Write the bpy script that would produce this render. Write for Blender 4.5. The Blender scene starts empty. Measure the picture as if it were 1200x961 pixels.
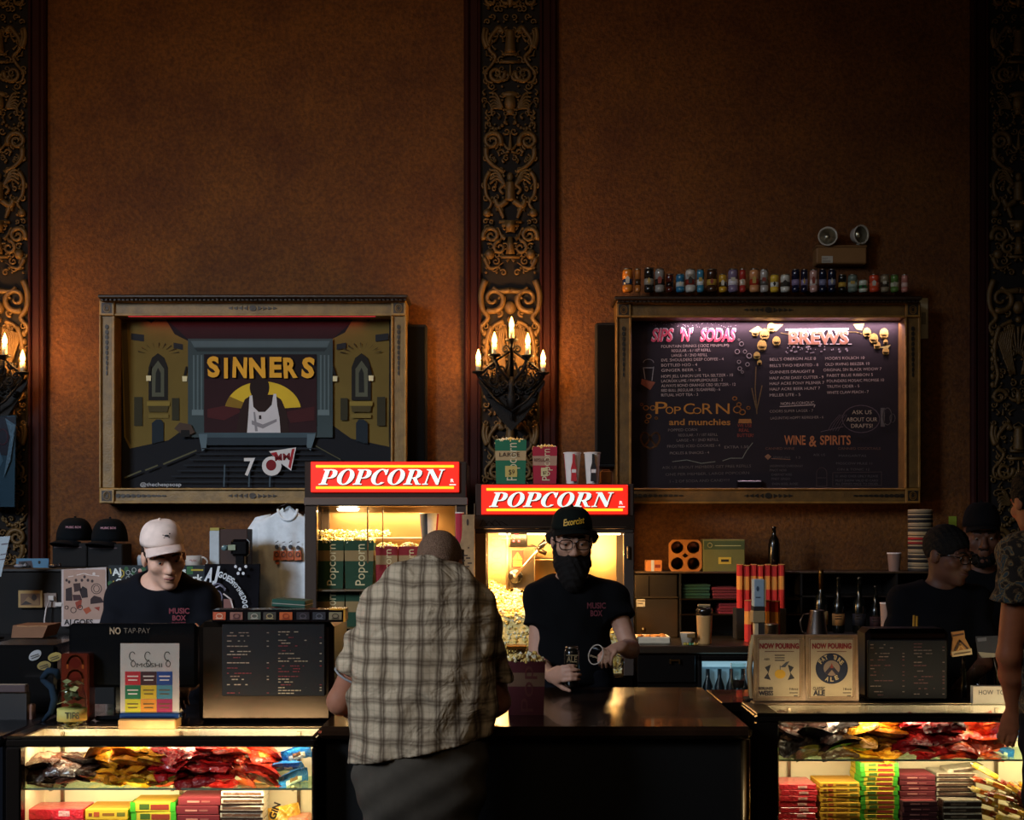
import bpy, bmesh, math, random
import numpy as np
from mathutils import Vector, Matrix
from mathutils.geometry import tessellate_polygon
R = random.Random(7)
C = bpy.context.scene.collection
PI = math.pi
# photograph frame: focal length in pixels, principal column, horizon row, eye height
F, HX, HY, EYE = 1520., 600., 620., 1.66
def X(px, D): return (px-HX)*D/F
def Z(py, D): return EYE-(py-HY)*D/F
def P(px, py, D): return Vector((X(px, D), D, Z(py, D)))
def lin(h):
    h = h.lstrip('#'); out = []
    for i in (0, 2, 4):
        c = int(h[i:i+2], 16)/255
        out.append(c/12.92 if c <= .04045 else ((c+.055)/1.055)**2.4)
    return out
ORG = {}
# ---------------------------------------------------------------- materials
MATS = {}
def mk(name, rough=.6, metal=0., bump=0., bscale=60., var=0., vscale=8., spec=.5, emit=0., sss=0., coat=0., aniso=None, detail=4):
    m = bpy.data.materials.new(name); m.use_nodes = True
    nt = m.node_tree; N = nt.nodes; L = nt.links
    b = N['Principled BSDF']
    at = N.new('ShaderNodeAttribute'); at.attribute_name = 'Col'
    col = at.outputs['Color']
    tc = N.new('ShaderNodeTexCoord')
    if var:
        no = N.new('ShaderNodeTexNoise'); no.inputs['Scale'].default_value = vscale; no.inputs['Detail'].default_value = 5
        L.new(tc.outputs['Object'], no.inputs['Vector'])
        mr = N.new('ShaderNodeMapRange'); mr.inputs['From Min'].default_value = .3; mr.inputs['From Max'].default_value = .7
        mr.inputs['To Min'].default_value = 1-var; mr.inputs['To Max'].default_value = 1+var*.6
        L.new(no.outputs['Fac'], mr.inputs['Value'])
        mx = N.new('ShaderNodeVectorMath'); mx.operation = 'SCALE'
        L.new(col, mx.inputs[0]); L.new(mr.outputs[0], mx.inputs['Scale']); col = mx.outputs[0]
    L.new(col, b.inputs['Base Color'])
    b.inputs['Roughness'].default_value = rough; b.inputs['Metallic'].default_value = metal
    b.inputs['Specular IOR Level'].default_value = spec
    if coat: b.inputs['Coat Weight'].default_value = coat
    if sss:
        b.inputs['Subsurface Weight'].default_value = sss; b.inputs['Subsurface Radius'].default_value = (.01, .004, .002)
    if bump:
        n2 = N.new('ShaderNodeTexNoise'); n2.inputs['Scale'].default_value = bscale; n2.inputs['Detail'].default_value = detail
        v = tc.outputs['Object']
        if aniso:
            mp = N.new('ShaderNodeMapping'); mp.inputs['Scale'].default_value = aniso; L.new(v, mp.inputs['Vector']); v = mp.outputs[0]
        L.new(v, n2.inputs['Vector'])
        bp = N.new('ShaderNodeBump'); bp.inputs['Strength'].default_value = bump; bp.inputs['Distance'].default_value = .01
        L.new(n2.outputs['Fac'], bp.inputs['Height']); L.new(bp.outputs[0], b.inputs['Normal'])
    if emit:
        L.new(col, b.inputs['Emission Color']); b.inputs['Emission Strength'].default_value = emit
    MATS[name] = m
    return m
mk('paint', .55, var=.08); mk('matte', .9, bump=.1, bscale=200, var=.08); mk('gloss', .2, coat=.3)
mk('chalk', .95, var=.25, vscale=90)
mk('metal', .3, 1.); mk('steel', .32, 1., bump=.06, bscale=30, aniso=(1, 1, 40), var=.12, vscale=5)
mk('cloth', .95, bump=.25, bscale=500, var=.1, vscale=30, spec=.15)
mk('skin', .55, bump=.08, bscale=250, sss=.06, spec=.35, var=.06, vscale=40)
mk('hair', .75, bump=.7, bscale=220, var=.35, vscale=160, spec=.25)
mk('foil', .28, 0., bump=.9, bscale=65, coat=.5, var=.15, vscale=40)
mk('paper', .75, var=.06, vscale=30); mk('popcorn', .8, bump=.4, bscale=300, var=.12, vscale=60)
mk('wood', .42, bump=.15, bscale=40, aniso=(1, 8, 8), var=.35, vscale=14)
mk('counterwood', .22, bump=.05, bscale=60, aniso=(1, 10, 10), var=.3, vscale=9, coat=.25)
mk('frame', .5, bump=.25, bscale=70, var=.3, vscale=18)
mk('gilt', .55, .25, bump=.3, bscale=80, var=.35, vscale=12)
mk('redwood', .7, bump=.1, bscale=40, aniso=(8, 8, 1), var=.2, vscale=10, spec=.2); mk('iron', .6, .5, bump=.3, bscale=120)
mk('wax', .5, sss=.3)
mk('sign', .35, emit=.9); mk('flame', .3, emit=30.); mk('lamp', .4, emit=6.); mk('glow', .4, emit=1.6); mk('screen', .3, emit=.10)
def plaster():
    m = bpy.data.materials.new('plaster'); m.use_nodes = True
    nt = m.node_tree; N = nt.nodes; L = nt.links; b = N['Principled BSDF']
    tc = N.new('ShaderNodeTexCoord')
    a = N.new('ShaderNodeTexNoise'); a.inputs['Scale'].default_value = 2.2; a.inputs['Detail'].default_value = 8; a.inputs['Roughness'].default_value = .65
    L.new(tc.outputs['Object'], a.inputs['Vector'])
    f = N.new('ShaderNodeTexNoise'); f.inputs['Scale'].default_value = 38; f.inputs['Detail'].default_value = 6; f.inputs['Roughness'].default_value = .7
    L.new(tc.outputs['Object'], f.inputs['Vector'])
    r = N.new('ShaderNodeValToRGB')
    r.color_ramp.elements[0].position = .3; r.color_ramp.elements[0].color = (*lin('#5e3414'), 1)
    r.color_ramp.elements[1].position = .72; r.color_ramp.elements[1].color = (*lin('#80501c'), 1)
    L.new(a.outputs['Fac'], r.inputs['Fac'])
    r2 = N.new('ShaderNodeValToRGB')
    r2.color_ramp.elements[0].position = .35; r2.color_ramp.elements[0].color = (.55, .5, .45, 1)
    r2.color_ramp.elements[1].position = .68; r2.color_ramp.elements[1].color = (1.25, 1.2, 1.05, 1)
    L.new(f.outputs['Fac'], r2.inputs['Fac'])
    mx = N.new('ShaderNodeMix'); mx.data_type = 'RGBA'; mx.blend_type = 'MULTIPLY'; mx.inputs[0].default_value = 1
    L.new(r.outputs[0], mx.inputs[6]); L.new(r2.outputs[0], mx.inputs[7]); L.new(mx.outputs[2], b.inputs['Base Color'])
    b.inputs['Roughness'].default_value = .62; b.inputs['Specular IOR Level'].default_value = .35
    bp = N.new('ShaderNodeBump'); bp.inputs['Strength'].default_value = .9; bp.inputs['Distance'].default_value = .012
    L.new(f.outputs['Fac'], bp.inputs['Height']); L.new(bp.outputs[0], b.inputs['Normal'])
    MATS['plaster'] = m
plaster()
def glass(name, tint='#ffffff', refl=1., rough=.02):
    m = bpy.data.materials.new(name); m.use_nodes = True
    nt = m.node_tree; N = nt.nodes; L = nt.links
    for n in list(N):
        if n.type != 'OUTPUT_MATERIAL': N.remove(n)
    out = [n for n in N if n.type == 'OUTPUT_MATERIAL'][0]
    t = N.new('ShaderNodeBsdfTransparent'); t.inputs[0].default_value = (*lin(tint), 1)
    g = N.new('ShaderNodeBsdfGlossy'); g.inputs['Roughness'].default_value = rough
    fr = N.new('ShaderNodeFresnel'); fr.inputs[0].default_value = 1.35; ge = N.new('ShaderNodeNewGeometry'); iv = N.new('ShaderNodeMath'); iv.operation = 'SUBTRACT'; iv.inputs[0].default_value = 1; L.new(ge.outputs['Backfacing'], iv.inputs[1])
    mu = N.new('ShaderNodeMath'); mu.operation = 'MULTIPLY'; mu.inputs[1].default_value = refl; L.new(fr.outputs[0], mu.inputs[0])
    m2 = N.new('ShaderNodeMath'); m2.operation = 'MULTIPLY'; L.new(mu.outputs[0], m2.inputs[0]); L.new(iv.outputs[0], m2.inputs[1]); mu = m2
    mx = N.new('ShaderNodeMixShader'); L.new(mu.outputs[0], mx.inputs[0]); L.new(t.outputs[0], mx.inputs[1]); L.new(g.outputs[0], mx.inputs[2])
    L.new(mx.outputs[0], out.inputs[0]); MATS[name] = m
glass('glass', '#fbfbf8'); glass('greenglass', '#d4ece0'); glass('jarglass', '#f2f6f4', 1.1, .04); glass('pintglass', '#f0eee8', 2.6, .05); glass('plastic_film', '#dfe8ee', .7, .15)
glass('amberglass', '#8a4a1c', 1.4, .05)
def plaid():
    m = bpy.data.materials.new('plaid'); m.use_nodes = True
    nt = m.node_tree; N = nt.nodes; L = nt.links; b = N['Principled BSDF']
    tc = N.new('ShaderNodeTexCoord')
    no = N.new('ShaderNodeTexNoise'); no.inputs['Scale'].default_value = 7; L.new(tc.outputs['Object'], no.inputs['Vector'])
    sub = N.new('ShaderNodeVectorMath'); sub.operation = 'MULTIPLY_ADD'; sub.inputs[1].default_value = (.03, .03, .03)
    L.new(no.outputs['Color'], sub.inputs[0]); L.new(tc.outputs['Object'], sub.inputs[2])
    sp = N.new('ShaderNodeSeparateXYZ'); L.new(sub.outputs[0], sp.inputs[0])
    def M2(op, a, bb=None, cc=None):
        n = N.new('ShaderNodeMath'); n.operation = op
        for i, v in enumerate((a, bb, cc)):
            if v is None: continue
            if isinstance(v, (int, float)): n.inputs[i].default_value = v
            else: L.new(v, n.inputs[i])
        return n.outputs[0]
    def lines(s, per):
        t = M2('FRACT', M2('DIVIDE', s, per))
        def ln(c, w):
            d = M2('ABSOLUTE', M2('SUBTRACT', t, c))
            mr = N.new('ShaderNodeMapRange'); mr.interpolation_type = 'SMOOTHSTEP'
            mr.inputs['From Min'].default_value = w*.5; mr.inputs['From Max'].default_value = w
            mr.inputs['To Min'].default_value = 1; mr.inputs['To Max'].default_value = 0
            L.new(d, mr.inputs['Value']); return mr.outputs[0]
        a = M2('MAXIMUM', ln(.30, .055), ln(.46, .055))
        wide = M2('MULTIPLY', ln(.38, .26), .5)
        thin = M2('MULTIPLY', ln(.88, .05), .14)
        return M2('MAXIMUM', M2('MAXIMUM', M2('MULTIPLY', a, .75), wide), thin)
    v = lines(sp.outputs[0], .061); hh = lines(sp.outputs[2], .064)
    both = M2('SUBTRACT', 1.0, M2('MULTIPLY', M2('SUBTRACT', 1.0, v), M2('SUBTRACT', 1.0, M2('MULTIPLY', hh, .8))))
    mx = N.new('ShaderNodeMix'); mx.data_type = 'RGBA'
    mx.inputs[6].default_value = (*lin('#dac3a3'), 1); mx.inputs[7].default_value = (*lin('#443022'), 1)
    L.new(both, mx.inputs[0]); L.new(mx.outputs[2], b.inputs['Base Color'])
    b.inputs['Roughness'].default_value = .9; b.inputs['Specular IOR Level'].default_value = .2
    n2 = N.new('ShaderNodeTexNoise'); n2.inputs['Scale'].default_value = 11; n2.inputs['Detail'].default_value = 3.5; n2.inputs['Distortion'].default_value = .6; L.new(tc.outputs['Object'], n2.inputs['Vector'])
    bp = N.new('ShaderNodeBump'); bp.inputs['Strength'].default_value = .9; bp.inputs['Distance'].default_value = .03
    L.new(n2.outputs['Fac'], bp.inputs['Height']); L.new(bp.outputs[0], b.inputs['Normal'])
    MATS['plaid'] = m
plaid()
def camo():
    m = bpy.data.materials.new('leafprint'); m.use_nodes = True
    nt = m.node_tree; N = nt.nodes; L = nt.links; b = N['Principled BSDF']
    tc = N.new('ShaderNodeTexCoord')
    vo = N.new('ShaderNodeTexNoise'); vo.inputs['Scale'].default_value = 22; vo.inputs['Detail'].default_value = 2; vo.inputs['Distortion'].default_value = 1.5
    L.new(tc.outputs['Object'], vo.inputs['Vector'])
    r = N.new('ShaderNodeValToRGB'); r.color_ramp.interpolation = 'CONSTANT'
    e = r.color_ramp.elements; e[0].color = (*lin('#2a2420'), 1); e[1].position = .45; e[1].color = (*lin('#5a4632'), 1)
    for p, c in ((.52, '#8a7550'), (.58, '#3a4a52'), (.66, '#6a5a40')):
        q = e.new(p); q.color = (*lin(c), 1)
    L.new(vo.outputs['Fac'], r.inputs['Fac']); L.new(r.outputs[0], b.inputs['Base Color']); b.inputs['Roughness'].default_value = .9
    MATS['leafprint'] = m
camo()
# ---------------------------------------------------------------- mesh builder
_txt = {}
def text_geo(s, bold=0., shear=0.):
    k = (s, bold, shear)
    if k in _txt: return _txt[k]
    cu = bpy.data.curves.new('t', 'FONT'); cu.body = s; cu.size = 1; cu.shear = shear; cu.offset = bold; cu.resolution_u = 3
    ob = bpy.data.objects.new('t', cu); C.objects.link(ob)
    dg = bpy.context.evaluated_depsgraph_get()
    me = bpy.data.meshes.new_from_object(ob.evaluated_get(dg))
    v = [(p.co.x, p.co.y) for p in me.vertices]; f = [tuple(p.vertices) for p in me.polygons]
    bpy.data.objects.remove(ob); bpy.data.curves.remove(cu); bpy.data.meshes.remove(me)
    if v:
        x0 = min(a for a, b in v); x1 = max(a for a, b in v)
    else: x0 = x1 = 0
    _txt[k] = (v, f, x0, x1)
    return _txt[k]
class MB:
    def __init__(s, c='#888888'):
        s.v = []; s.f = []; s.fc = []; s.sm = []; s.c = c; s.M = None
    def add(s, vs, fs, smooth=False):
        o = len(s.v); col = lin(s.c)
        if s.M is not None: vs = [s.M @ Vector(p) for p in vs]
        s.v += [tuple(p) for p in vs]
        s.f += [tuple(i+o for i in f) for f in fs]
        s.fc += [col]*len(fs); s.sm += [smooth]*len(fs); return s
    def box(s, x0, x1, y0, y1, z0, z1, b=0.):
        if x0 > x1: x0, x1 = x1, x0
        if y0 > y1: y0, y1 = y1, y0
        if z0 > z1: z0, z1 = z1, z0
        b = min(b, .45*min(x1-x0, y1-y0, z1-z0))
        if b <= 0:
            return s.add([(x0, y0, z0), (x1, y0, z0), (x1, y1, z0), (x0, y1, z0), (x0, y0, z1), (x1, y0, z1), (x1, y1, z1), (x0, y1, z1)],
                         [(0, 3, 2, 1), (4, 5, 6, 7), (0, 1, 5, 4), (1, 2, 6, 5), (2, 3, 7, 6), (3, 0, 4, 7)])
        bm = bmesh.new()
        for X_, sx in ((x0, 1), (x1, -1)):
            for Y_, sy in ((y0, 1), (y1, -1)):
                for Z_, sz in ((z0, 1), (z1, -1)):
                    bm.verts.new((X_+sx*b, Y_+sy*b, Z_)); bm.verts.new((X_+sx*b, Y_, Z_+sz*b)); bm.verts.new((X_, Y_+sy*b, Z_+sz*b))
        bmesh.ops.convex_hull(bm, input=bm.verts[:]); bmesh.ops.dissolve_limit(bm, angle_limit=.02, verts=bm.verts[:], edges=bm.edges[:])
        bm.verts.index_update()
        s.add([v.co.copy() for v in bm.verts], [tuple(v.index for v in f.verts) for f in bm.faces]); bm.free(); return s
    def pbox(s, a, b, t, u, D0, D1, bv=0.):
        return s.box(X(a, D0), X(b, D0), D0, D1, Z(u, D0), Z(t, D0), bv)
    def tube(s, pts, r, n=8, cap=True):
        pts = [Vector(p) for p in pts]; m = len(pts)
        rs = [r]*m if isinstance(r, (int, float)) else list(r)
        vs = []; fs = []; up = None
        for i, p in enumerate(pts):
            t = (pts[min(i+1, m-1)]-pts[max(i-1, 0)])
            t = t.normalized() if t.length > 1e-9 else Vector((0, 0, 1))
            if up is None:
                up = Vector((0, 0, 1)) if abs(t.z) < .9 else Vector((1, 0, 0))
            sd = t.cross(up)
            if sd.length < 1e-6: sd = t.cross(Vector((1, 0, 0)))
            sd.normalize(); up = sd.cross(t).normalized()
            for k in range(n):
                a = 2*PI*k/n; vs.append(p+(sd*math.cos(a)+up*math.sin(a))*rs[i])
        for i in range(m-1):
            for k in range(n):
                fs.append((i*n+k, i*n+(k+1) % n, (i+1)*n+(k+1) % n, (i+1)*n+k))
        if cap: fs += [tuple(range(n-1, -1, -1)), tuple(range((m-1)*n, m*n))]
        return s.add(vs, fs, True)
    def lathe(s, prof, c=(0, 0, 0), n=24, d=(0, 0, 1), smooth=True):
        c = Vector(c); q = Vector((0, 0, 1)).rotation_difference(Vector(d)); vs = []; fs = []
        for r, z in prof:
            for k in range(n):
                a = 2*PI*k/n; vs.append(c+q @ Vector((r*math.cos(a), r*math.sin(a), z)))
        m = len(prof)
        for i in range(m-1):
            for k in range(n): fs.append((i*n+k, i*n+(k+1) % n, (i+1)*n+(k+1) % n, (i+1)*n+k))
        if prof[0][0] > 1e-5: fs.append(tuple(range(n-1, -1, -1)))
        if prof[-1][0] > 1e-5: fs.append(tuple(range((m-1)*n, m*n)))
        return s.add(vs, fs, smooth)
    def ball(s, c, r, n=12, m=8):
        if isinstance(r, (int, float)): r = (r, r, r)
        c = Vector(c); vs = [c+Vector((0, 0, -r[2]))]; fs = []
        for i in range(1, m):
            p = -PI/2+PI*i/m
            for k in range(n):
                a = 2*PI*k/n; vs.append(c+Vector((r[0]*math.cos(p)*math.cos(a), r[1]*math.cos(p)*math.sin(a), r[2]*math.sin(p))))
        vs.append(c+Vector((0, 0, r[2]))); last = len(vs)-1
        for k in range(n): fs.append((0, 1+(k+1) % n, 1+k))
        for i in range(m-2):
            for k in range(n):
                a = 1+i*n+k; b = 1+i*n+(k+1) % n; fs.append((a, b, b+n, a+n))
        for k in range(n): fs.append((last, 1+(m-2)*n+k, 1+(m-2)*n+(k+1) % n))
        return s.add(vs, fs, True)
    def prism(s, outs, fn, th):
        # outs: outline and holes in 2D; fn(u, v, w) -> 3D; from w = 0 (front) to w = th
        flat = [p for o in outs for p in o]; tris = tessellate_polygon([[Vector((a, b, 0)) for a, b in o] for o in outs])
        n = len(flat); vs = [fn(a, b, 0) for a, b in flat]; fs = [tuple(t) for t in tris]
        if th:
            vs += [fn(a, b, th) for a, b in flat]; fs += [tuple(i+n for i in reversed(t)) for t in tris]; o = 0
            for ring in outs:
                k = len(ring)
                for i in range(k): fs.append((o+i, o+(i+1) % k, n+o+(i+1) % k, n+o+i))
                o += k
        return s.add(vs, fs)
    def ppoly(s, pts, D, th=.0015, holes=()):
        return s.prism([pts]+list(holes), lambda a, b, w: (X(a, D), D+w, Z(b, D)), th)
    def pell(s, cx, cy, rx, ry, D, th=.0015, n=20, a0=0, a1=360):
        pts = [(cx+rx*math.cos(math.radians(a0+(a1-a0)*i/n)), cy-ry*math.sin(math.radians(a0+(a1-a0)*i/n))) for i in range(n if a1-a0 >= 360 else n+1)]
        return s.ppoly(pts, D, th)
    def pline(s, pts, w, D, th=.0012):
        # flat ribbon along pixel points
        for (a, b), (c, d) in zip(pts[:-1], pts[1:]):
            l = math.hypot(c-a, d-b) or 1; nx, ny = -(d-b)/l*w/2, (c-a)/l*w/2
            ex, ey = (c-a)/l*w*.3, (d-b)/l*w*.3
            s.ppoly([(a+nx-ex, b+ny-ey), (c+nx+ex, d+ny+ey), (c-nx+ex, d-ny+ey), (a-nx-ex, b-ny-ey)], D, th)
        return s
    def ring(s, cx, cy, rx, ry, w, D, n=20, a0=0, a1=360):
        return s.pline([(cx+rx*math.cos(math.radians(a0+(a1-a0)*i/n)), cy-ry*math.sin(math.radians(a0+(a1-a0)*i/n))) for i in range(n+1)], w, D)
    def text(s, t, x, y, D, h, w=None, al='L', bold=0., shear=0., rot=0.):
        # pixel text: x anchor, y baseline, h cap height, w total width
        v, f, x0, x1 = text_geo(t, bold, shear)
        if not v: return s
        k = h/.73; kx = (w/(x1-x0)) if w else k
        W = (x1-x0)*kx; off = {'L': 0, 'C': -W/2, 'R': -W}[al]
        cr, sr = math.cos(math.radians(rot)), math.sin(math.radians(rot)); out = []
        for a, b in v:
            u = (a-x0)*kx+off; q = -b*k
            out.append((X(x+u*cr+q*sr, D), D, Z(y+q*cr-u*sr, D)))
        return s.add(out, f)
    def build(s, name, mat, parent=None, origin=None, smooth=None):
        me = bpy.data.meshes.new(name)
        if parent is not None: o0 = ORG[parent.name]
        elif origin is not None: o0 = Vector(origin)
        else:
            a = np.array(s.v); o0 = Vector(((a[:, 0].min()+a[:, 0].max())/2, (a[:, 1].min()+a[:, 1].max())/2, a[:, 2].min()))
        me.from_pydata([(p[0]-o0[0], p[1]-o0[1], p[2]-o0[2]) for p in s.v], [], s.f)
        at = me.attributes.new('Col', 'FLOAT_COLOR', 'FACE')
        at.data.foreach_set('color', np.array([(*c, 1.) for c in s.fc], dtype=np.float32).ravel())
        me.polygons.foreach_set('use_smooth', np.array(s.sm if smooth is None else [smooth]*len(s.f), dtype=bool))
        me.materials.append(MATS[mat]); me.update()
        ob = bpy.data.objects.new(name, me); C.objects.link(ob)
        if parent is not None: ob.parent = parent
        else: ob.location = o0
        ORG[ob.name] = Vector(o0)
        return ob
def thing(name, label, cat, loc, group=None):
    o = bpy.data.objects.new(name, None); C.objects.link(o); o.location = loc; o.empty_display_size = .05
    ORG[o.name] = Vector(loc); o['label'] = label; o['category'] = cat
    if group: o['group'] = group
    return o
def tag(o, label, cat, group=None, kind=None):
    o['label'] = label; o['category'] = cat
    if group: o['group'] = group
    if kind: o['kind'] = kind
    return o
def dup(o, loc=None, label=None, group=None, rot=None, parent=None):
    c = o.copy(); C.objects.link(c)
    if parent is not None: c.parent = parent
    if loc is not None: c.location = loc
    if rot is not None: c.rotation_euler = rot
    if label: c['label'] = label
    if group: c['group'] = group
    ORG[c.name] = Vector(loc) if loc is not None else ORG[o.name]
    for ch in o.children: dup(ch, parent=c)
    return c
def light(name, typ, loc, energy, color, size=.1, size_y=None, target=None, spread=None, spot=None, blend=.5, tilt=None):
    l = bpy.data.lights.new(name, typ); l.energy = energy; l.color = color
    if typ == 'AREA':
        l.size = size
        if size_y: l.shape = 'RECTANGLE'; l.size_y = size_y
        if spread: l.spread = math.radians(spread)
    else: l.shadow_soft_size = size
    if typ == 'SPOT': l.spot_size = math.radians(spot or 60); l.spot_blend = blend
    o = bpy.data.objects.new(name, l); C.objects.link(o); o.location = loc
    if target is not None: o.rotation_euler = (Vector(target)-Vector(loc)).to_track_quat('-Z', 'Y').to_euler()
    if tilt is not None: o.rotation_euler = (math.radians(tilt), 0, 0)
    return o
WARM = (1., .47, .13); SOFT = (1., .78, .5); COOL = (.55, .75, 1.)
# ================================================================ the setting
DW = 8.4
def struct(o, label=None):
    o['kind'] = 'structure'
    if label: o['label'] = label
    return o
struct(MB('#241812').box(-6.5, 6.5, -1.5, 8.6, -.1, 0).build('floor', 'matte'), 'dark lobby floor')
struct(MB('#4d3115').box(-6.5, 6.5, DW, DW+.2, 0, 6.4).build('wall_back', 'plaster'), 'brown textured plaster wall behind the snack bar')
# carved pilasters ------------------------------------------------
def spiral(cx, cz, r0, turns, a0, sgn, n=26, shrink=.15):
    pts = []
    for i in range(n+1):
        t = i/n; r = r0*(1-(1-shrink)*t); a = math.radians(a0)+sgn*2*PI*turns*t
        pts.append((cx+r*math.cos(a), cz+r*math.sin(a)))
    return pts
def smooth(p):
    if len(p) < 3 or len(p) > 12: return p
    q = [p[0]]+list(p)+[p[-1]]; out = []
    for i in range(1, len(q)-2):
        for t in (0, .25, .5, .75):
            out.append(tuple(.5*(2*q[i][c]+(q[i+1][c]-q[i-1][c])*t+(2*q[i-1][c]-5*q[i][c]+4*q[i+1][c]-q[i+2][c])*t*t+(3*q[i][c]-q[i-1][c]-3*q[i+1][c]+q[i+2][c])*t**3) for c in (0, 1)))
    return out+[tuple(p[-1])]
def relief():
    m = MB('#644a24'); y = -.05
    K = DW/F                            # metres per photograph pixel at the wall
    def Zp(py): return EYE-(py-HY)*K
    def T(pts, r0, r1, mirror=True, yy=y):
        pts = smooth(pts); n = len(pts); rs = [r0+(r1-r0)*i/(n-1) for i in range(n)]
        for sg in ((1, -1) if mirror else (1,)):
            m.tube([(sg*a*K, yy, Zp(b)) for a, b in pts], [r*K for r in rs], 6)
    def B(a, b, rx, rz, ry=None, mirror=True):
        for sg in ((1, -1) if mirror and abs(a) > .1 else (1,)):
            m.ball((sg*a*K, y, Zp(b)), (rx*K, (ry or min(rx, rz))*K*.8, rz*K), 10, 6)
    def leaf(a, b, ang, ln, w, mirror=True):
        ca, sa = math.cos(math.radians(ang)), math.sin(math.radians(ang))
        T([(a+ca*ln*t, b-sa*ln*t+3*math.sin(t*3)) for t in (0, .25, .5, .75, 1)], w, w*.2, mirror)
    def sp(cx, cy, r, turns, a0, sg, w0=3, w1=1.2, mirror=True):
        T([(a, b) for a, b in spiral(cx, cy, r, turns, a0, sg)], w0, w1, mirror)
    def motif(o, flip):
        # o: row of the motif's top; about 200 rows tall
        B(0, o+4, 4, 9); leaf(3, o+8, 40, 14, 3); sp(22, o+4, 9, 1.4, 180, 1)
        # birds facing a vase
        T([(8, o+42), (13, o+36), (18, o+41), (24, o+50), (24, o+62), (17, o+70), (22, o+80), (29, o+88), (27, o+98), (20, o+100)], 3.2, 1.4)
        T([(30, o+36), (31, o+48), (27, o+60)], 2.2, 4); T([(26, o+38), (28, o+48), (25, o+58)], 1.6, 3.5); B(11, o+40, 4, 3.5)
        T([(0, o+40), (0, o+52), (0, o+66)], 5, 7.5, False); m_ring(o+67, 10); m_ring(o+40, 8); m_ring(o+76, 12)
        sp(16, o+90, 10, 1.5, 200, -1); sp(6, o+92, 6, 1.2, 0, 1, 2.2, 1); leaf(0, o+92, 90, 14, 3, False)
        # mask between wings
        B(0, o+124, 7, 10, 6); B(0, o+114, 10, 4); B(3, o+122, 1.4, 1.2); B(0, o+127, 1.6, 3); B(0, o+134, 5, 4)
        for k in range(6):
            T([(9, o+130), (16+k*.8, o+114+k*3.2), (25-k*.6, o+112+k*5.2)], 2, 1.2)
        for k in range(7): B(6+k*3.4, o+146+8*math.sin(k*.5), 2.2, 2.2)
        for k in range(4): B(28, o+135+k*6, 1.9, 1.9)
        # double scroll and lily
        sp(21, o+168, 11, 1.7, 150, 1, 3.6, 1.2); T([(28, o+176), (27, o+188), (18, o+198), (8, o+203)], 3.6, 2)
        leaf(0, o+178, 90, 22, 3.4, False); leaf(1, o+178, 55, 15, 2.6); leaf(2, o+180, 20, 9, 2)
        # winged seated figure
        B(0, o+210, 4, 5.5); T([(0, o+216), (0, o+226), (0, o+238)], 5.5, 7, False); T([(4, o+238), (14, o+244), (17, o+236)], 4, 3)
        T([(15, o+240), (10, o+252), (8, o+258)], 3, 2); T([(5, o+218), (12, o+224), (8, o+230)], 2.4, 1.8)
        for k in range(4): T([(6, o+220), (15, o+212-k*3), (24, o+218-k*5)], 2.6, 1.2)
        T([(24, o+204), (29, o+214), (28, o+230), (22, o+240), (28, o+250)], 3, 1.6); B(27, o+252, 5, 5); B(27, o+252, 2, 2)
        m_ring(o+262, 13); m_ring(o+266, 10); T([(0, o+262), (0, o+274)], 8, 5, False)
        # lower volutes
        sp(22, o+278, 10, 1.5, 30, -1, 3.4, 1.2); leaf(6, o+282, 60, 16, 3); sp(12, o+292, 8, 1.3, 270, 1, 2.6, 1)
        T([(0, o+280), (0, o+300)], 3, 6, False); m_ring(o+303, 11); B(24, o+300, 6, 6); T([(30, o+304), (24, o+316), (14, o+314)], 3, 1.5)
    def fill(o, h, seed):
        rr = random.Random(seed)
        for k in range(int(h/7.5)):
            b = o+k*7.5+rr.uniform(-2, 2)
            for a in (rr.uniform(4, 12), rr.uniform(14, 22), rr.uniform(23, 30)):
                q = rr.random()
                if q < .45: sp(a, b, rr.uniform(2.8, 4.6), 1.2, rr.uniform(0, 360), rr.choice((1, -1)), 1.3, .6, True)
                elif q < .8: T([(a, b), (a+rr.uniform(-3, 3), b-3), (a+rr.uniform(-6, 6), b-7)], 1.9, .4, True, -.05)
                else: B(a, b, 1.5, 1.5)
    def m_ring(b, w):
        m.tube([(-w*K, y, Zp(b)), (w*K, y, Zp(b))], 2*K, 6)
    fill(-330, 660, 4); fill(384, 800, 9); motif(-330, 0); motif(0, 0)
    # cartouche behind the candles
    sp(20, 352, 15, 1.3, 60, 1, 4, 1.6); T([(29, 330), (34, 345), (33, 362), (26, 374), (34, 384), (31, 392)], 4.2, 2.2)
    T([(0, 342), (14, 343), (20, 338)], 4, 2); B(0, 362, 7, 8, 6); B(3, 360, 1.5, 1.5); B(0, 366, 2, 3); B(0, 376, 4, 4)
    T([(22, 384), (27, 400), (28, 420), (24, 440), (28, 455)], 3.2, 2.2); T([(8, 378), (20, 384), (24, 398)], 3, 1.6)
    for k in range(8): T([(4+k*.8, 440), (9+k*2.2, 408-k*1.5), (6+k*2.4, 384+k*1.2)], 1.3, 1.8)
    for k in range(7): B(30, 392+k*10, 3, 4)
    m.prism([[(27*math.cos(a*PI/20), 391+48*math.sin(a*PI/20)*(1 if math.sin(a*PI/20) < 0 else .95)) for a in range(40)]], lambda a, b, w: (a*K, y+.016+w, Zp(b)), .03)
    for k in range(11): a = math.radians(20+k*14); T([(6*math.cos(a), 424-8*math.sin(a)), (16*math.cos(a), 424-26*math.sin(a)), (22*math.cos(a), 424-40*math.sin(a))], 1, 2, False, y+.004)
    for k in range(5): sp(9+4*(k % 2), 352+k*16, 4.5, 1.3, k*70, 1 if k % 2 else -1, 1.6, .7)
    # below the candles
    motif(462, 0); motif(790, 0)
    return m
rel_mesh = None
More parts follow.
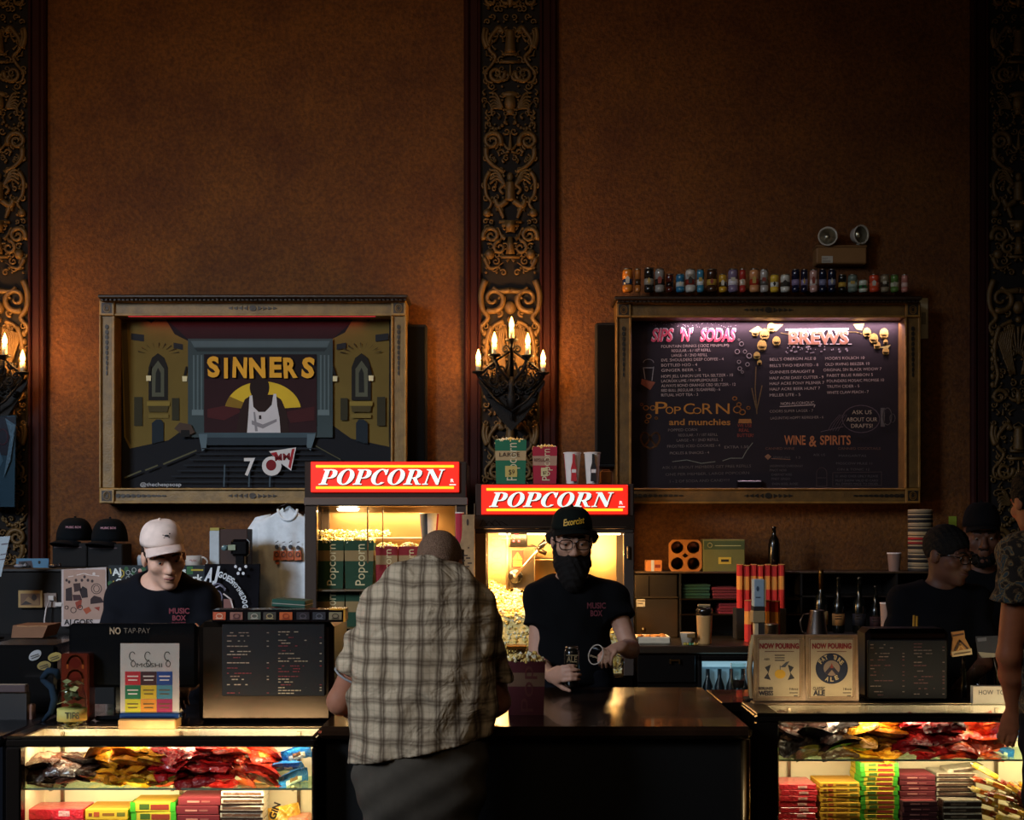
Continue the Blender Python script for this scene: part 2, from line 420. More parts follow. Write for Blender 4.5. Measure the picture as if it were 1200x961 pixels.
def pilaster(num, cx, label):
    global rel_mesh
    t = thing('trim_%d' % num, label, 'pilaster', (cx, DW, 0)); t['kind'] = 'structure'
    m = MB('#2e0b06')
    for sg in (-1, 1):
        a, b = sorted((cx+sg*.205, cx+sg*.262)); m.box(a, b, DW-.04, DW, 0, 6.3, .008)
        a, b = sorted((cx+sg*.262, cx+sg*.30)); m.box(a, b, DW-.055, DW, 0, 6.3, .012)
        a, b = sorted((cx+sg*.19, cx+sg*.208)); m.box(a, b, DW-.06, DW, 0, 6.3, .006)
    m.build('moulding', 'redwood', t)
    MB('#120a06').box(cx-.2, cx+.2, DW-.035, DW, 0, 6.3).build('panel', 'matte', t)
    if rel_mesh is None:
        ob = relief().build('carved_relief', 'gilt', None, (0, 0, 0)); rel_mesh = ob.data
    else:
        ob = bpy.data.objects.new('carved_relief', rel_mesh); C.objects.link(ob)
    ob.parent = t; ob.location = (0, 0, 0)
    # relief is modelled about y = -.075 in front of the wall
    return t
pilaster(1, X(2, DW), 'carved gilt pilaster at the far left edge of the wall')
pilaster(2, X(598, DW), 'carved gilt pilaster in the middle of the wall, lit by candles')
pilaster(3, X(1190, DW), 'dark carved pilaster at the right end of the wall')
# ================================================================ sconces
def sconce(cx, label):
    D = DW-.26; t = thing('wall_sconce', label, 'wall sconce', (cx, DW-.08, Z(470, D)), 'candle sconces on the pilasters')
    def W(dx, py, dy=0): return Vector((cx+dx*D/F, D+dy, Z(py, D)))
    k = D/F
    iron = MB('#0f0a06')
    cups = [(0, 400, -.05), (-20, 417, -.02), (19, 418, -.02), (-39, 436, .02), (37, 437, .02)]
    for dx, py, dy in cups:
        iron.lathe([(1.5*k, -.03), (2.5*k, -.012), (7*k, -.004), (7.6*k, .006), (6.4*k, .008), (2*k, .0)], W(dx, py, dy), 14)
        a = W(dx, py+4, dy); b = W(dx*.75, py+14, dy+.03); c = W(dx*.3, py+24 if abs(dx) > 5 else py+10, dy+.03); d = W(0, 448, .05)
        iron.tube([a, b, c, d], [2.2*k, 2*k, 2*k, 2.4*k], 6)
    for sg in (-1, 1):
        iron.tube([W(sg*39, 440), W(sg*20, 424), W(0, 410)], 1.6*k, 6); iron.tube([W(sg*38, 446), W(sg*18, 470), W(0, 482)], 1.6*k, 6)
        for (ox, oy, r, a0, sd) in ((7, 409, 5, 180, 1), (24, 428, 5, 0, 1), (12, 434, 7, 90, -1), (9, 450, 6, 0, 1), (22, 446, 6, 180, -1), (30, 440, 4, 0, 1), (6, 466, 5, 120, 1)):
            pts = spiral(ox, oy, r, 1.4, a0, sd, 18); iron.tube([W(sg*a, b, .01) for a, b in pts], [1.3*k]*len(pts), 5)
    for pts in ([(-40, 446), (-26, 440), (0, 430), (26, 440), (40, 446), (30, 466), (14, 490), (0, 504), (-14, 490), (-30, 466)],):
        iron.prism([pts], lambda a, b, w: tuple(W(a, b, .06+w)), .012)
    for r_ in range(3):
        for sg in (-1, 1):
            pts = spiral(10+r_*8, 455+r_*3, 5.5-r_*.6, 1.5, 90+r_*60, sg, 18); iron.tube([W(sg*a, b, .045) for a, b in pts], [1.4*k]*len(pts), 5)
            iron.tube([W(sg*(4+r_*9), 424+r_*6, .03), W(sg*(8+r_*9), 436+r_*4, .03), W(sg*(3+r_*9), 446+r_*2, .03)], 1.5*k, 5)
    iron.lathe([(1*k, 0), (5*k, .03), (8*k, .09), (4*k, .13), (6*k, .17), (2*k, .22)], W(0, 482, .03), 14)
    iron.lathe([(.0, -.05), (.012, -.03), (.006, 0), (.02, .02)], W(0, 484, .03), 10)
    iron.tube([W(0, 450, .03), Vector((cx, DW-.05, Z(450, D)))], .018, 8); iron.lathe([(.0, 0), (.05, 0), (.06, .02), (.0, .03)], (cx, DW-.05, Z(452, D)), 14, (0, -1, 0))
    iron.build('iron_bracket', 'iron', t)
    for dx, py, dy in cups:
        c = W(dx, py, dy)
        MB('#e8d6b0').lathe([(2.9*k, .006), (3*k, 13*k), (2*k, 13.5*k)], c, 14).build('candle_sleeve', 'wax', t)
        z0 = 13.2*k
        MB('#ffb75a').lathe([(1.4*k, z0), (2.6*k, z0+2.5*k), (2.9*k, z0+5*k), (2.0*k, z0+9*k), (.9*k, z0+12*k), (0.02*k, z0+14.5*k)], c, 14).build('bulb', 'flame', t)
        light('bulb_light', 'POINT', c+Vector((0, -.012, z0+5.5*k)), SC_W, WARM, .03)
    return t
SC_W = 7.
sconce(X(599.5, DW-.26), 'five-candle iron sconce on the middle pilaster, all candles in view')
sconce(X(-12, DW-.26), 'five-candle iron sconce cut by the left edge of the photo')
# ================================================================ framed boards
def frame_unit(x0, x1, y0, y1, w, D, cols, nm, label, cat):
    base = P((x0+x1)/2, y1, D); t = thing(nm, label, cat, (base.x, DW, base.z))
    a, b, c = cols
    m = MB(a)
    def bar(p0, p1, q0, q1, hor):
        m.c = a; m.pbox(p0, p1, q0, q1, D, DW, .004)
        m.c = b
        if hor:
            m.pbox(p0, p1, q0, q0+2.2, D-.02, D+.01, .003); m.pbox(p0, p1, q1-2.6, q1, D-.014, D+.01, .003)
        else:
            m.pbox(p0, p0+2.2, q0, q1, D-.02, D+.01, .003); m.pbox(p1-2.6, p1, q0, q1, D-.014, D+.01, .003)
    bar(x0, x1, y0+7, y0+7+w, True); bar(x0, x1, y1-w, y1, True)
    bar(x0, x0+w, y0+7+w, y1-w, False); bar(x1-w, x1, y0+7+w, y1-w, False)
    m.build('frame', 'frame', t)
    m = MB('#2b1b10'); m.pbox(x0-2, x1+2, y0, y0+4, D-.10, DW, .006); m.pbox(x0+1, x1-1, y0+4, y0+7.5, D-.06, DW, .006)
    n = int((x1-x0)/5)
    for i in range(n): m.pbox(x0+2+i*5, x0+4.6+i*5, y0+4.4, y0+7, D-.075, D-.055)
    m.build('cornice', 'frame', t)
    for cx, cy in ((x0+w/2, y0+7+w/2), (x1-w/2, y0+7+w/2), (x0+w/2, y1-w/2), (x1-w/2, y1-w/2)):
        q = MB(b); h = w/2-.5
        q.pbox(cx-h, cx+h, cy-h, cy+h, D-.022, D, .003); q.c = c; q.pbox(cx-h+2.5, cx+h-2.5, cy-h+2.5, cy+h-2.5, D-.024, D-.01)
        q.c = b
        for r in (2.2, 3.8): q.ring(cx, cy, r, r*1.25, .9, D-.028)
        q.build('corner_block', 'frame', t)
    q = MB(c); mx = (x0+x1)/2; yy = y0+7+w/2
    for cy in (yy, y1-w/2):
        q.pell(mx, cy, 4, 3.4, D-.008, .008)
        for sg in (-1, 1):
            for k in range(4): q.ppoly([(mx+sg*(6+k*6), cy-2.6+k*.3), (mx+sg*(11+k*6), cy), (mx+sg*(6+k*6), cy+2.6-k*.3)], D-.007, .007)
    for sx in (x0+w/2, x1-w/2):
        for k in range(10): q.pell(sx, y0+w+20+k*6, 2.2-.12*k, 2.8, D-.007, .007, 8)
    for sg, sx in ((1, x0+w+4), (-1, x1-w-4)):
        for k in range(10): q.pell(sx+sg*k*6, y1-w/2, 3, 2.4-.15*k, D-.007, .007, 8)
    q.build('carved_ornament', 'frame', t)
    return t
BRD_W = 8.
# painted film sign -------------------------------------------------
DF = DW-.2; DPn = DW-.05
t = frame_unit(116, 476, 345, 590, 18, DF, ('#8a6c38', '#9c7a40', '#2e2212'), 'framed_painting', 'large framed painted cinema sign reading SINNERS, on the left wall', 'framed sign')
m = MB('#07080c'); m.pbox(128, 464, 362, 580, DPn, DW); m.build('backing_board', 'paint', t)
def U(a, b): return (100+a*.325, 330+b*.325)
def L_(pts): return [U(a, b) for a, b in pts]
m = MB('#0b0e15'); lay = [0]
def dep():
    lay[0] += 1; return DPn-.0004*lay[0]
def pol(col, pts, th=.0003): m.c = col; m.ppoly(L_(pts), dep(), th)
pol('#0c0f16', [(110, 118), (1100, 118), (1100, 752), (110, 752)])
pol('#2a1016', [(280, 122), (985, 122), (890, 208), (370, 208)])
wallL = [(128, 132), (206, 128), (238, 150), (262, 126), (285, 128), (304, 160), (322, 190), (352, 205), (372, 215), (372, 520), (300, 572), (240, 585), (160, 602), (140, 560)]
pol('#6e5b26', wallL); pol('#6e5b26', [(min(1258-a, 1096), b-6) for a, b in wallL])
for q in (0, 1):
    g = (lambda a: a) if q == 0 else (lambda a: min(1258-a, 1096))
    pol('#4a3c18', [(g(132), 150), (g(150), 148), (g(165), 590), (g(146), 560)])
    for (a0, a1, b0, b1) in ((165, 212, 186, 216), (318, 352, 220, 246)):
        pol('#23262a', [(g(a0), b0), (g(a1), b0+6), (g(a1), b1), (g(a0), b1-6)])
    pol('#1c1a16', [(g(228), 428), (g(228), 310), (g(240), 275), (g(262), 258), (g(285), 275), (g(298), 310), (g(298), 428)])
    pol('#585a48', [(g(240), 415), (g(240), 315), (g(262), 285), (g(284), 315), (g(284), 415)]); pol('#20221f', [(g(252), 400), (g(254), 330), (g(262), 310), (g(272), 330), (g(272), 400)])
    for k in range(9):
        a = math.radians(20+k*17); pol('#3a2d12', [(g(262+48*math.cos(a)), 270-30*math.sin(a)), (g(262+80*math.cos(a)), 270-52*math.sin(a)), (g(262+80*math.cos(a)+3), 270-52*math.sin(a)+5)])
    for (a0, a1, b0, b1) in ((176, 206, 416, 520), (312, 338, 420, 500)):
        pol('#33301e', [(g(a0), b0), (g(a1), b0), (g(a1), b1), (g(a0), b1)])
    pol('#8a7634', [(g(222), 432), (g(305), 432), (g(305), 448), (g(222), 448)]); pol('#4a4020', [(g(226), 448), (g(300), 448), (g(296), 470), (g(230), 470)])
    pol('#7a6830', [(g(228), 478), (g(300), 478), (g(300), 492), (g(228), 492)])
    pol('#1a262e', [(g(240), 585), (g(240), 510), (g(255), 497), (g(272), 497), (g(282), 510), (g(282), 575)])
    for a, b in ((228, 348), (358, 350)): pol('#e8d9a8', [(g(a-9), b-9), (g(a+9), b-9), (g(a+8), b+10), (g(a-8), b+10)])
    for a, b in ((228, 348), (358, 350)): pol('#16120c', [(g(a-4), b-12), (g(a+6), b-14), (g(a+10), b-44), (g(a+4), b-44)])
m.c = '#3c4a4c'; m.ppoly(L_([(370, 206), (892, 206), (892, 562), (370, 562)]), dep(), .0004, [L_([(428, 262), (428, 545), (834, 545), (834, 262)])])
pol('#55666a', [(380, 214), (882, 214), (872, 236), (392, 236)]); pol('#2a3436', [(392, 240), (872, 240), (862, 252), (404, 252)])
for a in (388, 402, 416, 846, 860, 874): pol('#5c6c6e', [(a, 265), (a+6, 265), (a+6, 470), (a, 470)])
for a in (384, 838): pol('#6a7a7c', [(a, 462), (a+42, 462), (a+42, 482), (a, 482)])
pol('#2c0f14', [(428, 262), (834, 262), (834, 545), (428, 545)])
pol('#170a10', [(428, 262), (834, 262), (834, 350), (428, 350)]); pol('#4a1a1c', [(440, 460), (540, 440), (560, 470), (500, 500), (440, 490)]); pol('#421618', [(720, 470), (826, 450), (826, 500), (740, 510)])
arc = [(640+138*math.cos(math.radians(a)), 468-108*math.sin(math.radians(a))) for a in range(8, 173, 6)]
arc2 = [(640+70*math.cos(math.radians(a)), 468-62*math.sin(math.radians(a))) for a in range(172, 7, -6)]
pol('#dcb62e', arc+arc2); pol('#8a6a1e', [(640+138*math.cos(math.radians(a)), 468-108*math.sin(math.radians(a))) for a in range(150, 173, 4)]+[(640+70*math.cos(math.radians(a)), 468-62*math.sin(math.radians(a))) for a in range(172, 149, -4)])
pol('#2a1712', [(545, 545), (556, 470), (575, 425), (600, 408), (680, 408), (706, 425), (726, 470), (735, 545)])
m.c = '#22120e'; m.pell(*U(628, 382), 11.5, 15, dep(), .0003); pol('#22120e', [(608, 395), (650, 395), (660, 425), (600, 425)])
pol('#d2cccb', [(583, 545), (588, 480), (592, 412), (602, 410), (606, 452), (625, 470), (648, 470), (672, 445), (678, 405), (688, 405), (692, 450), (700, 490), (704, 545)])
pol('#8f8a8c', [(600, 500), (640, 515), (690, 495), (690, 505), (640, 530), (600, 515)]); pol('#8f8a8c', [(606, 470), (612, 470), (622, 540), (612, 540)]); pol('#2a2020', [(626, 482), (634, 482), (635, 496), (626, 496)])
pol('#41525a', [(410, 545), (832, 545), (826, 562), (416, 562)]); pol('#27323a', [(416, 562), (826, 562), (806, 590), (440, 590)])
pol('#5a6c74', [(408, 550), (440, 550), (436, 600), (420, 612)]); pol('#5a6c74', [(832, 550), (800, 550), (798, 596), (812, 610)])
for k in range(7): pol('#1a222a', [(420-k*22, 600+k*20), (830+k*20, 600+k*20), (830+k*20, 604+k*20), (420-k*22, 604+k*20)])
for (a, b, c, d) in ((140, 705, 200, 680), (215, 678, 260, 660), (280, 656, 400, 606), (830, 590, 920, 640)): pol('#57553c', [(a, b), (c, d), (c+2, d+5), (a+2, b+5)])
for a in (500, 590, 665): pol('#44545e', [(a, 660), (a+5, 660), (a+2, 740), (a-3, 740)])
pol('#4a3a30', [(320, 530), (340, 508), (380, 515), (395, 545), (360, 560)]); pol('#101010', [(345, 535), (375, 535), (378, 560), (342, 560)])
pol('#8a1c24', [(690, 122), (890, 122), (870, 132), (700, 134)])
# film gauge: 7, reel for the 0 and a striped cone
m.c = '#d8d4d0'; m.text('7', *U(572, 698), dep(), 21, 13, bold=.02); m.pell(*U(672, 665), 11.5, 11.5, dep(), .0003); m.c = '#7a1a20'; m.pell(*U(670, 662), 6, 6.5, dep(), .0003)
pol('#d8d4d0', [(662, 612), (760, 598), (742, 682), (700, 652)]); pol('#a8242c', [(668, 618), (690, 614), (702, 646), (694, 644)]); pol('#a8242c', [(745, 604), (755, 602), (740, 676), (732, 668)])
m.c = '#7a1a20'; m.text('MM', *U(684, 646), dep(), 8, 18, bold=.03, rot=4)
m.build('painting', 'matte', t)
m = MB('#eaaa34')
for i, (ch, a, w, r) in enumerate((('S', 442, 44, 4), ('I', 500, 14, 0), ('N', 530, 52, -2), ('N', 592, 58, 2), ('E', 664, 44, 0), ('R', 716, 50, 3), ('S', 778, 46, -4))):
    x, y = U(a, 342+(i % 2)*3); m.text(ch, x, y, DPn-.045, 23, w*.325, bold=.045, rot=r)
m.build('title_lettering', 'matte', t); m = MB('#c8ccd0'); m.text('@thecheapsoap', *U(198, 738), DPn-.045, 4.6, 48)
m.build('lettering', 'matte', t)
MB('#c02a34').pbox(150, 440, 369, 371, DF+.02, DF+.03).build('light_strip', 'glow', t)
light('painting_strip_light', 'AREA', P(296, 377, DPn-.035), .25, (1., .15, .15), 1.4, .03, tilt=15)
# chalk menu ---------------------------------------------------------
t = frame_unit(722, 1079, 347, 590, 18, DF, ('#6a4c22', '#8a6228', '#1e150a'), 'framed_chalkboard', 'large framed chalk menu board listing sodas, popcorn and brews', 'menu board')
MB('#190f16').pbox(734, 1066, 364, 580, DPn, DW).build('slate', 'matte', t)
D = DPn-.003
m = MB('#b9a49a')
def ln(s, x, y, w=None, h=3.4, r=1.2, col=None):
    if col: m.c = col
    m.text(s, x, y+h/2, D, h, w, rot=r)
for s, x, y, w in (('FOUNTAIN DRINKS (12OZ MINIMUM):', 775, 406, 80), ('REGULAR - 6 / 1ST REFILL', 787, 411, 46), ('LARGE - 8 / 2ND REFILL', 787, 416.5, 42), ('EVE. SHOULDERS DEEP COFFEE - 4', 775, 422, 73),
                   ('BOTTLED H2O - 4', 775, 428, 42), ('GINGER BEER - 5', 775, 434, 46), ('HOPS JELL UNION LIFE TEA SELTZER - 10', 775, 441, 84), ('LACROIX LIME / PAMPLEMOUSSE - 3', 775, 446.5, 72),
                   ('ALWAYS BOND ORANGE CBD SELTZER - 12', 775, 452, 87), ('RED BULL (REGULAR / SUGARFREE) - 6', 775, 457.5, 69), ('RITUAL HOT TEA - 3', 775, 463, 43)):
    ln(s, x, y, w)
for s, x, y, w in (('POPPED CORN', 783, 504, 34), ('REGULAR - 7 / 1ST REFILL', 795, 510, 46), ('LARGE - 9 / 2ND REFILL', 793, 516, 49), ('FROSTED ICED COOKIES - 4', 782, 523, 62), ('EXTRA 1.50', 849, 524, 28), ('PICKLES & SNACKS - 4', 785, 531, 46)):
    ln(s, x, y, w, 3.2, col='#7a6c66')
for s, x, y, w in (('ASK US ABOUT MEMBERS GET FREE REFILLS', 776, 548, 104), ('ONE PER MEMBER, LARGE POPCORN', 780, 556, 98), ('1 - 2 OF SODA AND CANDY!!!', 785, 564, 70)):
    ln(s, x, y, w, 3.2, col='#5c524e')
m.c = '#b9a49a'
for s, y, w in (("BELL'S OBERON ALE 8", 421, 54), ("BELL'S TWO HEARTED - 8", 428.5, 57), ('GUINNESS DRAUGHT 8', 436, 52), ('HALF ACRE DAISY CUTTER - 9', 443, 63), ('HALF ACRE PONY PILSNER 7', 449.5, 64), ('HALF ACRE BEER HUNT 7', 456, 59), ('MILLER LITE - 5', 463, 36)):
    ln(s, 902, y, w)
for s, x, y, w in (("MOOR'S KOLSCH 10", 967, 420, 46), ('OLD IRVING BEEZER 10', 967, 427, 52), ('ORIGINAL SIN BLACK WIDOW 7', 965, 433.5, 68), ('PABST BLUE RIBBON 5', 969, 440, 54), ('FOUNDERS MOSAIC PROMISE 10', 969, 446.5, 67), ('TRUTH CIDER - 5', 969, 453, 38), ('WHITE CLAW PEACH - 7', 969, 460, 49)):
    ln(s, x, y, w)
ln('NON-ALCOHOLIC', 915, 473, 39, 3.4, 2); m.pline([(914, 476.5), (934, 475.5), (955, 474.5), (954, 477)], .8, D)
ln('COORS SUPER LAGER - 7', 902, 482, 51, 3.2, col='#8a7a72'); ln('LAGUNITAS HOPPY REFRESHER - 6', 903, 490, 62, 3.2)
for s, y, w in (('ASK US', 483, 23), ('ABOUT OUR', 491.5, 36), ('DRAFTS!', 499, 25)): m.c = '#b8a088'; m.text(s, 1010, y+2.3, D, 4.8, w, 'C')
m.c = '#5c4c50'; m.ring(1009, 491, 22, 16, .9, D); m.pline([(988, 500), (975, 503), (962, 506)], .8, D)
for k in range(5): m.pline([(970+k*3, 505), (975+k*4, 496-k*1.5), (984+k*2, 486)], .5, D)
m.c = '#5e5654'; m.ring(1040, 488, 5, 10, .9, D); m.pbox(1032, 1037, 478, 500, D, D+.001); m.ring(1046, 490, 3, 5, .8, D)
m.c = '#6a4a3c'; m.text('CANNED WINE', 897, 527, D, 3, 34); m.text('CANNED COCKTAILS', 982, 527, D, 3, 50)
m.c = '#575050'
for s, x, y, w in (('SPARKLING', 906, 536, 20), ('13', 933, 536, 5), ('UNDERWOOD CHARDONNAY', 902, 546, 39), ('PINOT NOIR', 902, 551, 20), ('CABERNET ROSE', 904, 556, 24), ('PINOT GRIGIO', 904, 561, 22), ('EVEN KEEL ROSE', 905, 567, 30), ('ASK US', 953, 533, 14),
                   ('MARGARITAS', 983, 534, 32), ('MOSCOW MULE 11', 980, 543, 42), ('GIN & TONIC 12', 981, 550, 38), ('21 AND OVER ONLY PLEASE', 979, 558, 50), ('MUST SHOW VALID ID CARD', 979, 563, 50), ('ALL DRINKS MADE TO ORDER', 979, 567, 50)):
    m.text(s, x, y+1.4, D, 2.8, w)
m.c = '#4a3c3a'; m.pline([(976, 554), (1033, 553), (1033, 569), (976, 570), (976, 554)], .6, D); m.ring(963, 555, 6, 7, .9, D, 16, 0, 180); m.pline([(957, 555), (957, 570), (969, 570), (969, 555)], .7, D); m.pline([(957, 560), (969, 560)], .7, D)
m.c = '#8a6248'; m.ppoly([(896, 535), (900, 532), (904, 535), (900, 539)], D, .001); m.pline([(904, 537.5), (926, 538.5)], .6, D)
m.build('small_lettering', 'chalk', t)
m = MB('#c24a5c')
def big(s, x, y, h, w, c1, c2=None, sh=0., bold=.02):
    m.c = c2 or c1
    if c2: m.text(s, x+.8, y-1, D-.0005, h, w, bold=bold, shear=sh)
    m.c = c1; m.text(s, x, y, D-.001, h, w, bold=bold, shear=sh)
for s, x, w in (('SIPS', 763, 26), ("'N'", 797, 15), ('SODAS', 820, 42)): big(s, x, 400, 15, w, '#cf4a62', '#c8c0c4', .25, .03)
m.build('title_lettering', 'chalk', t); m = MB()
for s, x, w, h in (('P', 768, 14, 15), ('O', 780, 9, 9), ('P', 790, 8, 9), ('C', 801, 13, 13), ('O', 812, 10, 8), ('R', 823, 12, 13), ('N', 839, 16, 13)): big(s, x, 485, h, w, '#b5762c', None, 0, .0)
big('and munchies', 784, 498, 7.5, 72, '#a86f30')
m.build('title_lettering', 'chalk', t); m = MB()
big('BREWS', 924, 403, 15, 70, '#b07a5c', '#d8c8cc', 0, .035)
m.c = '#d8cccc'; m.pline([(921, 386.5), (994, 385.5)], 2, D-.0012)
for k in range(9): m.ppoly([(924+k*7.6, 386), (930+k*7.6, 386), (927+k*7.6, 390+(k*5) % 4)], D-.0012, .001)
for x in range(924, 995, 7): m.pline([(x, 403.2), (x+4, 403.2)], 1, D)
m.build('title_lettering', 'chalk', t); m = MB()
big('WINE', 919, 521, 11, 25, '#b06a40', None, 0, .02); big('&', 948, 523, 13, 9, '#b06a40', None, 0, .02); big('SPIRITS', 961, 521, 11, 36, '#b06a40', None, 0, .02)
m.build('title_lettering', 'chalk', t)
m = MB('#c9a85a')
def hop(x, y, r, ang=0):
    m.c = '#c0a050'; m.pell(x, y, r*.8, r, D, .001, 12); m.c = '#4a3818'
    for q in (-.45, 0, .45): m.ring(x+q*r*.6, y-.1*r, r*.3, r*.5, .9, D-.001, 10, 200, 340); m.ring(x+q*r*.6, y+.5*r, r*.3, r*.4, .9, D-.001, 10, 200, 340)
for x, y, r in ((885, 390, 5), (896, 392, 7), (893, 405, 7), (904, 384, 6), (910, 400, 6), (887, 417, 5), (890, 425, 3.5), (1016, 390, 6), (1024, 397, 6.5), (1036, 391, 6.5), (1028, 405, 5), (1038, 412, 5), (1038, 401, 3.5)): hop(x, y, r)
m.c = '#b8a860'
for pts in ([(878, 388), (888, 382), (894, 386), (886, 392)], [(900, 380), (918, 380), (910, 388), (902, 388)], [(1000, 380), (1013, 379), (1010, 387), (1004, 386)], [(1030, 407), (1044, 404), (1040, 409)]): m.ppoly(pts, D-.0004, .001)
m.c = '#7a6a3a'; m.pline([(915, 390), (925, 392), (930, 388)], .7, D); m.pline([(994, 389), (1003, 389), (1010, 391)], .7, D)
m.c = '#6a5230'; m.pline([(886, 430), (885, 455), (887, 485)], 1.2, D); m.pline([(881, 455), (886, 478)], 1.2, D); m.pline([(893, 452), (887, 480)], 1.2, D)
m.c = '#8a5c34'
m.pline(smooth([(769, 523), (765, 518), (762, 513), (758, 508), (753, 508), (751, 514), (754, 521), (762, 526)])+smooth([(762, 526), (770, 521), (773, 514), (771, 508), (766, 508), (762, 513), (759, 518), (755, 523)]), 2, D)
m.c = '#8a4a34'; m.ppoly([(752, 444), (768, 448), (762, 457), (751, 450)], D, .001); m.c = '#8a8484'; m.pline([(754, 431), (756, 444)], 1, D); m.pline([(766, 430), (764, 446)], 1, D); m.ring(760, 425, 6, 4, .8, D, 14, 0, 180); m.pline([(754, 431), (766, 431)], 1, D)
m.c = '#b0a4a0'
for x, y, r in ((869, 403, 2.4), (864, 412, 2.6), (873, 412, 2), (878, 417, 2.8), (866, 424, 2), (876, 427, 2.2), (867, 432, 2.2), (870, 436, 1.4), (866, 398, 1)): m.ring(x, y, r, r, .8, D, 12)
for k in range(60): m.c = '#9a8f92'; x = 762+R.random()*105; m.pell(x, 376+R.random()*8, .35, .35, D, .0008, 5)
for k in range(40): x = 921+R.random()*74; m.pell(x, 405+R.random()*9, .4+R.random()*1.3, .4+R.random()*.9, D, .0008, 6)
m.c = '#a86c2c'
for x, y, r in ((864, 480, 4.5), (870, 483, 3.5), (866, 474, 2.5), (877, 478, 2), (861, 467, 2.4), (757, 478, 3), (765, 478, 3), (760, 488, 3), (758, 494, 2.2), (752, 474, 1.6), (769, 490, 1.5)): m.ring(x, y, r, r*.85, 1.1, D, 10)
m.c = '#9a6430'; m.ppoly([(866, 491), (880, 491), (881, 496), (865, 496)], D, .001); m.c = '#8a3c2c'; m.text('WE USE', 864, 500.5, D, 4, 17); m.text('REAL', 866, 506, D, 4, 12); m.text('BUTTER!', 864, 512, D, 4, 19)
m.c = '#76766c'; m.pline([(788, 541), (805, 539), (822, 543), (838, 541)], .8, D); m.pline([(847, 540), (856, 537), (870, 537), (875, 528), (882, 519)], .8, D)
m.build('chalk_drawings', 'chalk', t)
m = MB('#141014'); m.pbox(864, 893, 563, 573, D-.04, D, .004); m.c = '#8a8088'; m.pline([(865, 564.5), (892, 564.5)], .8, D-.042); m.build('eraser_ledge', 'gloss', t)
MB('#ffd6dc').pbox(760, 1050, 371, 372.5, DF+.03, DF+.05).build('light_strip', 'glow', t)
light('board_strip_light', 'AREA', P(925, 378.5, DPn-.035), BRD_W, (1., .66, .80), 1.4, .02, tilt=18)
# ================================================================ things on the wall
for i, (a, b, t0, t1, lab) in enumerate(((468, 500, 380, 546, 'tall black wall box beside the right edge of the painted SINNERS sign'), (698, 728, 378, 547, 'tall black wall box beside the left edge of the chalk menu board'))):
    t = thing('wall_speaker', lab, 'speaker', (X((a+b)/2, DW-.1), DW, Z(t1, DW-.1)))
    MB('#0b0a0a').pbox(a, b, t0, t1, DW-.1, DW, .01).build('cabinet', 'matte', t)
    q = MB('#060606'); q.pbox(a+2, b-2, t0+3, t1-3, DW-.106, DW-.09, .004); q.build('grille', 'cloth', t)
t = thing('switch_plate', 'cream wall plate beside the top right corner of the chalkboard', 'wall plate', P(1082, 397, DW-.02))
MB('#b8a888').pbox(1077, 1088, 349, 397, DW-.018, DW, .004).build('plate', 'paint', t)
q = MB('#8a7c60'); q.pbox(1080, 1085, 366, 380, DW-.024, DW-.016, .002); q.build('rocker', 'paint', t)
# emergency light
D = DW-.11; t = thing('emergency_light', 'tan emergency light box with two round lamp heads above the cans', 'emergency light', (X(986, D), DW, Z(309, D)))
m = MB('#8a6238'); m.pbox(957, 1016, 288, 309, D, DW, .008); m.c = '#7a5630'; m.pbox(956.5, 1016.5, 287, 290, D-.006, DW, .004); m.build('housing', 'paint', t)
q = MB('#b8b0a0'); q.pbox(963, 976, 300, 308, D-.004, D+.002); q.c = '#55504a'; q.text('EXIT', 964, 304, D-.005, 2, 6); q.pline([(964, 306), (973, 306)], .8, D-.005); q.build('label_plate', 'paper', t)
for cx, cy, dx, dz in ((970, 277, -.12, .05), (1009, 275, .5, -.1)):
    c = P(cx, cy, D-.02); d = Vector((dx, -1, dz)).normalized()
    h = MB('#c4bcae'); h.lathe([(.0, .075), (.03, .07), (.05, .045), (.058, .01), (.062, 0), (.062, -.008), (.054, -.006), (.048, .012), (.02, .03), (0, .034)], c+d*.0, 24, -d)
    h.tube([c-d*.03+Vector((0, 0, -.03)), Vector((c.x, D+.04, Z(289, D)))], .012, 8); hb = h.build('lamp_head', 'gloss', t)
    g = MB('#e8e4dc'); g.lathe([(.0, -.002), (.03, -.006), (.052, -.004), (.053, 0), (0, .002)], c, 20, -d); g.build('lens', 'jarglass', hb)
    r_ = MB('#c8c0b0'); r_.lathe([(.052, .0), (.04, .018), (.015, .028), (0, .03)], c, 20, -d); r_.ball(c-d*.012, .012); r_.build('reflector', 'metal', hb)
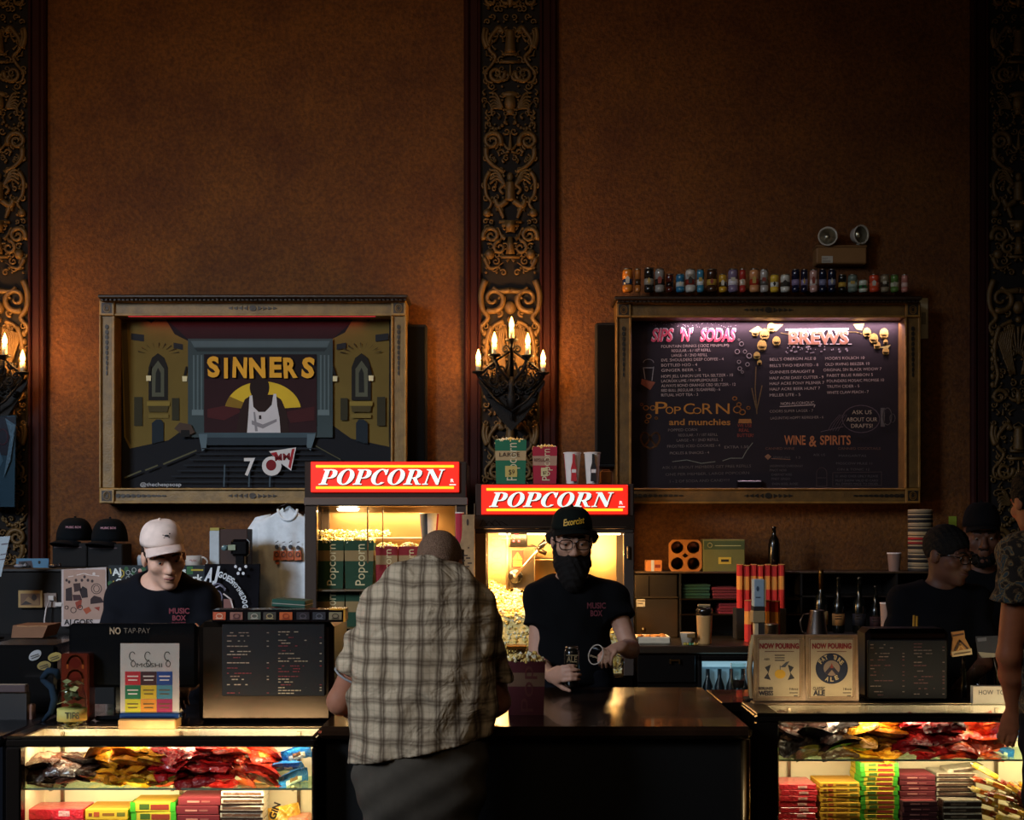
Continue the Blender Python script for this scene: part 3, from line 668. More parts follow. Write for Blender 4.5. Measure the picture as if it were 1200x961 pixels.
# cans on the chalkboard ------------------------------------------------
cans = [(30, 68, 202, '#c8782a', '#2a3a5a', 'orange can with a blue panel'), (76, 97, 202, '#a8642c', '#3a2a1c', 'slim brown can'), (110, 146, 200, '#1c1a18', '#8a8478', 'black can with a pale band'),
        (150, 186, 203, '#8e8a84', '#26221f', 'grey can with dark print'), (191, 218, 222, '#4a1c14', '#1a0e0c', 'short dark red can'), (228, 260, 222, '#2a6a8e', '#b8c0c0', 'short blue can'),
        (263, 300, 204, '#b8b4ac', '#7a2a20', 'silver can lettered LUNO'), (305, 332, 204, '#3a7a98', '#d0d4d0', 'slim light blue can'), (342, 380, 204, '#3a2416', '#b08a3a', 'brown can with gold top band'),
        (387, 416, 222, '#c09028', '#3a2a12', 'short yellow can'), (421, 458, 203, '#7a6a84', '#d8d0d4', 'lilac and white can'), (463, 486, 203, '#a8342c', '#e0c8b0', 'slim red can with pale print'),
        (500, 536, 203, '#c88a5a', '#a8321e', 'cream and red-orange can'), (539, 570, 205, '#a8a098', '#5a5650', 'grey-white can'), (577, 608, 223, '#d8b03a', '#e8e4d8', 'short white can with yellow panel'),
        (615, 650, 223, '#c8c4b8', '#3a342c', 'short white can with dark band'), (656, 685, 204, '#1a1c34', '#8a7a9a', 'tall navy can'), (690, 716, 204, '#1c1a30', '#8a7a9a', 'tall navy can'),
        (723, 752, 205, '#c09488', '#e0ccc0', 'tall pink can'), (757, 785, 204, '#161a2e', '#7a7a94', 'tall navy can'), (791, 820, 204, '#181a2c', '#7a7a94', 'tall navy can'),
        (829, 858, 224, '#1c1a16', '#b8923a', 'short black can with gold band'), (864, 900, 224, '#6a766a', '#a8b0a0', 'short grey-green can'), (904, 938, 244, '#c8ccb8', '#2e6a3a', 'squat white can with green print'),
        (943, 980, 224, '#d04a2c', '#e86a4a', 'short bright red can'), (985, 1016, 224, '#8a7a60', '#3a3024', 'short tan can'), (1022, 1052, 224, '#5a7a3a', '#c0c0a0', 'short green can'), (1062, 1087, 224, '#c07a6a', '#d8b0a0', 'short pink can')]
D = DF-.03; zt = Z(343, D)
where = {16: ', left of the first tall navy pair', 17: ', right of the first tall navy pair', 19: ', just right of the tall pink can', 20: ', left of the short black and gold can'}
where = {16: ' standing right after two short white cans', 17: ' standing just left of the tall pink can', 19: ' standing just right of the tall pink can', 20: ' standing just left of the gold-banded can'}
for i, (a, b, top, c1, c2, lab) in enumerate(cans):
    k = .3167; r = (b-a)*k/2*D/F*1.02; cx = X(720+(a+b)/2*k, D); h = (290-top)*k*D/F
    t = thing('drink_can', 'shelf row: '+lab+where.get(i, ' on top of the chalkboard'), 'can', (cx, D, zt), 'drink cans lined up on the chalkboard')
    t['label'] = lab+where.get(i, ' in the row on top of the chalkboard')
    m = MB(c1); m.lathe([(r*.8, .002), (r, .012), (r, h*.3)], (cx, D, zt), 18)
    m.c = c2; m.lathe([(r*1.002, h*.3), (r*1.002, h*.55)], (cx, D, zt), 18); m.c = c1; m.lathe([(r, h*.55), (r, h*.86), (r*.9, h*.95)], (cx, D, zt), 18)
    m.build('can_body', 'gloss', t)
    m = MB('#9a968e'); m.lathe([(r*.9, h*.95), (r*.92, h*.985), (r*.86, h), (r*.84, h*.98), (0, h*.98)], (cx, D, zt), 16); m.build('can_lid', 'metal', t)
    m = MB(('#c8c0ac', '#a8a08c', '#b89a50', '#8a3a2c', '#d0c8b8')[i % 5] if i not in (14, 15, 23, 6) else '#2a2622')
    m.ppoly([(720+((a+b)/2+q*(b-a)*.22)*k, 343-h*F/D*p) for q, p in (((-1, .62), (0, .72), (1, .62), (.7, .4), (-.7, .4)) if i % 3 == 0 else ((-1, .66), (1, .66), (1, .5), (-1, .5)) if i % 3 == 1 else ((-.8, .5), (0, .64), (.8, .5), (0, .36)))], D-r-.001, .002)
    if i == 6: m.c = '#2a2622'; m.text('LUNO', 720+(a+b)/2*k, 343-h*F/D*.7, D-r-.001, 3, 8, 'C')
    if i not in (1, 4, 16, 19, 21, 27): m.build('printed_mark', 'paint', t)
# ================================================================ popcorn machines
def ell(cx, cy, rx, ry, a0=0, a1=360, n=28):
    return [(cx+rx*math.cos(math.radians(a0+(a1-a0)*i/n)), cy+ry*math.sin(math.radians(a0+(a1-a0)*i/n))) for i in range(n+(0 if a1-a0 >= 360 else 1))]
def glyph(ch):
    bowl = [(.36, .40), (.5, .40), (.66, .43), (.79, .52), (.84, .70), (.79, .88), (.66, .97), (.5, 1.0), (0, 1.0), (0, .95), (.12, .91), (.12, .09), (0, .05), (0, 0), (.5, 0), (.5, .05), (.36, .09)]
    hole = [(.36, .46), (.36, .94), (.44, .94), (.54, .89), (.585, .70), (.54, .51), (.44, .46)]
    if ch == 'P': return [[bowl, hole]], .86
    if ch == 'O': return [[ell(.46, .5, .46, .52), ell(.46, .5, .2, .455)]], .93
    if ch == 'C':
        o = ell(.46, .5, .46, .52, 42, 318); i = ell(.47, .5, .21, .455, 318, 42) if False else list(reversed(ell(.47, .5, .21, .455, 48, 312)))
        return [[o+i], [[(.72, .64), (.80, .64), (.80, 1.0), (.75, 1.0), (.60, .9)]]], .86
    if ch == 'R':
        leg = [(.40, .44), (.62, .44), (.86, .07), (.98, .05), (.98, 0), (.70, 0)]
        return [[bowl, hole], [leg]], .98
    if ch == 'N':
        return [[[(.02, 0), (.34, 0), (.34, .05), (.23, .08), (.23, .8), (.15, .9), (.15, .08), (.02, .05)]], [[(0, 1), (.34, 1), (.90, .22), (.90, 0), (.80, 0), (.13, .92), (0, .95)]], [[(.68, 1), (1.0, 1), (1.0, .95), (.90, .92), (.90, 0), (.82, .1), (.82, .92), (.68, .95)]]], 1.02
def popcorn_word(m, x0, x1, yb, h, D, cols):
    adv = [glyph(c)[1]+.05 for c in 'POPCORN']; tot = sum(adv)+.3; kx = (x1-x0)/tot
    for col, ox, oy, d in cols:
        m.c = col; x = 0
        for c, a in zip('POPCORN', adv):
            for outs in glyph(c)[0]:
                m.prism(outs, lambda u, v, w: (X(x0+ox+(x+u+.3*v)*kx, D-d), D-d+w, Z(yb+oy-v*h, D-d)), .004)
            x += a
def sign_box(t, x0, x1, y0, y1, D, nm='backlit_sign'):
    m = MB('#e8281a'); m.pbox(x0, x1, y0, y1, D-.02, D+.05, .004); s = m.build(nm, 'sign', t)
    q = MB('#ffb41e'); q.pbox(x0+6, x1-6, y0+4, y0+7, D-.026, D-.018, .002); q.pbox(x0+6, x1-6, y1-7, y1-4, D-.026, D-.018, .002); q.build('light_stripe', 'glow', s)
    q = MB(); popcorn_word(q, x0+9, x1-15, y1-9, y1-y0-18, D-.024, (('#6a0e0a', 1.3, 1.2, 0), ('#dcefe4', 0, 0, .005))); q.c = '#f0e8e0'
    q.text('R', x1-10, y1-12, D-.03, 4, 4, bold=.03); q.pline([(x1-11, y1-9), (x1-4, y1-9)], 1.2, D-.03); q.build('lettering', 'sign', s)
ML_W, MR_W, MR_P = 15., 13., 16.
DM = 7.5; DMB = 8.08
def cabinet(x0, x1, y0, roof, w0, w1, yb, lab, pL, pR, solid=False):
    # x0..x1 outer, y0 top, roof = bottom of the head, w0..w1 window columns, yb = bottom of the glass
    t = thing('popcorn_machine', lab, 'popcorn machine', (X((x0+x1)/2, DM), (DM+DMB)/2, 0))
    zb = Z(yb, DM)
    m = MB('#3a322d'); m.pbox(x0, x1, y0, roof, DM, DMB, .006); m.build('head', 'gloss', t)
    m = MB('#3c3430')
    for a, b in ((x0, w0), (w1, x1)):
        for y0_, y1_ in ((DM, DM+.06), (DMB-.06, DMB)): MB('#463c36').box(X(a, DM), X(b, DM), y0_, y1_, zb, Z(roof, DM), .004).build('corner_post', 'gloss', t)
    m = MB('#2a2422'); m.box(X(x0, DM), X(x1, DM), DM, DMB, .1, zb, .01); m.c = '#141212'; m.box(X(x0+4, DM), X(x1-4, DM), DM+.05, DMB-.05, 0, .1)
    m.c = '#4a4442'; m.box(X(x0+10, DM), X(x1-10, DM), DM-.012, DM+.01, .2, zb-.08, .01); m.build('base_cabinet', 'steel', t)
    m = MB('#caa470'); m.box(X(x0+6, DM), X(x1-6, DM), DMB-.03, DMB-.01, zb, Z(roof, DM)); m.box(X(x0+6, DM), X(x1-6, DM), DM+.02, DMB-.02, zb-.01, zb+.004); m.build('back_panel', 'steel', t)
    m = MB(); m.box(X(w0, DM), X(w1, DM), DM+.012, DM+.018, zb, Z(roof, DM)); m.build('glass_door', 'glass', t)
    m = MB('#4a403a'); m.box(X(x0+3, DM), X(x0+3, DM)+.006, DM+.06, DMB-.06, zb, Z(roof, DM)); m.build('side_panel', 'steel' if solid else 'glass', t)
    m = MB(); m.box(X(x1-3, DM)-.006, X(x1-3, DM), DM+.06, DMB-.06, zb, Z(roof, DM)); m.build('side_glass', 'glass', t)
    return t
ML = cabinet(357, 547, 541, 593, 371, 533, 737, 'popcorn machine with higher POPCORN sign, full of green and red bags', 0, 0, True)
sign_box(ML, 364, 538, 541, 577, DM)
q = MB('#6e6058'); q.pbox(356, 548, 583, 592, DM-.015, DM+.02, .004); q.build('steel_band', 'gloss', ML)
q = MB('#ffe0b0'); q.pbox(533.5, 535, 592, 730, DM-.004, DM+.01); q.pbox(546, 547.6, 592, 705, DM-.004, DM+.01); q.build('edge_trim', 'metal', ML)
q = MB('#8a6a4a'); q.pbox(430, 431.5, 594, 660, DM+.005, DM+.02); q.pbox(448, 449, 594, 640, DM+.005, DM+.02); q.build('door_seam', 'metal', ML)
zs1 = Z(690, DM+.15); zs2 = zs1-.245
q = MB('#b0a090'); q.box(X(372, DM+.06), X(532, DM+.06), DM+.05, DMB-.04, zs1-.012, zs1, .002); q.build('wire_shelf', 'steel', ML)
q = MB('#fff0d0'); q.lathe([(.0, 0), (.06, .0), (.07, .015), (.03, .03)], (X(408, 7.8), 7.8, Z(599, 7.8)), 18); q.build('lamp', 'lamp', ML)
q = MB('#d8b890'); q.box(X(372, DM+.06), X(532, DM+.06), DM+.25, DMB-.06, Z(630, 7.75)-.012, Z(630, 7.75), .002); q.build('upper_tray', 'steel', ML)
light('machine_lamp_left', 'AREA', (X(440, 7.8), 7.82, Z(599, 7.8)), ML_W, (1., .66, .32), .6, .3, target=(X(440, 7.8), 7.8, 0))
# kernels ---------------------------------------------------------

def ico_geo():
    bm = bmesh.new(); bmesh.ops.create_icosphere(bm, subdivisions=1, radius=1)
    bm.verts.index_update(); v = [p.co.copy() for p in bm.verts]; f = [tuple(x.index for x in q.verts) for q in bm.faces]; bm.free(); return v, f
ICO = ico_geo()
def kernels(m, pts, r, cols=('#fff0b8', '#ffe08a', '#f6d070', '#fff6d8')):
    for p in pts:
        m.c = R.choice(cols)
        for q in range(3):
            o = Vector((R.uniform(-1, 1), R.uniform(-1, 1), R.uniform(-.7, 1)))*r*.55; rr = r*R.uniform(.45, .75)
            m.add([Vector(p)+o+v*rr for v in ICO[0]], ICO[1], True)
def paper_bag(px0, px1, ytop, ybot, D, dep, c1, c2, lab, text='Popcorn', fill=True, bands=(.2, .42), group=None, tcol='#d8c8a0', grp='popcorn bags', kr=.012, heap=.03):
    x0, x1 = X(px0, D), X(px1, D); z1, z0 = Z(ytop, D), Z(ybot, D); cx = (x0+x1)/2; h = z1-z0
    t = thing('popcorn_bag', lab, 'popcorn bag', (cx, D+dep/2, z0), group or grp)
    m = MB(c1); ins = .04*(x1-x0)
    def ringz(f):
        s = ins*(1-f); return x0+s, x1-s
    lev = [0, 1-bands[1], 1-bands[0], 1]
    for i in range(3):
        a, b = lev[i], lev[i+1]; m.c = c2 if i == 1 else c1
        (p0, p1), (r0, r1) = ringz(a), ringz(b); za, zb = z0+h*a, z0+h*b; y0, y1 = D, D+dep; g = dep*.18
        gx = .05*(x1-x0)
        A = [(p0, y0, za), (p1, y0, za), (p1-gx, y0+dep/2, za), (p1, y1, za), (p0, y1, za), (p0+gx, y0+dep/2, za)]
        Bq = [(r0, y0, zb), (r1, y0, zb), (r1-gx, y0+dep/2, zb), (r1, y1, zb), (r0, y1, zb), (r0+gx, y0+dep/2, zb)]
        m.add(A+Bq, [(k, (k+1) % 6, 6+(k+1) % 6, 6+k) for k in range(6)]+([(5, 4, 3, 2, 1, 0)] if i == 0 else []))
    m.c = c1; n = 14
    for k in range(n):
        a = x0+(x1-x0)*k/n; b = x0+(x1-x0)*(k+1)/n; m.add([(a, D, z1), (b, D, z1), ((a+b)/2, D, z1+.006)], [(0, 1, 2)]); m.add([(a, D+dep, z1), (b, D+dep, z1), ((a+b)/2, D+dep, z1+.006)], [(0, 1, 2)])
    m.build('bag', 'paper', t)
    if text:
        q = MB(tcol); hh = (px1-px0)*.34; q.text(text, (px0+px1)/2+hh*.4+2, ybot-4, D-.002, hh, (ybot-ytop)*.86, rot=90); q.build('lettering', 'paper', t)
    if fill:
        pts = []
        for i in range(int(90*(x1-x0)/.2)):
            u, v = R.uniform(-.46, .46), R.uniform(-.45, .45); pts.append((cx+u*(x1-x0), D+dep/2+v*dep, z1-.008+heap*(1-(u*2)**2)*(1-(v*2)**2)*R.uniform(.6, 1)))
        q = MB(); kernels(q, pts, kr); o = q.build('popcorn', 'popcorn', t); o['kind'] = 'stuff'
    return t
G1, G2, R1, R2 = '#103c28', '#927850', '#8a1626', '#a08460'
paper_bag(371, 403, 634, 690, DM+.12, .12, G1, G2, 'green popcorn bag, leftmost on the upper shelf of the left machine')
paper_bag(403.5, 438, 634, 690, DM+.12, .12, G1, G2, 'green popcorn bag beside the red bags on the left machine upper shelf')
paper_bag(440, 466, 641, 690, DM+.12, .1, R1, R2, 'red popcorn bag beside the green bags in the left machine')
paper_bag(467, 492, 641, 690, DM+.12, .1, R1, R2, 'red popcorn bag farther right in the left machine, by the customer head')
paper_bag(370, 404, 691.5, 736, DM+.12, .12, G1, G2, 'green popcorn bag, leftmost on the lower level of the left machine', bands=(.3, .58), heap=.012)
paper_bag(404.5, 439, 691.5, 736, DM+.12, .12, G1, G2, 'green popcorn bag, second on the lower level of the left machine', bands=(.3, .58), heap=.012)
q = MB(); pts = [(X(R.uniform(374, 455), 7.85), R.uniform(7.76, 7.95), Z(629, 7.75)+R.uniform(0, .035)*(1 if True else 0)) for _ in range(260)]
kernels(q, pts, .010); tag(q.build('popcorn_heap', 'popcorn'), 'loose popcorn on the upper tray of the left machine', 'popcorn', kind='stuff')
def cup(px, ytop, ybot, D, wt, wb, stripes, lab, grp=None, upside=False, mark=None):
    c = P(px, ybot, D); rt, rb = wt/2*D/F, wb/2*D/F; h = (ybot-ytop)*D/F
    if upside: rt, rb = rb, rt
    t = thing('paper_cup', lab, 'cup', c, grp); n = 28
    m = MB(); k = len(stripes)
    for j in range(n):
        m.c = stripes[int(j*k/n) % k]; a0, a1 = 2*PI*j/n-PI*.9, 2*PI*(j+1)/n-PI*.9
        m.add([c+Vector((rb*math.cos(a0), rb*math.sin(a0), 0)), c+Vector((rb*math.cos(a1), rb*math.sin(a1), 0)), c+Vector((rt*math.cos(a1), rt*math.sin(a1), h)), c+Vector((rt*math.cos(a0), rt*math.sin(a0), h))], [(0, 1, 2, 3)], True)
    m.c = stripes[0]; m.lathe([(0, 0.002), (rb*.98, .002)], c, n); m.build('cup_wall', 'paper', t)
    m = MB('#e8e0d8'); z = h if not upside else 0; r = rt if not upside else rb
    m.lathe([(r*.97, z-.004), (r*1.05, z-.003), (r*1.06, z+.003), (r*.98, z+.004)], c, n)
    if upside: m.lathe([(0, h-.001), (rt*.99, h-.001), (rt, h+.003)], c, n)
    m.build('rim', 'paper', t)
    if mark: mark(t, c, h, D)
    return t
cup(503, 602, 634, 7.72, 17, 23, ['#1a2436', '#d8d0cc', '#a01c28', '#1a2436', '#c8c0bc', '#8a1c24'], 'upside-down navy, white and red cup inside the left machine', None, True)
# bottle shaped board and red cups at the machine's right side
cup(538.5, 601, 643, DM-.06, 10, 9, ['#a81c34', '#b02038', '#d0a0a0', '#a81c34'], 'tall red paper cup beside the bottle shaped board', None)
b = ORG and None
t = thing('bottle_shaped_board', 'tan bottle shaped board between the two popcorn machines', 'sign board', P(547, 700, DM-.1))
prof = [(541.5, 603), (541.5, 621), (540.5, 632), (536, 646), (533, 655), (532, 700), (556, 700), (556, 603)]
m = MB('#a8845a'); m.ppoly(prof, DM-.1, .018); m.build('board', 'wood', t)
m = MB('#3a2618'); m.pell(548, 612, 1.4, 4, DM-.103, .003); m.pell(549, 642, .9, .9, DM-.103, .003)
for y, a, w in ((648, 538, 4), (651, 542, 6), (654, 546, 5), (657, 542, 3), (660, 548, 5), (664, 538, 12), (668, 537, 9), (672, 538, 14)): m.pbox(a, a+w, y-.8, y+.8, DM-.102, DM-.1)
m.build('printed_lines', 'paint', t)
m = MB('#141010'); m.pbox(533, 545, 643, 737, DM-.1, DM-.01, .005); m.build('cup_holder', 'matte', t)
# right machine ---------------------------------------------------
MR = cabinet(557, 743, 567, 625, 570, 731, 792, 'popcorn machine with lower POPCORN sign and kettle, behind the bearded worker', 0, 0)
sign_box(MR, 564, 736, 568, 603, DM)
q = MB('#4a403c'); q.pbox(556, 744, 604, 620, DM-.012, DM+.02, .003); q.c = '#6e6258'; q.pbox(566, 734, 617, 618, DM-.015, DM+.01); q.build('steel_band', 'steel', MR)
q = MB('#2c2624')
for k in range(4): q.tube([P(562+k*6, 617, DM-.014), P(566+k*7, 609+2*(k % 2), DM-.014), P(571+k*8, 616, DM-.014)], .002, 5)
q.build('wire_ornament', 'metal', MR)
q = MB('#8a7a6a'); q.pbox(555.2, 556.8, 590, 700, DM-.006, DM+.01); q.pbox(735, 738, 640, 655, DM-.02, DM, .003); q.build('edge_trim', 'metal', MR)
Dk = 7.78
q = MB('#b8a080'); q.pbox(594, 627, 640, 690, Dk-.08, Dk+.2, .006); q.c = '#d8b888'; q.pbox(593, 596, 625, 690, Dk-.09, Dk-.07, .002); q.build('kettle_housing', 'steel', MR)
q = MB('#161210'); q.pbox(598, 618, 625, 641, Dk-.1, Dk+.05, .004); kb = q.build('control_box', 'gloss', MR)
q = MB('#ff3a5a'); q.pell(602, 634, 1.3, 1.3, Dk-.102, .003); q.pell(608, 634, 1.3, 1.3, Dk-.102, .003); q.pbox(602, 608, 626, 627.5, Dk-.103, Dk-.1); q.build('indicator_lamp', 'glow', kb)
q = MB('#c8281c'); q.pbox(599.5, 613.5, 645, 665, Dk-.083, Dk-.079); q.c = '#e8b83a'; q.ppoly([(606.5, 647), (612, 655.5), (601, 655.5)], Dk-.085, .002); q.pbox(601.5, 611.5, 657, 663.5, Dk-.085, Dk-.083); q.c = '#3a1410'; q.text('!', 606.5, 655, Dk-.087, 5, 1.3, 'C', bold=.02)
q.pline([(602.5, 659), (610.5, 659)], .7, Dk-.087); q.pline([(602.5, 661.5), (610, 661.5)], .7, Dk-.087); q.build('warning_label', 'paint', MR)
q = MB('#1a1614'); c = P(604, 675, Dk-.1); q.lathe([(0, .02), (.02, .022), (.022, .012), (.038, .014), (.044, .004), (.044, -.02), (0, -.02)], c, 24, (0, -1, 0)); q.c = '#8a7a6a'; q.lathe([(0, .028), (.012, .026), (.014, .02)], c, 14, (0, -1, 0)); q.build('crank_wheel', 'gloss', MR)
q = MB('#d8b8a0'); q.tube([P(605, 674, Dk-.13), P(633, 641, Dk-.15)], .008, 8); hd = q.build('crank_rod', 'metal', MR)
q = MB('#121010'); q.tube([P(630, 644.5, Dk-.148), P(634, 640, Dk-.15), P(640, 634, Dk-.155)], [.01, .018, .016], 10); q.build('grip', 'gloss', hd)
q = MB('#a08868'); kc = P(640, 668, Dk+.12); q.lathe([(.0, -.09), (.10, -.085), (.13, -.04), (.135, .06), (.14, .07), (.13, .07), (.12, .05), (0, .04)], kc, 30); q.tube([P(622, 640, Dk+.1), kc+Vector((0, 0, .1))], .014, 8); q.build('kettle', 'steel', MR)
q = MB('#c89a58')
for r in range(4): q.ring(582, 636+r*14, 7-(r % 2), 5, .6, DMB-.035, 14)
q.build('reflection_rings', 'steel', MR)  # amber rings paint reflections onto the steel back wall
q = MB('#fff0d0'); q.box(X(585, 7.9), X(725, 7.9), 7.75, 7.85, Z(626, 7.6)-.005, Z(626, 7.6)+.015, .004); q.build('heat_lamp', 'lamp', MR)
light('machine_lamp_right', 'AREA', (X(650, 7.8), 7.555, Z(629, 7.55)), MR_W, (1., .56, .19), .75, .06, target=(X(645, 7.8), 7.85, .9))
light('heap_fill_left', 'POINT', (X(581, 7.56), 7.56, Z(655, 7.56)), MR_P, (1., .56, .2), .04)  # added point light without a fixture, brightens the left of the heap
light('heap_fill_right', 'POINT', (X(718, 7.56), 7.57, Z(648, 7.56)), MR_P*.6, (1., .56, .2), .04)  # added fill at the heap's right end, no lamp fitted there
zb = Z(792, DM)
def heap_z(x, y):
    u = (x-X(580, 7.6))/(X(725, 7.6)-X(580, 7.6))
    return Z(693, 7.75)+.05*math.exp(-((u-.0)/.2)**2)-.10*u-.16*max(0, (7.72-y)/.2)+.02*math.sin(x*25)
q = MB('#ffe39a'); nx, ny = 36, 14; vs = []; xa, xb = X(572, DM), X(729, DM)
for j in range(ny+1):
    for i in range(nx+1):
        x = xa+(xb-xa)*i/nx; y = DM+.03+(DMB-DM-.08)*j/ny; vs.append((x, y, heap_z(x, y)-.012))
n0 = len(vs); vs += [(a, b, zb+.01) for a, b, c in vs]
fs = [(j*(nx+1)+i, j*(nx+1)+i+1, (j+1)*(nx+1)+i+1, (j+1)*(nx+1)+i) for j in range(ny) for i in range(nx)]
for i in range(nx): fs.append((i, n0+i, n0+i+1, i+1)); a = ny*(nx+1)+i; fs.append((a, a+1, n0+a+1, n0+a))
q.add(vs, fs, True)
pts = []
for _ in range(1100):
    x = R.uniform(xa, xb); y = DM+.035+abs(R.gauss(0, .18)); y = min(y, DMB-.06); pts.append((x, y, heap_z(x, y)))
for _ in range(1300): x = R.uniform(xa, xb); pts.append((x, DM+R.uniform(.03, .045), R.uniform(zb+.02, heap_z(x, DM+.04))))
kernels(q, pts, .014); tag(q.build('popcorn_heap', 'popcorn'), 'big glowing heap of popcorn filling the right machine', 'popcorn', kind='stuff')
t = thing('perforated_scoop', 'perforated metal popcorn scoop between red bag and worker arm', 'scoop', P(606, 783, DM-.12))
q = MB('#a8763a'); q.pbox(594, 617, 757, 761, DM-.14, DM-.02, .003)
for a in range(6):
    for b_ in range(5):
        x0, y0 = 595+a*3.6, 761+b_*4; q.ring(x0+1.8, y0+2, 1.6, 1.7, 1.1, DM-.13, 8)
q.pbox(594, 617, 781, 784, DM-.14, DM-.005, .003); q.build('pan', 'metal', t)
# on top of the right machine ---------------------------------------
Dt = DM+.12
def marks(t, pts):
    q = MB()
    for c, kind, a in pts:
        q.c = c
        if kind == 'box': q.pbox(*a[:4], a[4], a[4]+.002)
        else: q.text(*a)
    q.build('label_card', 'paper', t)
t = paper_bag(580, 617, 516, 567, Dt, .12, '#1c6a48', '#b89a6c', 'green large popcorn bag on top of the right machine', bands=(.24, .46), heap=.02)
marks(t, [('#3a2a1a', 'text', ('LARGE', 585, 535, Dt-.004, 5, 24)), ('#c8b060', 'box', (592, 606, 546, 559, Dt-.004)), ('#3a2a1a', 'text', ('$9', 596, 556, Dt-.006, 6, 7))])
t = paper_bag(624, 653, 524, 567, Dt, .1, '#a81c34', '#b08a70', 'small red popcorn bag on top of the right machine', bands=(.24, .5), heap=.02)
marks(t, [('#5a2a20', 'text', ('REGULAR', 626, 541, Dt-.004, 4, 18)), ('#d8c890', 'box', (634, 642, 548, 558, Dt-.004)), ('#3a2a1a', 'text', ('$7', 636, 556, Dt-.006, 4, 4.5))])
def bottle_mark(col, px):
    def f(t, c, h, D):
        q = MB(col); q.ppoly([(px-1, 532), (px+1.6, 532), (px+2, 542), (px+4, 549), (px+3.4, 555), (px+4, 564), (px-3, 564), (px-2.6, 555), (px-3, 549), (px-1.2, 542)], Dt-.058, .003)
        q.c = '#e8e0d8'; q.pbox(px-2, px+3.2, 550, 554, Dt-.06, Dt-.057); q.build('printed_bottle', 'paint', t)
    return f
cup(670.5, 531, 567, Dt, 20, 14, ['#e8e0d8']*7+['#c8404a'], 'white paper cup with a red bottle print on the right machine', 'printed cups on the machine', False, bottle_mark('#c0242c', 672))
cup(694, 531, 567, Dt, 19, 14, ['#e8e0d8']*7+['#6a6a6a'], 'white paper cup with a black bottle print on the right machine', 'printed cups on the machine', False, bottle_mark('#161414', 695))
tag(MB('#8a5a2c').pbox(704, 717, 552, 567, Dt+.1, Dt+.2, .006).pbox(706, 715, 550, 553, Dt+.12, Dt+.18, .004).build('cardboard_box', 'paper'), 'small brown box right of the cups on the machine', 'box')
# ================================================================ back bar on the right
DB = 7.45; zbc = Z(757, DB); xb0 = X(746, DB)
t = thing('back_counter', 'steel-topped back counter right of the popcorn machine', 'counter', ((xb0+4)/2, 7.9, 0))
m = MB('#8a7c6a'); m.box(xb0, 4.2, DB, 8.38, zbc-.045, zbc, .006); m.build('counter_top', 'steel', t)
m = MB('#0e0c0b'); m.box(xb0+.01, 4.2, DB+.03, 8.38, .1, zbc-.045); m.build('carcass', 'gloss', t)
for i, (a, b) in enumerate(((747, 815),)):
    m = MB('#12100f'); m.pbox(a, b, 768, 800, DB+.012, DB+.03, .004); d = m.build('drawer', 'gloss', t)
    m = MB('#a07a48'); m.pbox(785, 797, 773, 775, DB-.012, DB+.0, .002); m.pbox(785, 786.5, 773, 778, DB-.01, DB+.015); m.pbox(795.5, 797, 773, 778, DB-.01, DB+.015); m.build('handle', 'metal', d)
# bottle cooler under it
t = thing('bottle_cooler', 'under-counter bottle cooler with a cold lit glass front', 'cooler', (X(910, DB), DB, Z(830, DB)))
zt_, zb_ = Z(768, DB-.01), Z(835, DB-.01); xa, xb = X(817, DB), X(1030, DB)
m = MB('#151414')
for (a, b, c_, d_) in ((xa, xb, zt_-.03, zt_), (xa, xb, zb_, zb_+.03), (xa, xa+.02, zb_, zt_), (xb-.02, xb, zb_, zt_)): m.box(a, b, DB-.05, DB+.0, c_, d_, .003)
m.build('door_frame', 'gloss', t)
m = MB('#9cc4d8'); m.box(xa+.02, xb-.02, DB+.024, DB+.029, zb_+.03, zt_-.03); m.build('lit_interior', 'screen', t)
m = MB('#6a8a9a'); m.box(xa+.03, xb-.03, DB-.012, DB+.01, zt_-.066, zt_-.034); m.build('light_tube', 'glow', t)
m = MB('#1c262e')
for k in range(14):
    x = xa+.06+k*.067
    m.lathe([(.028, 0), (.03, .01), (.03, .12), (.012, .17), (.012, .22)], (x, DB-.008, zb_+.03), 10)
m.build('stored_bottles', 'gloss', t)
m = MB(); m.box(xa+.02, xb-.02, DB-.046, DB-.042, zb_+.03, zt_-.03); m.build('glass_door', 'glass', t)
# stainless cabinet and dark shelves
Ds = 8.02
t = thing('steel_cabinet', 'brushed steel box standing on the back counter by the machine', 'cabinet', (X(770, Ds), Ds+.15, zbc))
m = MB('#8e7e68'); m.box(X(745, Ds), X(795, Ds), Ds, 8.36, zbc, Z(701, Ds), .006); m.build('body', 'steel', t)
m = MB('#7a6c5a'); m.box(X(744, Ds), X(794, Ds), Ds+.01, 8.36, Z(700, Ds), Z(673, Ds), .005); m.c = '#b09a78'; m.pbox(744, 795, 699.5, 701, Ds-.012, Ds+.02, .002); m.c = '#3a322a'; m.pbox(760, 761, 675, 699, Ds+.005, Ds+.02); m.build('upper_door', 'steel', t)
m = MB('#b8a888'); m.pbox(746, 756, 702, 711, Ds-.004, Ds+.005); m.c = '#5a4c3a'; m.pline([(747, 704), (755, 704)], .8, Ds-.006); m.pline([(747, 707), (753, 707)], .8, Ds-.006); m.build('paper_label', 'paper', t)
m = MB('#a89878'); m.lathe([(.012, 0), (.014, .008), (.006, .014), (0, .015)], P(754, 738, Ds), 14, (0, -1, 0)); m.build('knob', 'metal', t)
t = thing('shelf_unit', 'dark open shelf unit on the back counter right of the steel box', 'shelf', (X(950, Ds), Ds+.15, zbc))
xs0, xs1 = X(796, Ds), X(1135, Ds); zu = Z(672, Ds)
m = MB('#15110e'); m.box(xs0, xs1, 8.33, 8.36, zbc, zu)
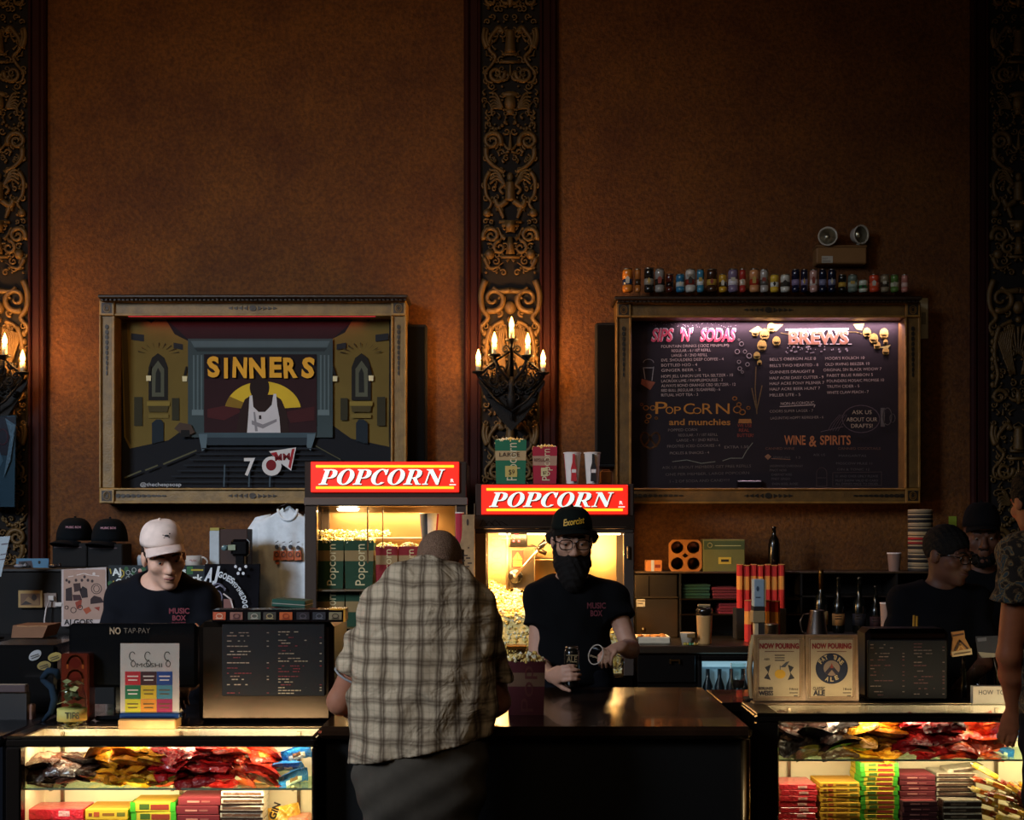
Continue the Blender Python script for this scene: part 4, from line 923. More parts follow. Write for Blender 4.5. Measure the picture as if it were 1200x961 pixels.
for a in (796, 873, 938, 1050, 1134): m.box(X(a, Ds), X(a, Ds)+.012, Ds, 8.33, zbc, zu)
m.build('carcass', 'paint', t)
m = MB('#4a3826'); m.box(xs0-.27, xs1, Ds-.01, 8.36, zu, zu+.012, .002); m.build('top_board', 'wood', t)
for y in (702, 720): m = MB('#6a5640'); m.box(xs0, X(938, Ds), Ds-.005, 8.33, Z(y, Ds)-.006, Z(y, Ds)+.002, .001); m.build('shelf', 'steel', t)
m = MB('#241c16'); m.box(X(938, Ds), xs1, Ds+.0, 8.33, Z(700, Ds), Z(700, Ds)+.01); m.build('shelf', 'wood', t)
def flat_stack(px0, px1, py, D, n, h, cols, lab, grp, dep=.2):
    z0 = Z(py, D); first = None
    for k in range(n):
        m = MB(cols[k % len(cols)]); dx = R.uniform(-.004, .004)
        m.box(X(px0, D)+dx, X(px1, D)+dx, D, D+dep, z0+k*h, z0+(k+1)*h-.002, .002); tag(m.build('folded_bag', 'paper'), lab, 'folded bag', grp)
flat_stack(800, 832, 701.5, Ds+.03, 5, .018, ['#123a2a', '#16463a'], 'folded green popcorn bag lying on the dark upper shelf', 'folded green bags')
flat_stack(835, 864, 701.5, Ds+.03, 4, .018, ['#5a141c', '#6a1a24'], 'folded red popcorn bag lying on the dark upper shelf', 'folded red bags on the upper shelf')
flat_stack(843, 869, 719.5, Ds+.03, 4, .017, ['#7a1c28', '#6a1620'], 'folded red popcorn bag lying on the lower dark shelf', 'folded red bags on the lower shelf')
zt2 = zu+.012
def on_top(px, D=Ds+.03): return Vector((X(px, D), D, zt2))
t = thing('small_carton', 'small orange and white carton on the steel box', 'carton', on_top(767))
m = MB('#c87a3a'); k_ = Ds/F; c = on_top(767); m.box(c.x-10*k_, c.x+9*k_, c.y, c.y+.08, zt2, zt2+13*k_, .003); m.build('carton', 'paper', t)
m = MB('#b8bcc8'); m.box(c.x-4*k_, c.x-.5*k_, c.y-.002, c.y, zt2, zt2+13*k_); m.c = '#7a2a1c'; m.box(c.x+.5*k_, c.x+7*k_, c.y-.002, c.y, zt2+4*k_, zt2+8*k_); m.build('printed_band', 'paper', t)
# cup carrier standing on edge
t = thing('cup_carrier', 'moulded cardboard four-cup carrier standing on the shelf top', 'cup carrier', on_top(803))
Dc = Ds+.03; ocx, ocy, s_ = 803, 651, 20
outl = [(784, 637), (788, 632.5), (818, 632.5), (822.5, 637), (822.5, 665), (818, 671), (788, 671), (784, 665)]
hol = [[(ocx+sx*9.5+6*math.cos(a*PI/8), ocy+sy*9.5+6*math.sin(a*PI/8)) for a in range(16)] for sx in (-1, 1) for sy in (-1, 1)]
hol.append([(803-4, 651), (803, 648), (803+4, 651), (803, 654)])
m = MB('#b8763a'); m.ppoly(outl, Dc, .02, hol)
for sx in (-1, 1):
    for sy in (-1, 1):
        c = P(ocx+sx*9.5, ocy+sy*9.5, Dc); m.lathe([(6.3*k_, -.004), (7.4*k_, .0), (6.2*k_, .0)], c, 16, (0, -1, 0)); m.lathe([(6*k_, 0), (5*k_, .05)], c, 16, (0, 1, 0))
m.build('carrier_tray', 'matte', t)
m = MB('#3a2412'); m.pbox(786, 820, 635, 669, Dc+.075, Dc+.08); m.build('back_liner', 'matte', t)
t = thing('green_box', 'olive green cardboard box leaning beside the cup carrier', 'box', on_top(849))
m = MB('#6e6a34'); m.pbox(824, 873, 632, 671, Dc, Dc+.1, .004); m.build('box', 'paper', t)
m = MB('#44502a'); m.pbox(825, 872.5, 634, 644, Dc-.002, Dc); m.c = '#b0aa70'; m.ring(832, 639, 2.6, 2.6, 1.2, Dc-.004, 14); m.pline([(838, 639.5), (868, 639.5)], .9, Dc-.004); m.c = '#c8a83a'; m.pbox(842, 857, 653, 661, Dc-.003, Dc); m.c = '#2a2410'; m.pbox(845, 854, 655.5, 658.5, Dc-.005, Dc-.003); m.build('printed_label', 'paper', t)
def bottle(px, py, D, h, r, body, lab, neck=.42, label=None, foil=None, mat='gloss', nm='bottle'):
    c = P(px, py, D); t = thing(nm, lab, 'bottle', c)
    m = MB(body); m.lathe([(r*.9, 0), (r, .008), (r, h*(.9-neck)), (r*.85, h*(1-neck)), (r*.38, h*(1.1-neck)), (r*.32, h*.95), (r*.38, h*.955), (r*.38, h*.99), (0, h)], c, 20); m.build('glass_body', mat, t)
    if label:
        m = MB(label); m.lathe([(r*1.01, h*.14), (r*1.01, h*(.8-neck))], c, 20); lb = m.build('label', 'paper', t)
        m = MB('#2a1c10'); yy = py-h*.3*F/D
        for q in (-3, 0, 3): m.pline([(px-r*.55*F/D, yy+q), (px+r*.5*F/D, yy+q)], 1, D-r*1.03)
        m.build('lettering', 'paint', lb)
    if foil: m = MB(foil); m.lathe([(r*.42, h*(1.14-neck)), (r*.36, h*.93), (r*.41, h*.95), (r*.41, h), (0, h*1.002)], c, 16); m.build('foil', 'metal', t)
    return t
o = bottle(907, 672, Ds+.03, 53*k_, .036, '#0c0a08', 'black insulated bottle standing on the dark shelf top', .3, nm='flask'); o.location = on_top(907)
# tumbler, cup, tray on the counter
c = P(825.5, 755, 7.56); c.z = zbc
t = thing('tumbler', 'tan travel tumbler with dark lid on the back counter', 'tumbler', c); k7 = 7.56/F
m = MB('#c89a62'); m.lathe([(7.6*k7, 0), (8.2*k7, .01), (9.4*k7, 33*k7), (9.6*k7, 34*k7), (0, 34*k7)], c, 24); m.build('body', 'gloss', t)
m = MB('#1c1612'); m.lathe([(9.8*k7, 34*k7), (9.8*k7, 40*k7), (8.5*k7, 43*k7), (0, 43*k7)], c, 24); lid = m.build('lid', 'gloss', t)
m = MB('#a8906a'); m.box(c.x-8*k7, c.x+7*k7, c.y-.015, c.y+.015, c.z+44*k7, c.z+47*k7, .004); m.box(c.x-2*k7, c.x+2*k7, c.y-.01, c.y+.01, c.z+42*k7, c.z+45*k7); m.build('carry_loop', 'gloss', lid)
c = P(806, 756, 7.54); c.z = zbc
t = thing('paper_cup', 'short cup with coloured rim next to the tan tumbler', 'cup', c)
m = MB('#c8b8a0'); m.lathe([(7*k7, 0), (9*k7, 13.5*k7), (9.3*k7, 14*k7), (8*k7, 13*k7), (0, 12*k7)], c, 20); m.build('cup_wall', 'paper', t)
m = MB('#7a5a2a'); m.box(c.x-2*k7, c.x+7*k7, c.y-9.4*k7, c.y-9*k7, c.z+9*k7, c.z+13*k7); m.build('printed_mark', 'paper', t)
for i, (dx, col, lab) in enumerate(((-5, '#b8a03a', 'yellow wrapped sweet in front of the short cup'), (1, '#4a8a5a', 'green wrapped sweet in front of the short cup'), (6, '#c89a3a', 'orange wrapped sweet in front of the short cup'))):
    tag(MB(col).ball((c.x+dx*k7, c.y-.065, zbc+.009), (.012, .01, .009)).lathe([(.004, 0), (.009, .01)], (c.x+dx*k7+.01, c.y-.065, zbc+.009), 8, (1, 0, 0)).build('sweet', 'foil'), lab, 'sweet')
t = thing('paper_tray', 'white paper food tray on the back counter', 'tray', (X(766, 7.6), 7.62, zbc))
m = MB('#d8c8ac'); x0, x1 = X(746, 7.55), X(786, 7.55); m.box(x0+.01, x1-.01, 7.54, 7.72, zbc, zbc+.006, .002)
for (a, b, c_, d_) in ((x0, x1, 7.53, 7.545), (x0, x1, 7.715, 7.73), (x0, x0+.015, 7.53, 7.73), (x1-.015, x1, 7.53, 7.73)): m.box(a, b, c_, d_, zbc+.004, zbc+.045, .006)
m.build('tray', 'paper', t)
m = MB('#b87a3a')
for k in range(10): m.ball((R.uniform(x0+.03, x1-.03), R.uniform(7.56, 7.7), zbc+.04), (.02, .018, .012), 8, 6)
m.build('crumbs', 'popcorn', t)['kind'] = 'stuff'
# red striped bags in upright stacks
zr = zbc
t0 = thing('bag_stand', 'dark block raising the upper row of red striped bags', 'stand', (X(890, 7.9), 7.95, zbc))
m = MB('#15100e'); m.box(X(862, 7.9), X(921, 7.9), 7.88, 8.0, zbc, Z(713, 7.9), .004); m.build('block', 'matte', t0)
def flat_bag(px0, px1, y0, y1, D, lab, grp, tilt=0.):
    c = P((px0+px1)/2, y1, D); t = thing('striped_bag', lab, 'bag', c, grp); h = (y1-y0)*D/F; w = (px1-px0)*D/F/2
    m = MB()
    for a, b, col in ((0, .42, '#c0241e'), (.42, .73, '#d08a3a'), (.73, 1, '#b01c1c')):
        m.c = col; g = .8+.2
        pr = lambda z: [(c.x-w*.95, c.y, c.z+z*h), (c.x-w*.3, c.y-.02, c.z+z*h), (c.x+w*.35, c.y-.022, c.z+z*h), (c.x+w*.95, c.y, c.z+z*h), (c.x+w*.4, c.y+.03, c.z+z*h), (c.x-w*.4, c.y+.03, c.z+z*h)]
        m.add(pr(a)+pr(b), [(k, (k+1) % 6, 6+(k+1) % 6, 6+k) for k in range(6)])
    m.c = '#8a1614'; m.add(pr(1), [tuple(range(6))]); m.build('bag', 'paper', t)
    m = MB('#d8a050'); m.pline([(px0+1, y0+.6), (px1-1, y0+.6)], 1, D-.024); m.build('folded_rim', 'paper', t)
for k in range(7): flat_bag(863+k*8.1, 871.5+k*8.1, 661+(k % 2), 712.5, 7.91+.003*(k % 3), 'red and tan striped bag in the upper row on the dark block', 'striped bags, upper row')
for k in range(4): flat_bag(872+k*10.5, 883+k*10.5, 703+(k % 2), 752, 7.72+.003*(k % 2), 'red and tan striped bag in the lower row on the counter', 'striped bags, lower row')
c = P(890, 748, 7.6); c.z = zbc
t = thing('straw_dispenser', 'tall white and blue straw box standing before the striped bags', 'dispenser', c); k6 = 7.6/F
m = MB('#8fa0ac'); m.pbox(883.5, 896, 679, 711, 7.56, 7.64, .004); m.c = '#a88a5a'; m.pbox(896, 897.5, 680, 711, 7.562, 7.64); m.build('upper_box', 'paper', t)
m = MB('#241c18'); m.pbox(883, 897, 711, 716, 7.56, 7.64, .003); m.build('band', 'matte', t)
m = MB('#9a8058'); m.pbox(882, 897, 716, 730, 7.558, 7.64, .004); m.c = '#c8b088'; m.box(X(885, 7.56), X(889, 7.56), 7.57, 7.63, zbc, Z(730, 7.56)); m.c = '#2a2018'; m.box(X(889, 7.56), X(897, 7.56), 7.57, 7.63, zbc, Z(730, 7.56)); m.build('lower_box', 'paper', t)
m = MB('#3a4a5a'); m.pell(888, 690, 1.6, 3, 7.558, .002); m.pline([(886, 700), (891, 700)], 1, 7.557); m.build('printed_mark', 'paint', t)
c = P(904, 757, 7.5); c.z = zbc
t = thing('steel_canister', 'shiny steel canister behind the left pouring sign', 'canister', c)
m = MB('#c8b89a'); r = 8*7.5/F; m.lathe([(r, 0), (r, .115), (r*1.04, .118), (r*1.04, .124), (r*.9, .122), (0, .12)], c, 26); m.build('body', 'metal', t)
m = MB('#b0a080'); m.lathe([(.012, 0), (.012, .022), (.004, .03)], (c.x+.06, c.y, zbc), 12); m.lathe([(.0, .03), (.006, .034), (0, .04)], (c.x+.06, c.y, zbc), 10); m.build('pourer', 'metal', t)
c = P(957.5, 757, 7.5); c.z = zbc; k5 = 7.5/F
t = thing('steel_pitcher', 'tapered steel pitcher with wire handle behind the ale sign', 'pitcher', c)
m = MB('#b8aca4'); m.lathe([(14*k5, 0), (14*k5, .01), (8.2*k5, 40*k5), (8.4*k5, 41*k5), (7.6*k5, 41*k5), (12*k5, .02), (0, .02)], c, 28); m.build('body', 'metal', t)
m = MB('#6a5e54'); m.tube([c+Vector((-9*k5, 0, 37*k5)), c+Vector((-16*k5, 0, 36*k5)), c+Vector((-20*k5, 0, 28*k5)), c+Vector((-18*k5, 0, 16*k5)), c+Vector((-12*k5, 0, 10*k5))], .004, 8); m.build('handle', 'metal', t)
t = thing('riser', 'dark low riser carrying the bottles on the back counter', 'riser', (X(995, 7.85), 7.87, zbc))
zris = Z(742, 7.85); m = MB('#14100e'); m.box(X(945, 7.85), X(1036, 7.85), 7.79, 7.98, zbc, zris, .004); m.build('step', 'matte', t)
for px, top, r, lab, lb, fo in ((962, 668, .041, 'dark green champagne style bottle with cream label behind the pitcher', '#b8965a', '#8a6a3a'), (982.5, 676, .037, 'dark bottle with tan label, second on the riser', '#9a6a34', None), (1007, 676, .04, 'black bottle with small white lettering on the riser', '#16141a', None), (1026, 686, .034, 'slim dark bottle with a reddish label at the riser end', '#3a1c1a', None)):
    bottle(px, 742, 7.88, (742-top)*7.88/F, r, '#0a0d0a', lab, .45, lb, fo)
c = Vector((X(1038, 7.8), 7.8, zbc)); cup(1038, 707, 745, 7.76, 13, 10, ['#a88a7a'], 'plain pale paper cup right of the bottles', None)
cup(1048, 648.5, 671, Ds+.06, 16, 12, ['#8a6e62'], 'plain paper cup on the shelf top by the cup stack', None)
# stacked cups upside down
D = Ds+.08
for k in range(14):
    y = 671-k*5.2; c = P(1078.5, y, D); c.z = zt2+k*.0275
    col = ['#3a3430', '#8a7a60', '#201c1a'][k % 3] if k not in (6, 7, 8) else ['#8a1c18', '#a8201a', '#b89a6a'][k-6]
    m = MB('#1a1614'); m.lathe([(14.2*k_, 0), (14.4*k_, .004)], c, 22); m.c = col; m.lathe([(14.4*k_, .004), (14*k_, .018)], c, 22); m.c = '#b8a078'; m.lathe([(14*k_, .018), (14.3*k_, .020), (14.3*k_, .0245), (13*k_, .0265), (0, .0265)], c, 22)
    o = m.build('paper_lid_cup', 'paper'); o.name = 'nested_cup'
    tag(o, 'red striped cup in the middle of the nested cup tower behind the staff' if k in (6, 7) else 'dark and tan banded cup in the nested tower behind the staff', 'cup', 'red cups of the nested tower' if k in (6, 7) else 'banded cups of the nested tower')
tag(MB('#8a9a2a').pbox(1112, 1121, 605, 617, DW-.006, DW-.001).build('sticky_note', 'paper'), 'small yellow-green sticky note on the wall behind the staff', 'note')
# ================================================================ left back shelving
DL_ = 7.6; zun = Z(666, DL_)
t = thing('black_shelf_unit', 'black merchandise unit along the wall behind the left worker', 'shelf unit', (X(150, DL_), 7.95, 0))
m = MB('#0d0b0b'); m.box(X(-60, DL_), X(275, DL_), DL_, 8.36, .08, zun-.02); m.build('carcass', 'matte', t)
m = MB('#171312'); m.box(X(-60, DL_), X(275, DL_), DL_-.015, 8.36, zun-.02, zun, .004); m.build('top_board', 'paint', t)
m = MB('#0a0909'); m.box(X(-60, DL_), X(275, DL_), DL_+.02, 8.3, 0, .08); m.build('plinth', 'matte', t)
D2 = 7.15; zc2 = Z(750, D2)
t = thing('black_work_counter', 'black work counter in front of the left merchandise unit', 'counter', (X(90, D2), 7.4, 0))
m = MB('#161210'); m.box(X(-60, D2), X(245, D2), D2, DL_-.02, zc2-.03, zc2, .005); m.build('counter_top', 'gloss', t)
m = MB('#0c0b0a'); m.box(X(-60, D2), X(243, D2), D2+.03, DL_-.02, 0, zc2-.03); m.build('carcass', 'matte', t)
def card(nm, lab, cat, px0, px1, y0, y1, D, col, draw, th=.004, mat='paper', tilt=None):
    t = thing(nm, lab, cat, P((px0+px1)/2, y1, D)); m = MB(col)
    pts = tilt or [(px0, y0), (px1, y0), (px1, y1), (px0, y1)]
    m.ppoly(pts, D, th); m.build('sheet', mat, t); q = MB(); draw(q, D-.001); q.build('printing', mat, t); return t
def d(q, D):
    q.c = '#6a4a30'; q.pbox(24, 47, 695.5, 709.5, D, D+.001); q.c = '#8a6a44'; q.ppoly([(26, 708), (33, 699), (40, 705), (45, 700), (46, 709)], D-.0006, .0005); q.c = '#2c1c14'; q.ppoly([(24.5, 709), (30, 704), (38, 708)], D-.0012, .0005); q.pell(40, 700, 3, 3.5, D-.0012, .0005)
card('framed_photo', 'small brass-framed picture on the black unit front', 'picture', 21.5, 49.5, 692, 712, DL_-.03, '#a8844a', d, .012, 'paint')
t = thing('outlet_box', 'grey wall outlet with a plugged in cable on the black unit', 'outlet', P(58, 712, DL_-.03))
m = MB('#8a7a72'); m.pbox(50.5, 66, 695, 712, DL_-.012, DL_-.0, .003); m.build('face_plate', 'paint', t)
m = MB('#c8c0ba'); m.pbox(56, 63, 698, 704, DL_-.03, DL_-.01, .004); m.pbox(64, 73, 706, 711, DL_-.04, DL_-.01, .004); m.build('plug', 'gloss', t)
m = MB('#a89a94'); m.tube([P(58, 703, DL_-.035), P(54, 714, DL_-.05), P(52, 727, DL_-.06), P(52.5, 736, DL_-.07), P(56, 745, DL_-.09), P(63, 752, DL_-.1)], .005, 8); m.build('cable', 'gloss', t)
t = thing('brown_paper_stack', 'folded brown kraft paper on the black work counter', 'paper', P(38, 748, D2+.06))
m = MB('#7a5236'); m.ppoly([(15, 733), (56, 733), (50, 747.5), (13, 747.5)], D2+.05, .22); m.build('paper', 'paper', t); m = MB('#a8784e'); m.pline([(20, 733.6), (33, 734.4), (46, 733.4), (55, 734)], 1.1, D2+.048); m.build('fold', 'paper', t)
def d(q, D):
    q.c = '#3e3438'; q.ppoly([(22, 658), (37, 657), (40, 670), (22, 671)], D, .0006); q.c = '#16181c'; q.ppoly([(25, 659), (30, 658), (36, 664), (36, 671), (24, 671)], D-.0007, .0005); q.pell(46, 659, 1.5, 2, D-.0007, .0005); q.c = '#8a7074'
    for k in range(8): q.pell(24+k*2.6, 668+(k*7) % 3, 1.2, .8, D-.0012, .0005, 7)
card('postcard', 'blue photo postcard standing on the black unit', 'postcard', 19, 57, 654.5, 671, DL_+.1, '#4a7490', d)
for k, (px, lab) in enumerate(((22, 'small clear wrapped item left of the blue postcard'), (62, 'small dark wrapped item right of the blue postcard'))):
    c = P(px, 666, DL_+.06); c.z = zun; tag(MB('#8a8a90' if k == 0 else '#3a3438').ball(c+Vector((0, 0, .012)), (.03, .02, .012)).lathe([(.004, 0), (.014, .02)], c+Vector((.026, 0, .012)), 8, (1, 0, .4)).build('wrapped_item', 'foil'), lab, 'package')
def d(q, D):
    q.c = '#5a5058'; q.pline([(2, 638), (9, 637)], 1.4, D); q.pline([(1, 650), (8, 649)], 1.2, D); q.pline([(0, 656), (6, 655)], 1.2, D)
card('price_sheet', 'white paper sheet at the left edge of the photo', 'sheet', -14, 10, 628, 676, 7.25, '#98a4ac', d, .003, 'paper', [(-12, 630), (12, 628), (1, 676), (-22, 678)])
q = MB('#1a1818'); q.tube([P(-6, 672, 7.26), (X(-6, 7.26), 7.26, zc2+.004)], .008, 8); q.lathe([(.05, 0), (.05, .006), (0, .008)], (X(-6, 7.26), 7.26, zc2), 16); q.build('stand', 'metal', [o for o in C.objects if o.name == 'price_sheet'][0])
t = thing('plastic_sleeve', 'clear plastic sleeve with a print hanging at the far left', 'print', P(5, 596, 8.2))
m = MB('#3c525c'); m.ppoly([(-20, 489), (18, 487), (17, 594), (-21, 594)], 8.2, .006); m.c = '#38242a'; m.ppoly([(-20, 490), (17.5, 488), (14, 535), (-20, 530)], 8.197, .002); m.c = '#5c727c'; m.ppoly([(-20, 545), (-4, 520), (4, 540), (-8, 560), (-20, 575)], 8.196, .002); m.c = '#7a3038'; m.ring(3, 512, 6, 9, 1.4, 8.194); m.ring(-6, 520, 5, 6, 1.2, 8.194); m.build('print', 'paper', t)
m = MB(); m.ppoly([(-21, 488), (19, 486), (18, 595), (-22, 595)], 8.18, .003); m.build('sleeve', 'plastic_film', t)
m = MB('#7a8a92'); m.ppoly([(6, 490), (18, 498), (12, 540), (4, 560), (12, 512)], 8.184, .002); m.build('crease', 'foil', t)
# caps on stands ---------------------------------------------------
def cap_mesh(o, r, f, u, sc, col, bcol, brim=.07, wide=62, droop=.022, ht=.115):
    a, b = .083*sc, .102*sc; m = MB(col); n, k = 28, 9; vs = []; fs = []
    for i in range(k+1):
        t_ = i/k*PI/2; rr = math.cos(t_)**.62 if i < k else 0.001; z = math.sin(t_)*ht*sc
        for j in range(n):
            an = 2*PI*j/n; w = 1+.012*abs(math.sin(an*3)); vs.append(o+r*(a*rr*w*math.cos(an))+f*(b*rr*w*math.sin(an)+(.006*sc if math.sin(an) > 0 else 0)*rr)+u*z)
    for i in range(k):
        for j in range(n): fs.append((i*n+j, i*n+(j+1) % n, (i+1)*n+(j+1) % n, (i+1)*n+j))
    fs.append(tuple(range(n))[::-1]); m.add(vs, fs, True); m.ball(o+u*(ht*sc+.002), .007*sc, 8, 6)
    q = MB(bcol); vs = []; fs = []; N_ = 16
    for th in (0, .004):
        for s_ in range(4):
            for j in range(N_+1):
                an = math.radians(90-wide+2*wide*j/N_); e = s_/3; ed = math.cos((j/N_-.5)*PI)**.6 if 0 < j < N_ else 0
                p = o+r*(a*1.0*math.cos(an)*(1+.03*e))+f*(b*math.sin(an)+.004+brim*sc*e*ed)+u*(-droop*sc*((j/N_-.5)*2)**2*(.4+.6*e)-.012*sc*e-th+.006)
                vs.append(p)
    w = N_+1; h2 = 4*w
    for s_ in range(3):
        for j in range(N_): fs.append((s_*w+j, s_*w+j+1, (s_+1)*w+j+1, (s_+1)*w+j)); fs.append((h2+s_*w+j, h2+(s_+1)*w+j, h2+(s_+1)*w+j+1, h2+s_*w+j+1))
    for j in range(N_): fs.append((3*w+j, 3*w+j+1, h2+3*w+j+1, h2+3*w+j))
    q.add(vs, fs, True); return m, q
Dh = 7.95
for px, y0, lab, slab in ((88, 634, 'black cap with pink lettering, left of the two on display', 'black display block under the left cap'), (129, 635, 'black cap with pink lettering, right of the two on display', 'black display block under the right cap')):
    c = P(px, y0, Dh)
    t = thing('display_block', slab, 'display block', (c.x, Dh, zun)); w = 20*Dh/F
    m = MB('#0c0a0b'); m.box(c.x-w, c.x+w, Dh-.1, Dh+.1, zun, c.z-.012, .006); m.build('block', 'matte', t); m = MB('#3a1c20'); m.box(c.x-w*.9, c.x+w*.7, Dh-.103, Dh-.099, c.z-.04, c.z-.034); m.build('edge_strip', 'paint', t)
    t = thing('cap', lab, 'cap', (c.x, Dh, c.z-.012)); yw = math.radians(-18)
    f = Vector((math.sin(yw), -math.cos(yw), 0)); r = Vector((math.cos(yw), math.sin(yw), 0)); u = Vector((0, 0, 1))
    a, b = cap_mesh(c+Vector((0, 0, .002)), r, f, u, 1.18, '#0b1014', '#0b0d12', ht=.12); a.build('crown', 'cloth', t); b.build('brim', 'cloth', t)
    m = MB('#c8909c'); m.text('MUSIC BOX', px-11, y0-15, Dh-.135, 2.6, 18); m.build('lettering', 'paint', t)
# posters --------------------------------------------------------------
def d(q, D):
    q.c = '#a88878'; q.pbox(74.5, 123.5, 667.5, 726, D, D+.0008)
    for c, a in (('#2a1a1c', [(77, 690), (84, 688), (85, 704), (77, 704)]), ('#3a2422', [(86, 684), (94, 683), (95, 692), (87, 694)]), ('#241618', [(93, 692), (97, 687), (102, 690), (103, 700), (96, 701)]), ('#3c2022', [(85, 697), (94, 697), (96, 703), (86, 704)]), ('#2a1416', [(106, 702), (110, 698), (118, 700), (122, 706), (106, 708)]), ('#8a3420', [(88, 706), (96, 702), (95, 712), (90, 714)]), ('#a04a2c', [(97, 714), (104, 711), (107, 716), (101, 720)]), ('#8a3424', [(110, 712), (117, 711), (116, 716)]), ('#c09078', [(74.5, 712), (123.5, 704), (123.5, 726), (74.5, 726)])):
        if c == '#c09078': continue
        q.c = c; q.ppoly(a, D-.0008, .0006)
    q.c = '#3a2c2c'
    for x, y, r in ((86, 715, 3.2), (94, 712, 2.6), (78, 712, 2)): q.ring(x, y, r, r, .8, D-.001, 12)
    q.ring(113, 690, 6, 6, .8, D-.001, 12); q.ring(113, 690, 3.4, 4, .7, D-.001, 10)
    for x, y in ((78, 680), (81, 682), (89, 680), (99, 676), (103, 680), (96, 680), (108, 681)): q.pell(x, y, 1.6, 1.9, D-.001, .0006, 8)
    q.c = '#d8c8c0'; q.pline([(90, 674), (98, 672), (105, 674), (116, 675)], .9, D-.001); q.pell(110, 672.5, 1.8, 2, D-.001, .0006, 8); q.pline([(80, 676), (86, 675)], .7, D-.001)
    q.c = '#141012'; q.text('AJ GOES', 75, 732, D-.001, 6.4, 34, bold=.03)
card('sepia_poster', 'sepia illustrated poster lettered AJ GOES on the black unit', 'poster', 72, 126, 665, 734, DL_-.035, '#b8aaa6', d, .004, 'paper', [(72, 667.5), (124.5, 664.5), (126, 734), (72, 734)])
def d(q, D):
    q.c = '#d8dcd8'; q.text('AJ', 131.5, 674.5, D, 8, 11, bold=.04, rot=6); q.text('Goes', 135.5, 685.5, D, 7.5, 21, bold=.03); q.text('to', 135, 693, D, 3.4, 5); q.text('es', 209, 672, D, 7, 9, bold=.03); q.text('Park', 214, 681.5, D, 8.5, 24, bold=.03)
    q.c = '#b8a03a'; q.pline([(141, 667), (145, 670), (145, 674), (142, 677)], 1.4, D); q.pline([(133, 681), (133, 686), (137, 688)], 1.2, D); q.pline([(137, 687.5), (152, 686.5)], 1, D); q.pline([(129, 667), (130, 672)], 1.4, D)
    q.c = '#2c5a34'
    for x, y, r in ((129, 684, 3), (131, 692, 3.4), (128, 699, 3.6), (148, 667, 2.6), (156, 671, 2.2), (168, 668, 3), (190, 672, 3), (200, 668, 3.4), (222, 669, 3.5)): q.pell(x, y, r, r*1.2, D+.0003, .0006, 8)
    q.c = '#aab0aa'
    for x, y in ((150, 671), (153, 675), (150, 678), (157, 668)): q.ring(x, y, 2.4, 2.6, .7, D, 10)
    q.c = '#c8a08c'; q.pell(164, 669, 2.2, 2.6, D-.0006, .0006, 10); q.c = '#8a2c30'; q.pbox(162, 166, 670, 672, D-.0012, D); q.c = '#22304a'; q.ppoly([(160, 675), (168, 675), (170, 694), (158, 694)], D-.0006, .0006)
    q.c = '#b09a2c'; q.pbox(224, 238, 667, 669, D, D+.001); q.c = '#2c6a34'; q.pbox(219, 226, 664, 673, D+.0004, D+.001)
card('green_poster', 'dark green wide poster lettered AJ Goes behind the left worker', 'poster', 127, 240, 662.5, 704, DL_-.035, '#101c20', d)
c = P(227, 664, 7.7); c.z = zun; k = 7.7/F
t = thing('mug', 'white mug with red mark standing on the black unit', 'mug', c)
m = MB('#b8b0a8'); m.lathe([(8.5*k, 0), (9.5*k, .005), (10*k, 14*k), (9.2*k, 14.2*k), (8.6*k, .012), (0, .012)], c, 26); m.build('body', 'gloss', t)
m = MB('#b8b0a8'); m.tube([c+Vector((9.5*k+7*k*math.sin(a*PI/8), -.01, 7*k+5.5*k*math.cos(a*PI/8))) for a in range(9)], 1.1*k, 8); m.build('handle', 'gloss', t)
m = MB('#8a3038'); m.text('MUSIC', c.x*F/7.7+600-5, 658, 7.7-10.2*k, 2.4, 9); m.build('lettering', 'paint', t)
tag(MB('#9aa0a6').lathe([(.024, 0), (.026, .06), (.02, .075), (0, .075)], (X(166, 7.75), 7.75, zun), 16).build('white_cup', 'gloss'), 'pale small cup beside the left worker ear', 'cup')
t = thing('film_box', 'brown box with white spine standing on the black unit', 'box', (X(266, 7.8), 7.85, zun))
m = MB('#3a241c'); m.pbox(257, 290, 620, 668, 7.8, 7.95, .003); m.build('box', 'paper', t); m = MB('#b4bcc0'); m.pbox(245.5, 257, 622, 668, 7.79, 7.95, .004); m.c = '#a89a4a'; m.pbox(246, 257, 618.5, 622, 7.79, 7.95, .002); m.build('spine', 'paper', t)
t = thing('camera', 'small black camera with a lit window, in front of the brown box', 'camera', P(279, 668, 7.7))
m = MB('#0c0b0d'); m.pbox(270, 291, 632, 652, 7.7, 7.76, .015); m.box(X(276, 7.7), X(286, 7.7), 7.7, 7.76, zun, Z(651, 7.7), .004); m.build('body', 'gloss', t); m = MB('#8a9478'); m.pbox(267, 276, 638.5, 645, 7.69, 7.71, .002); m.build('display', 'paint', t); m = MB('#5a7478'); m.lathe([(.016, 0), (.018, .02), (.01, .024), (0, .022)], P(263.5, 642, 7.72), 14, (0, -1, 0)); m.pbox(262, 270, 639, 645, 7.72, 7.74, .004); m.build('lens', 'gloss', t)
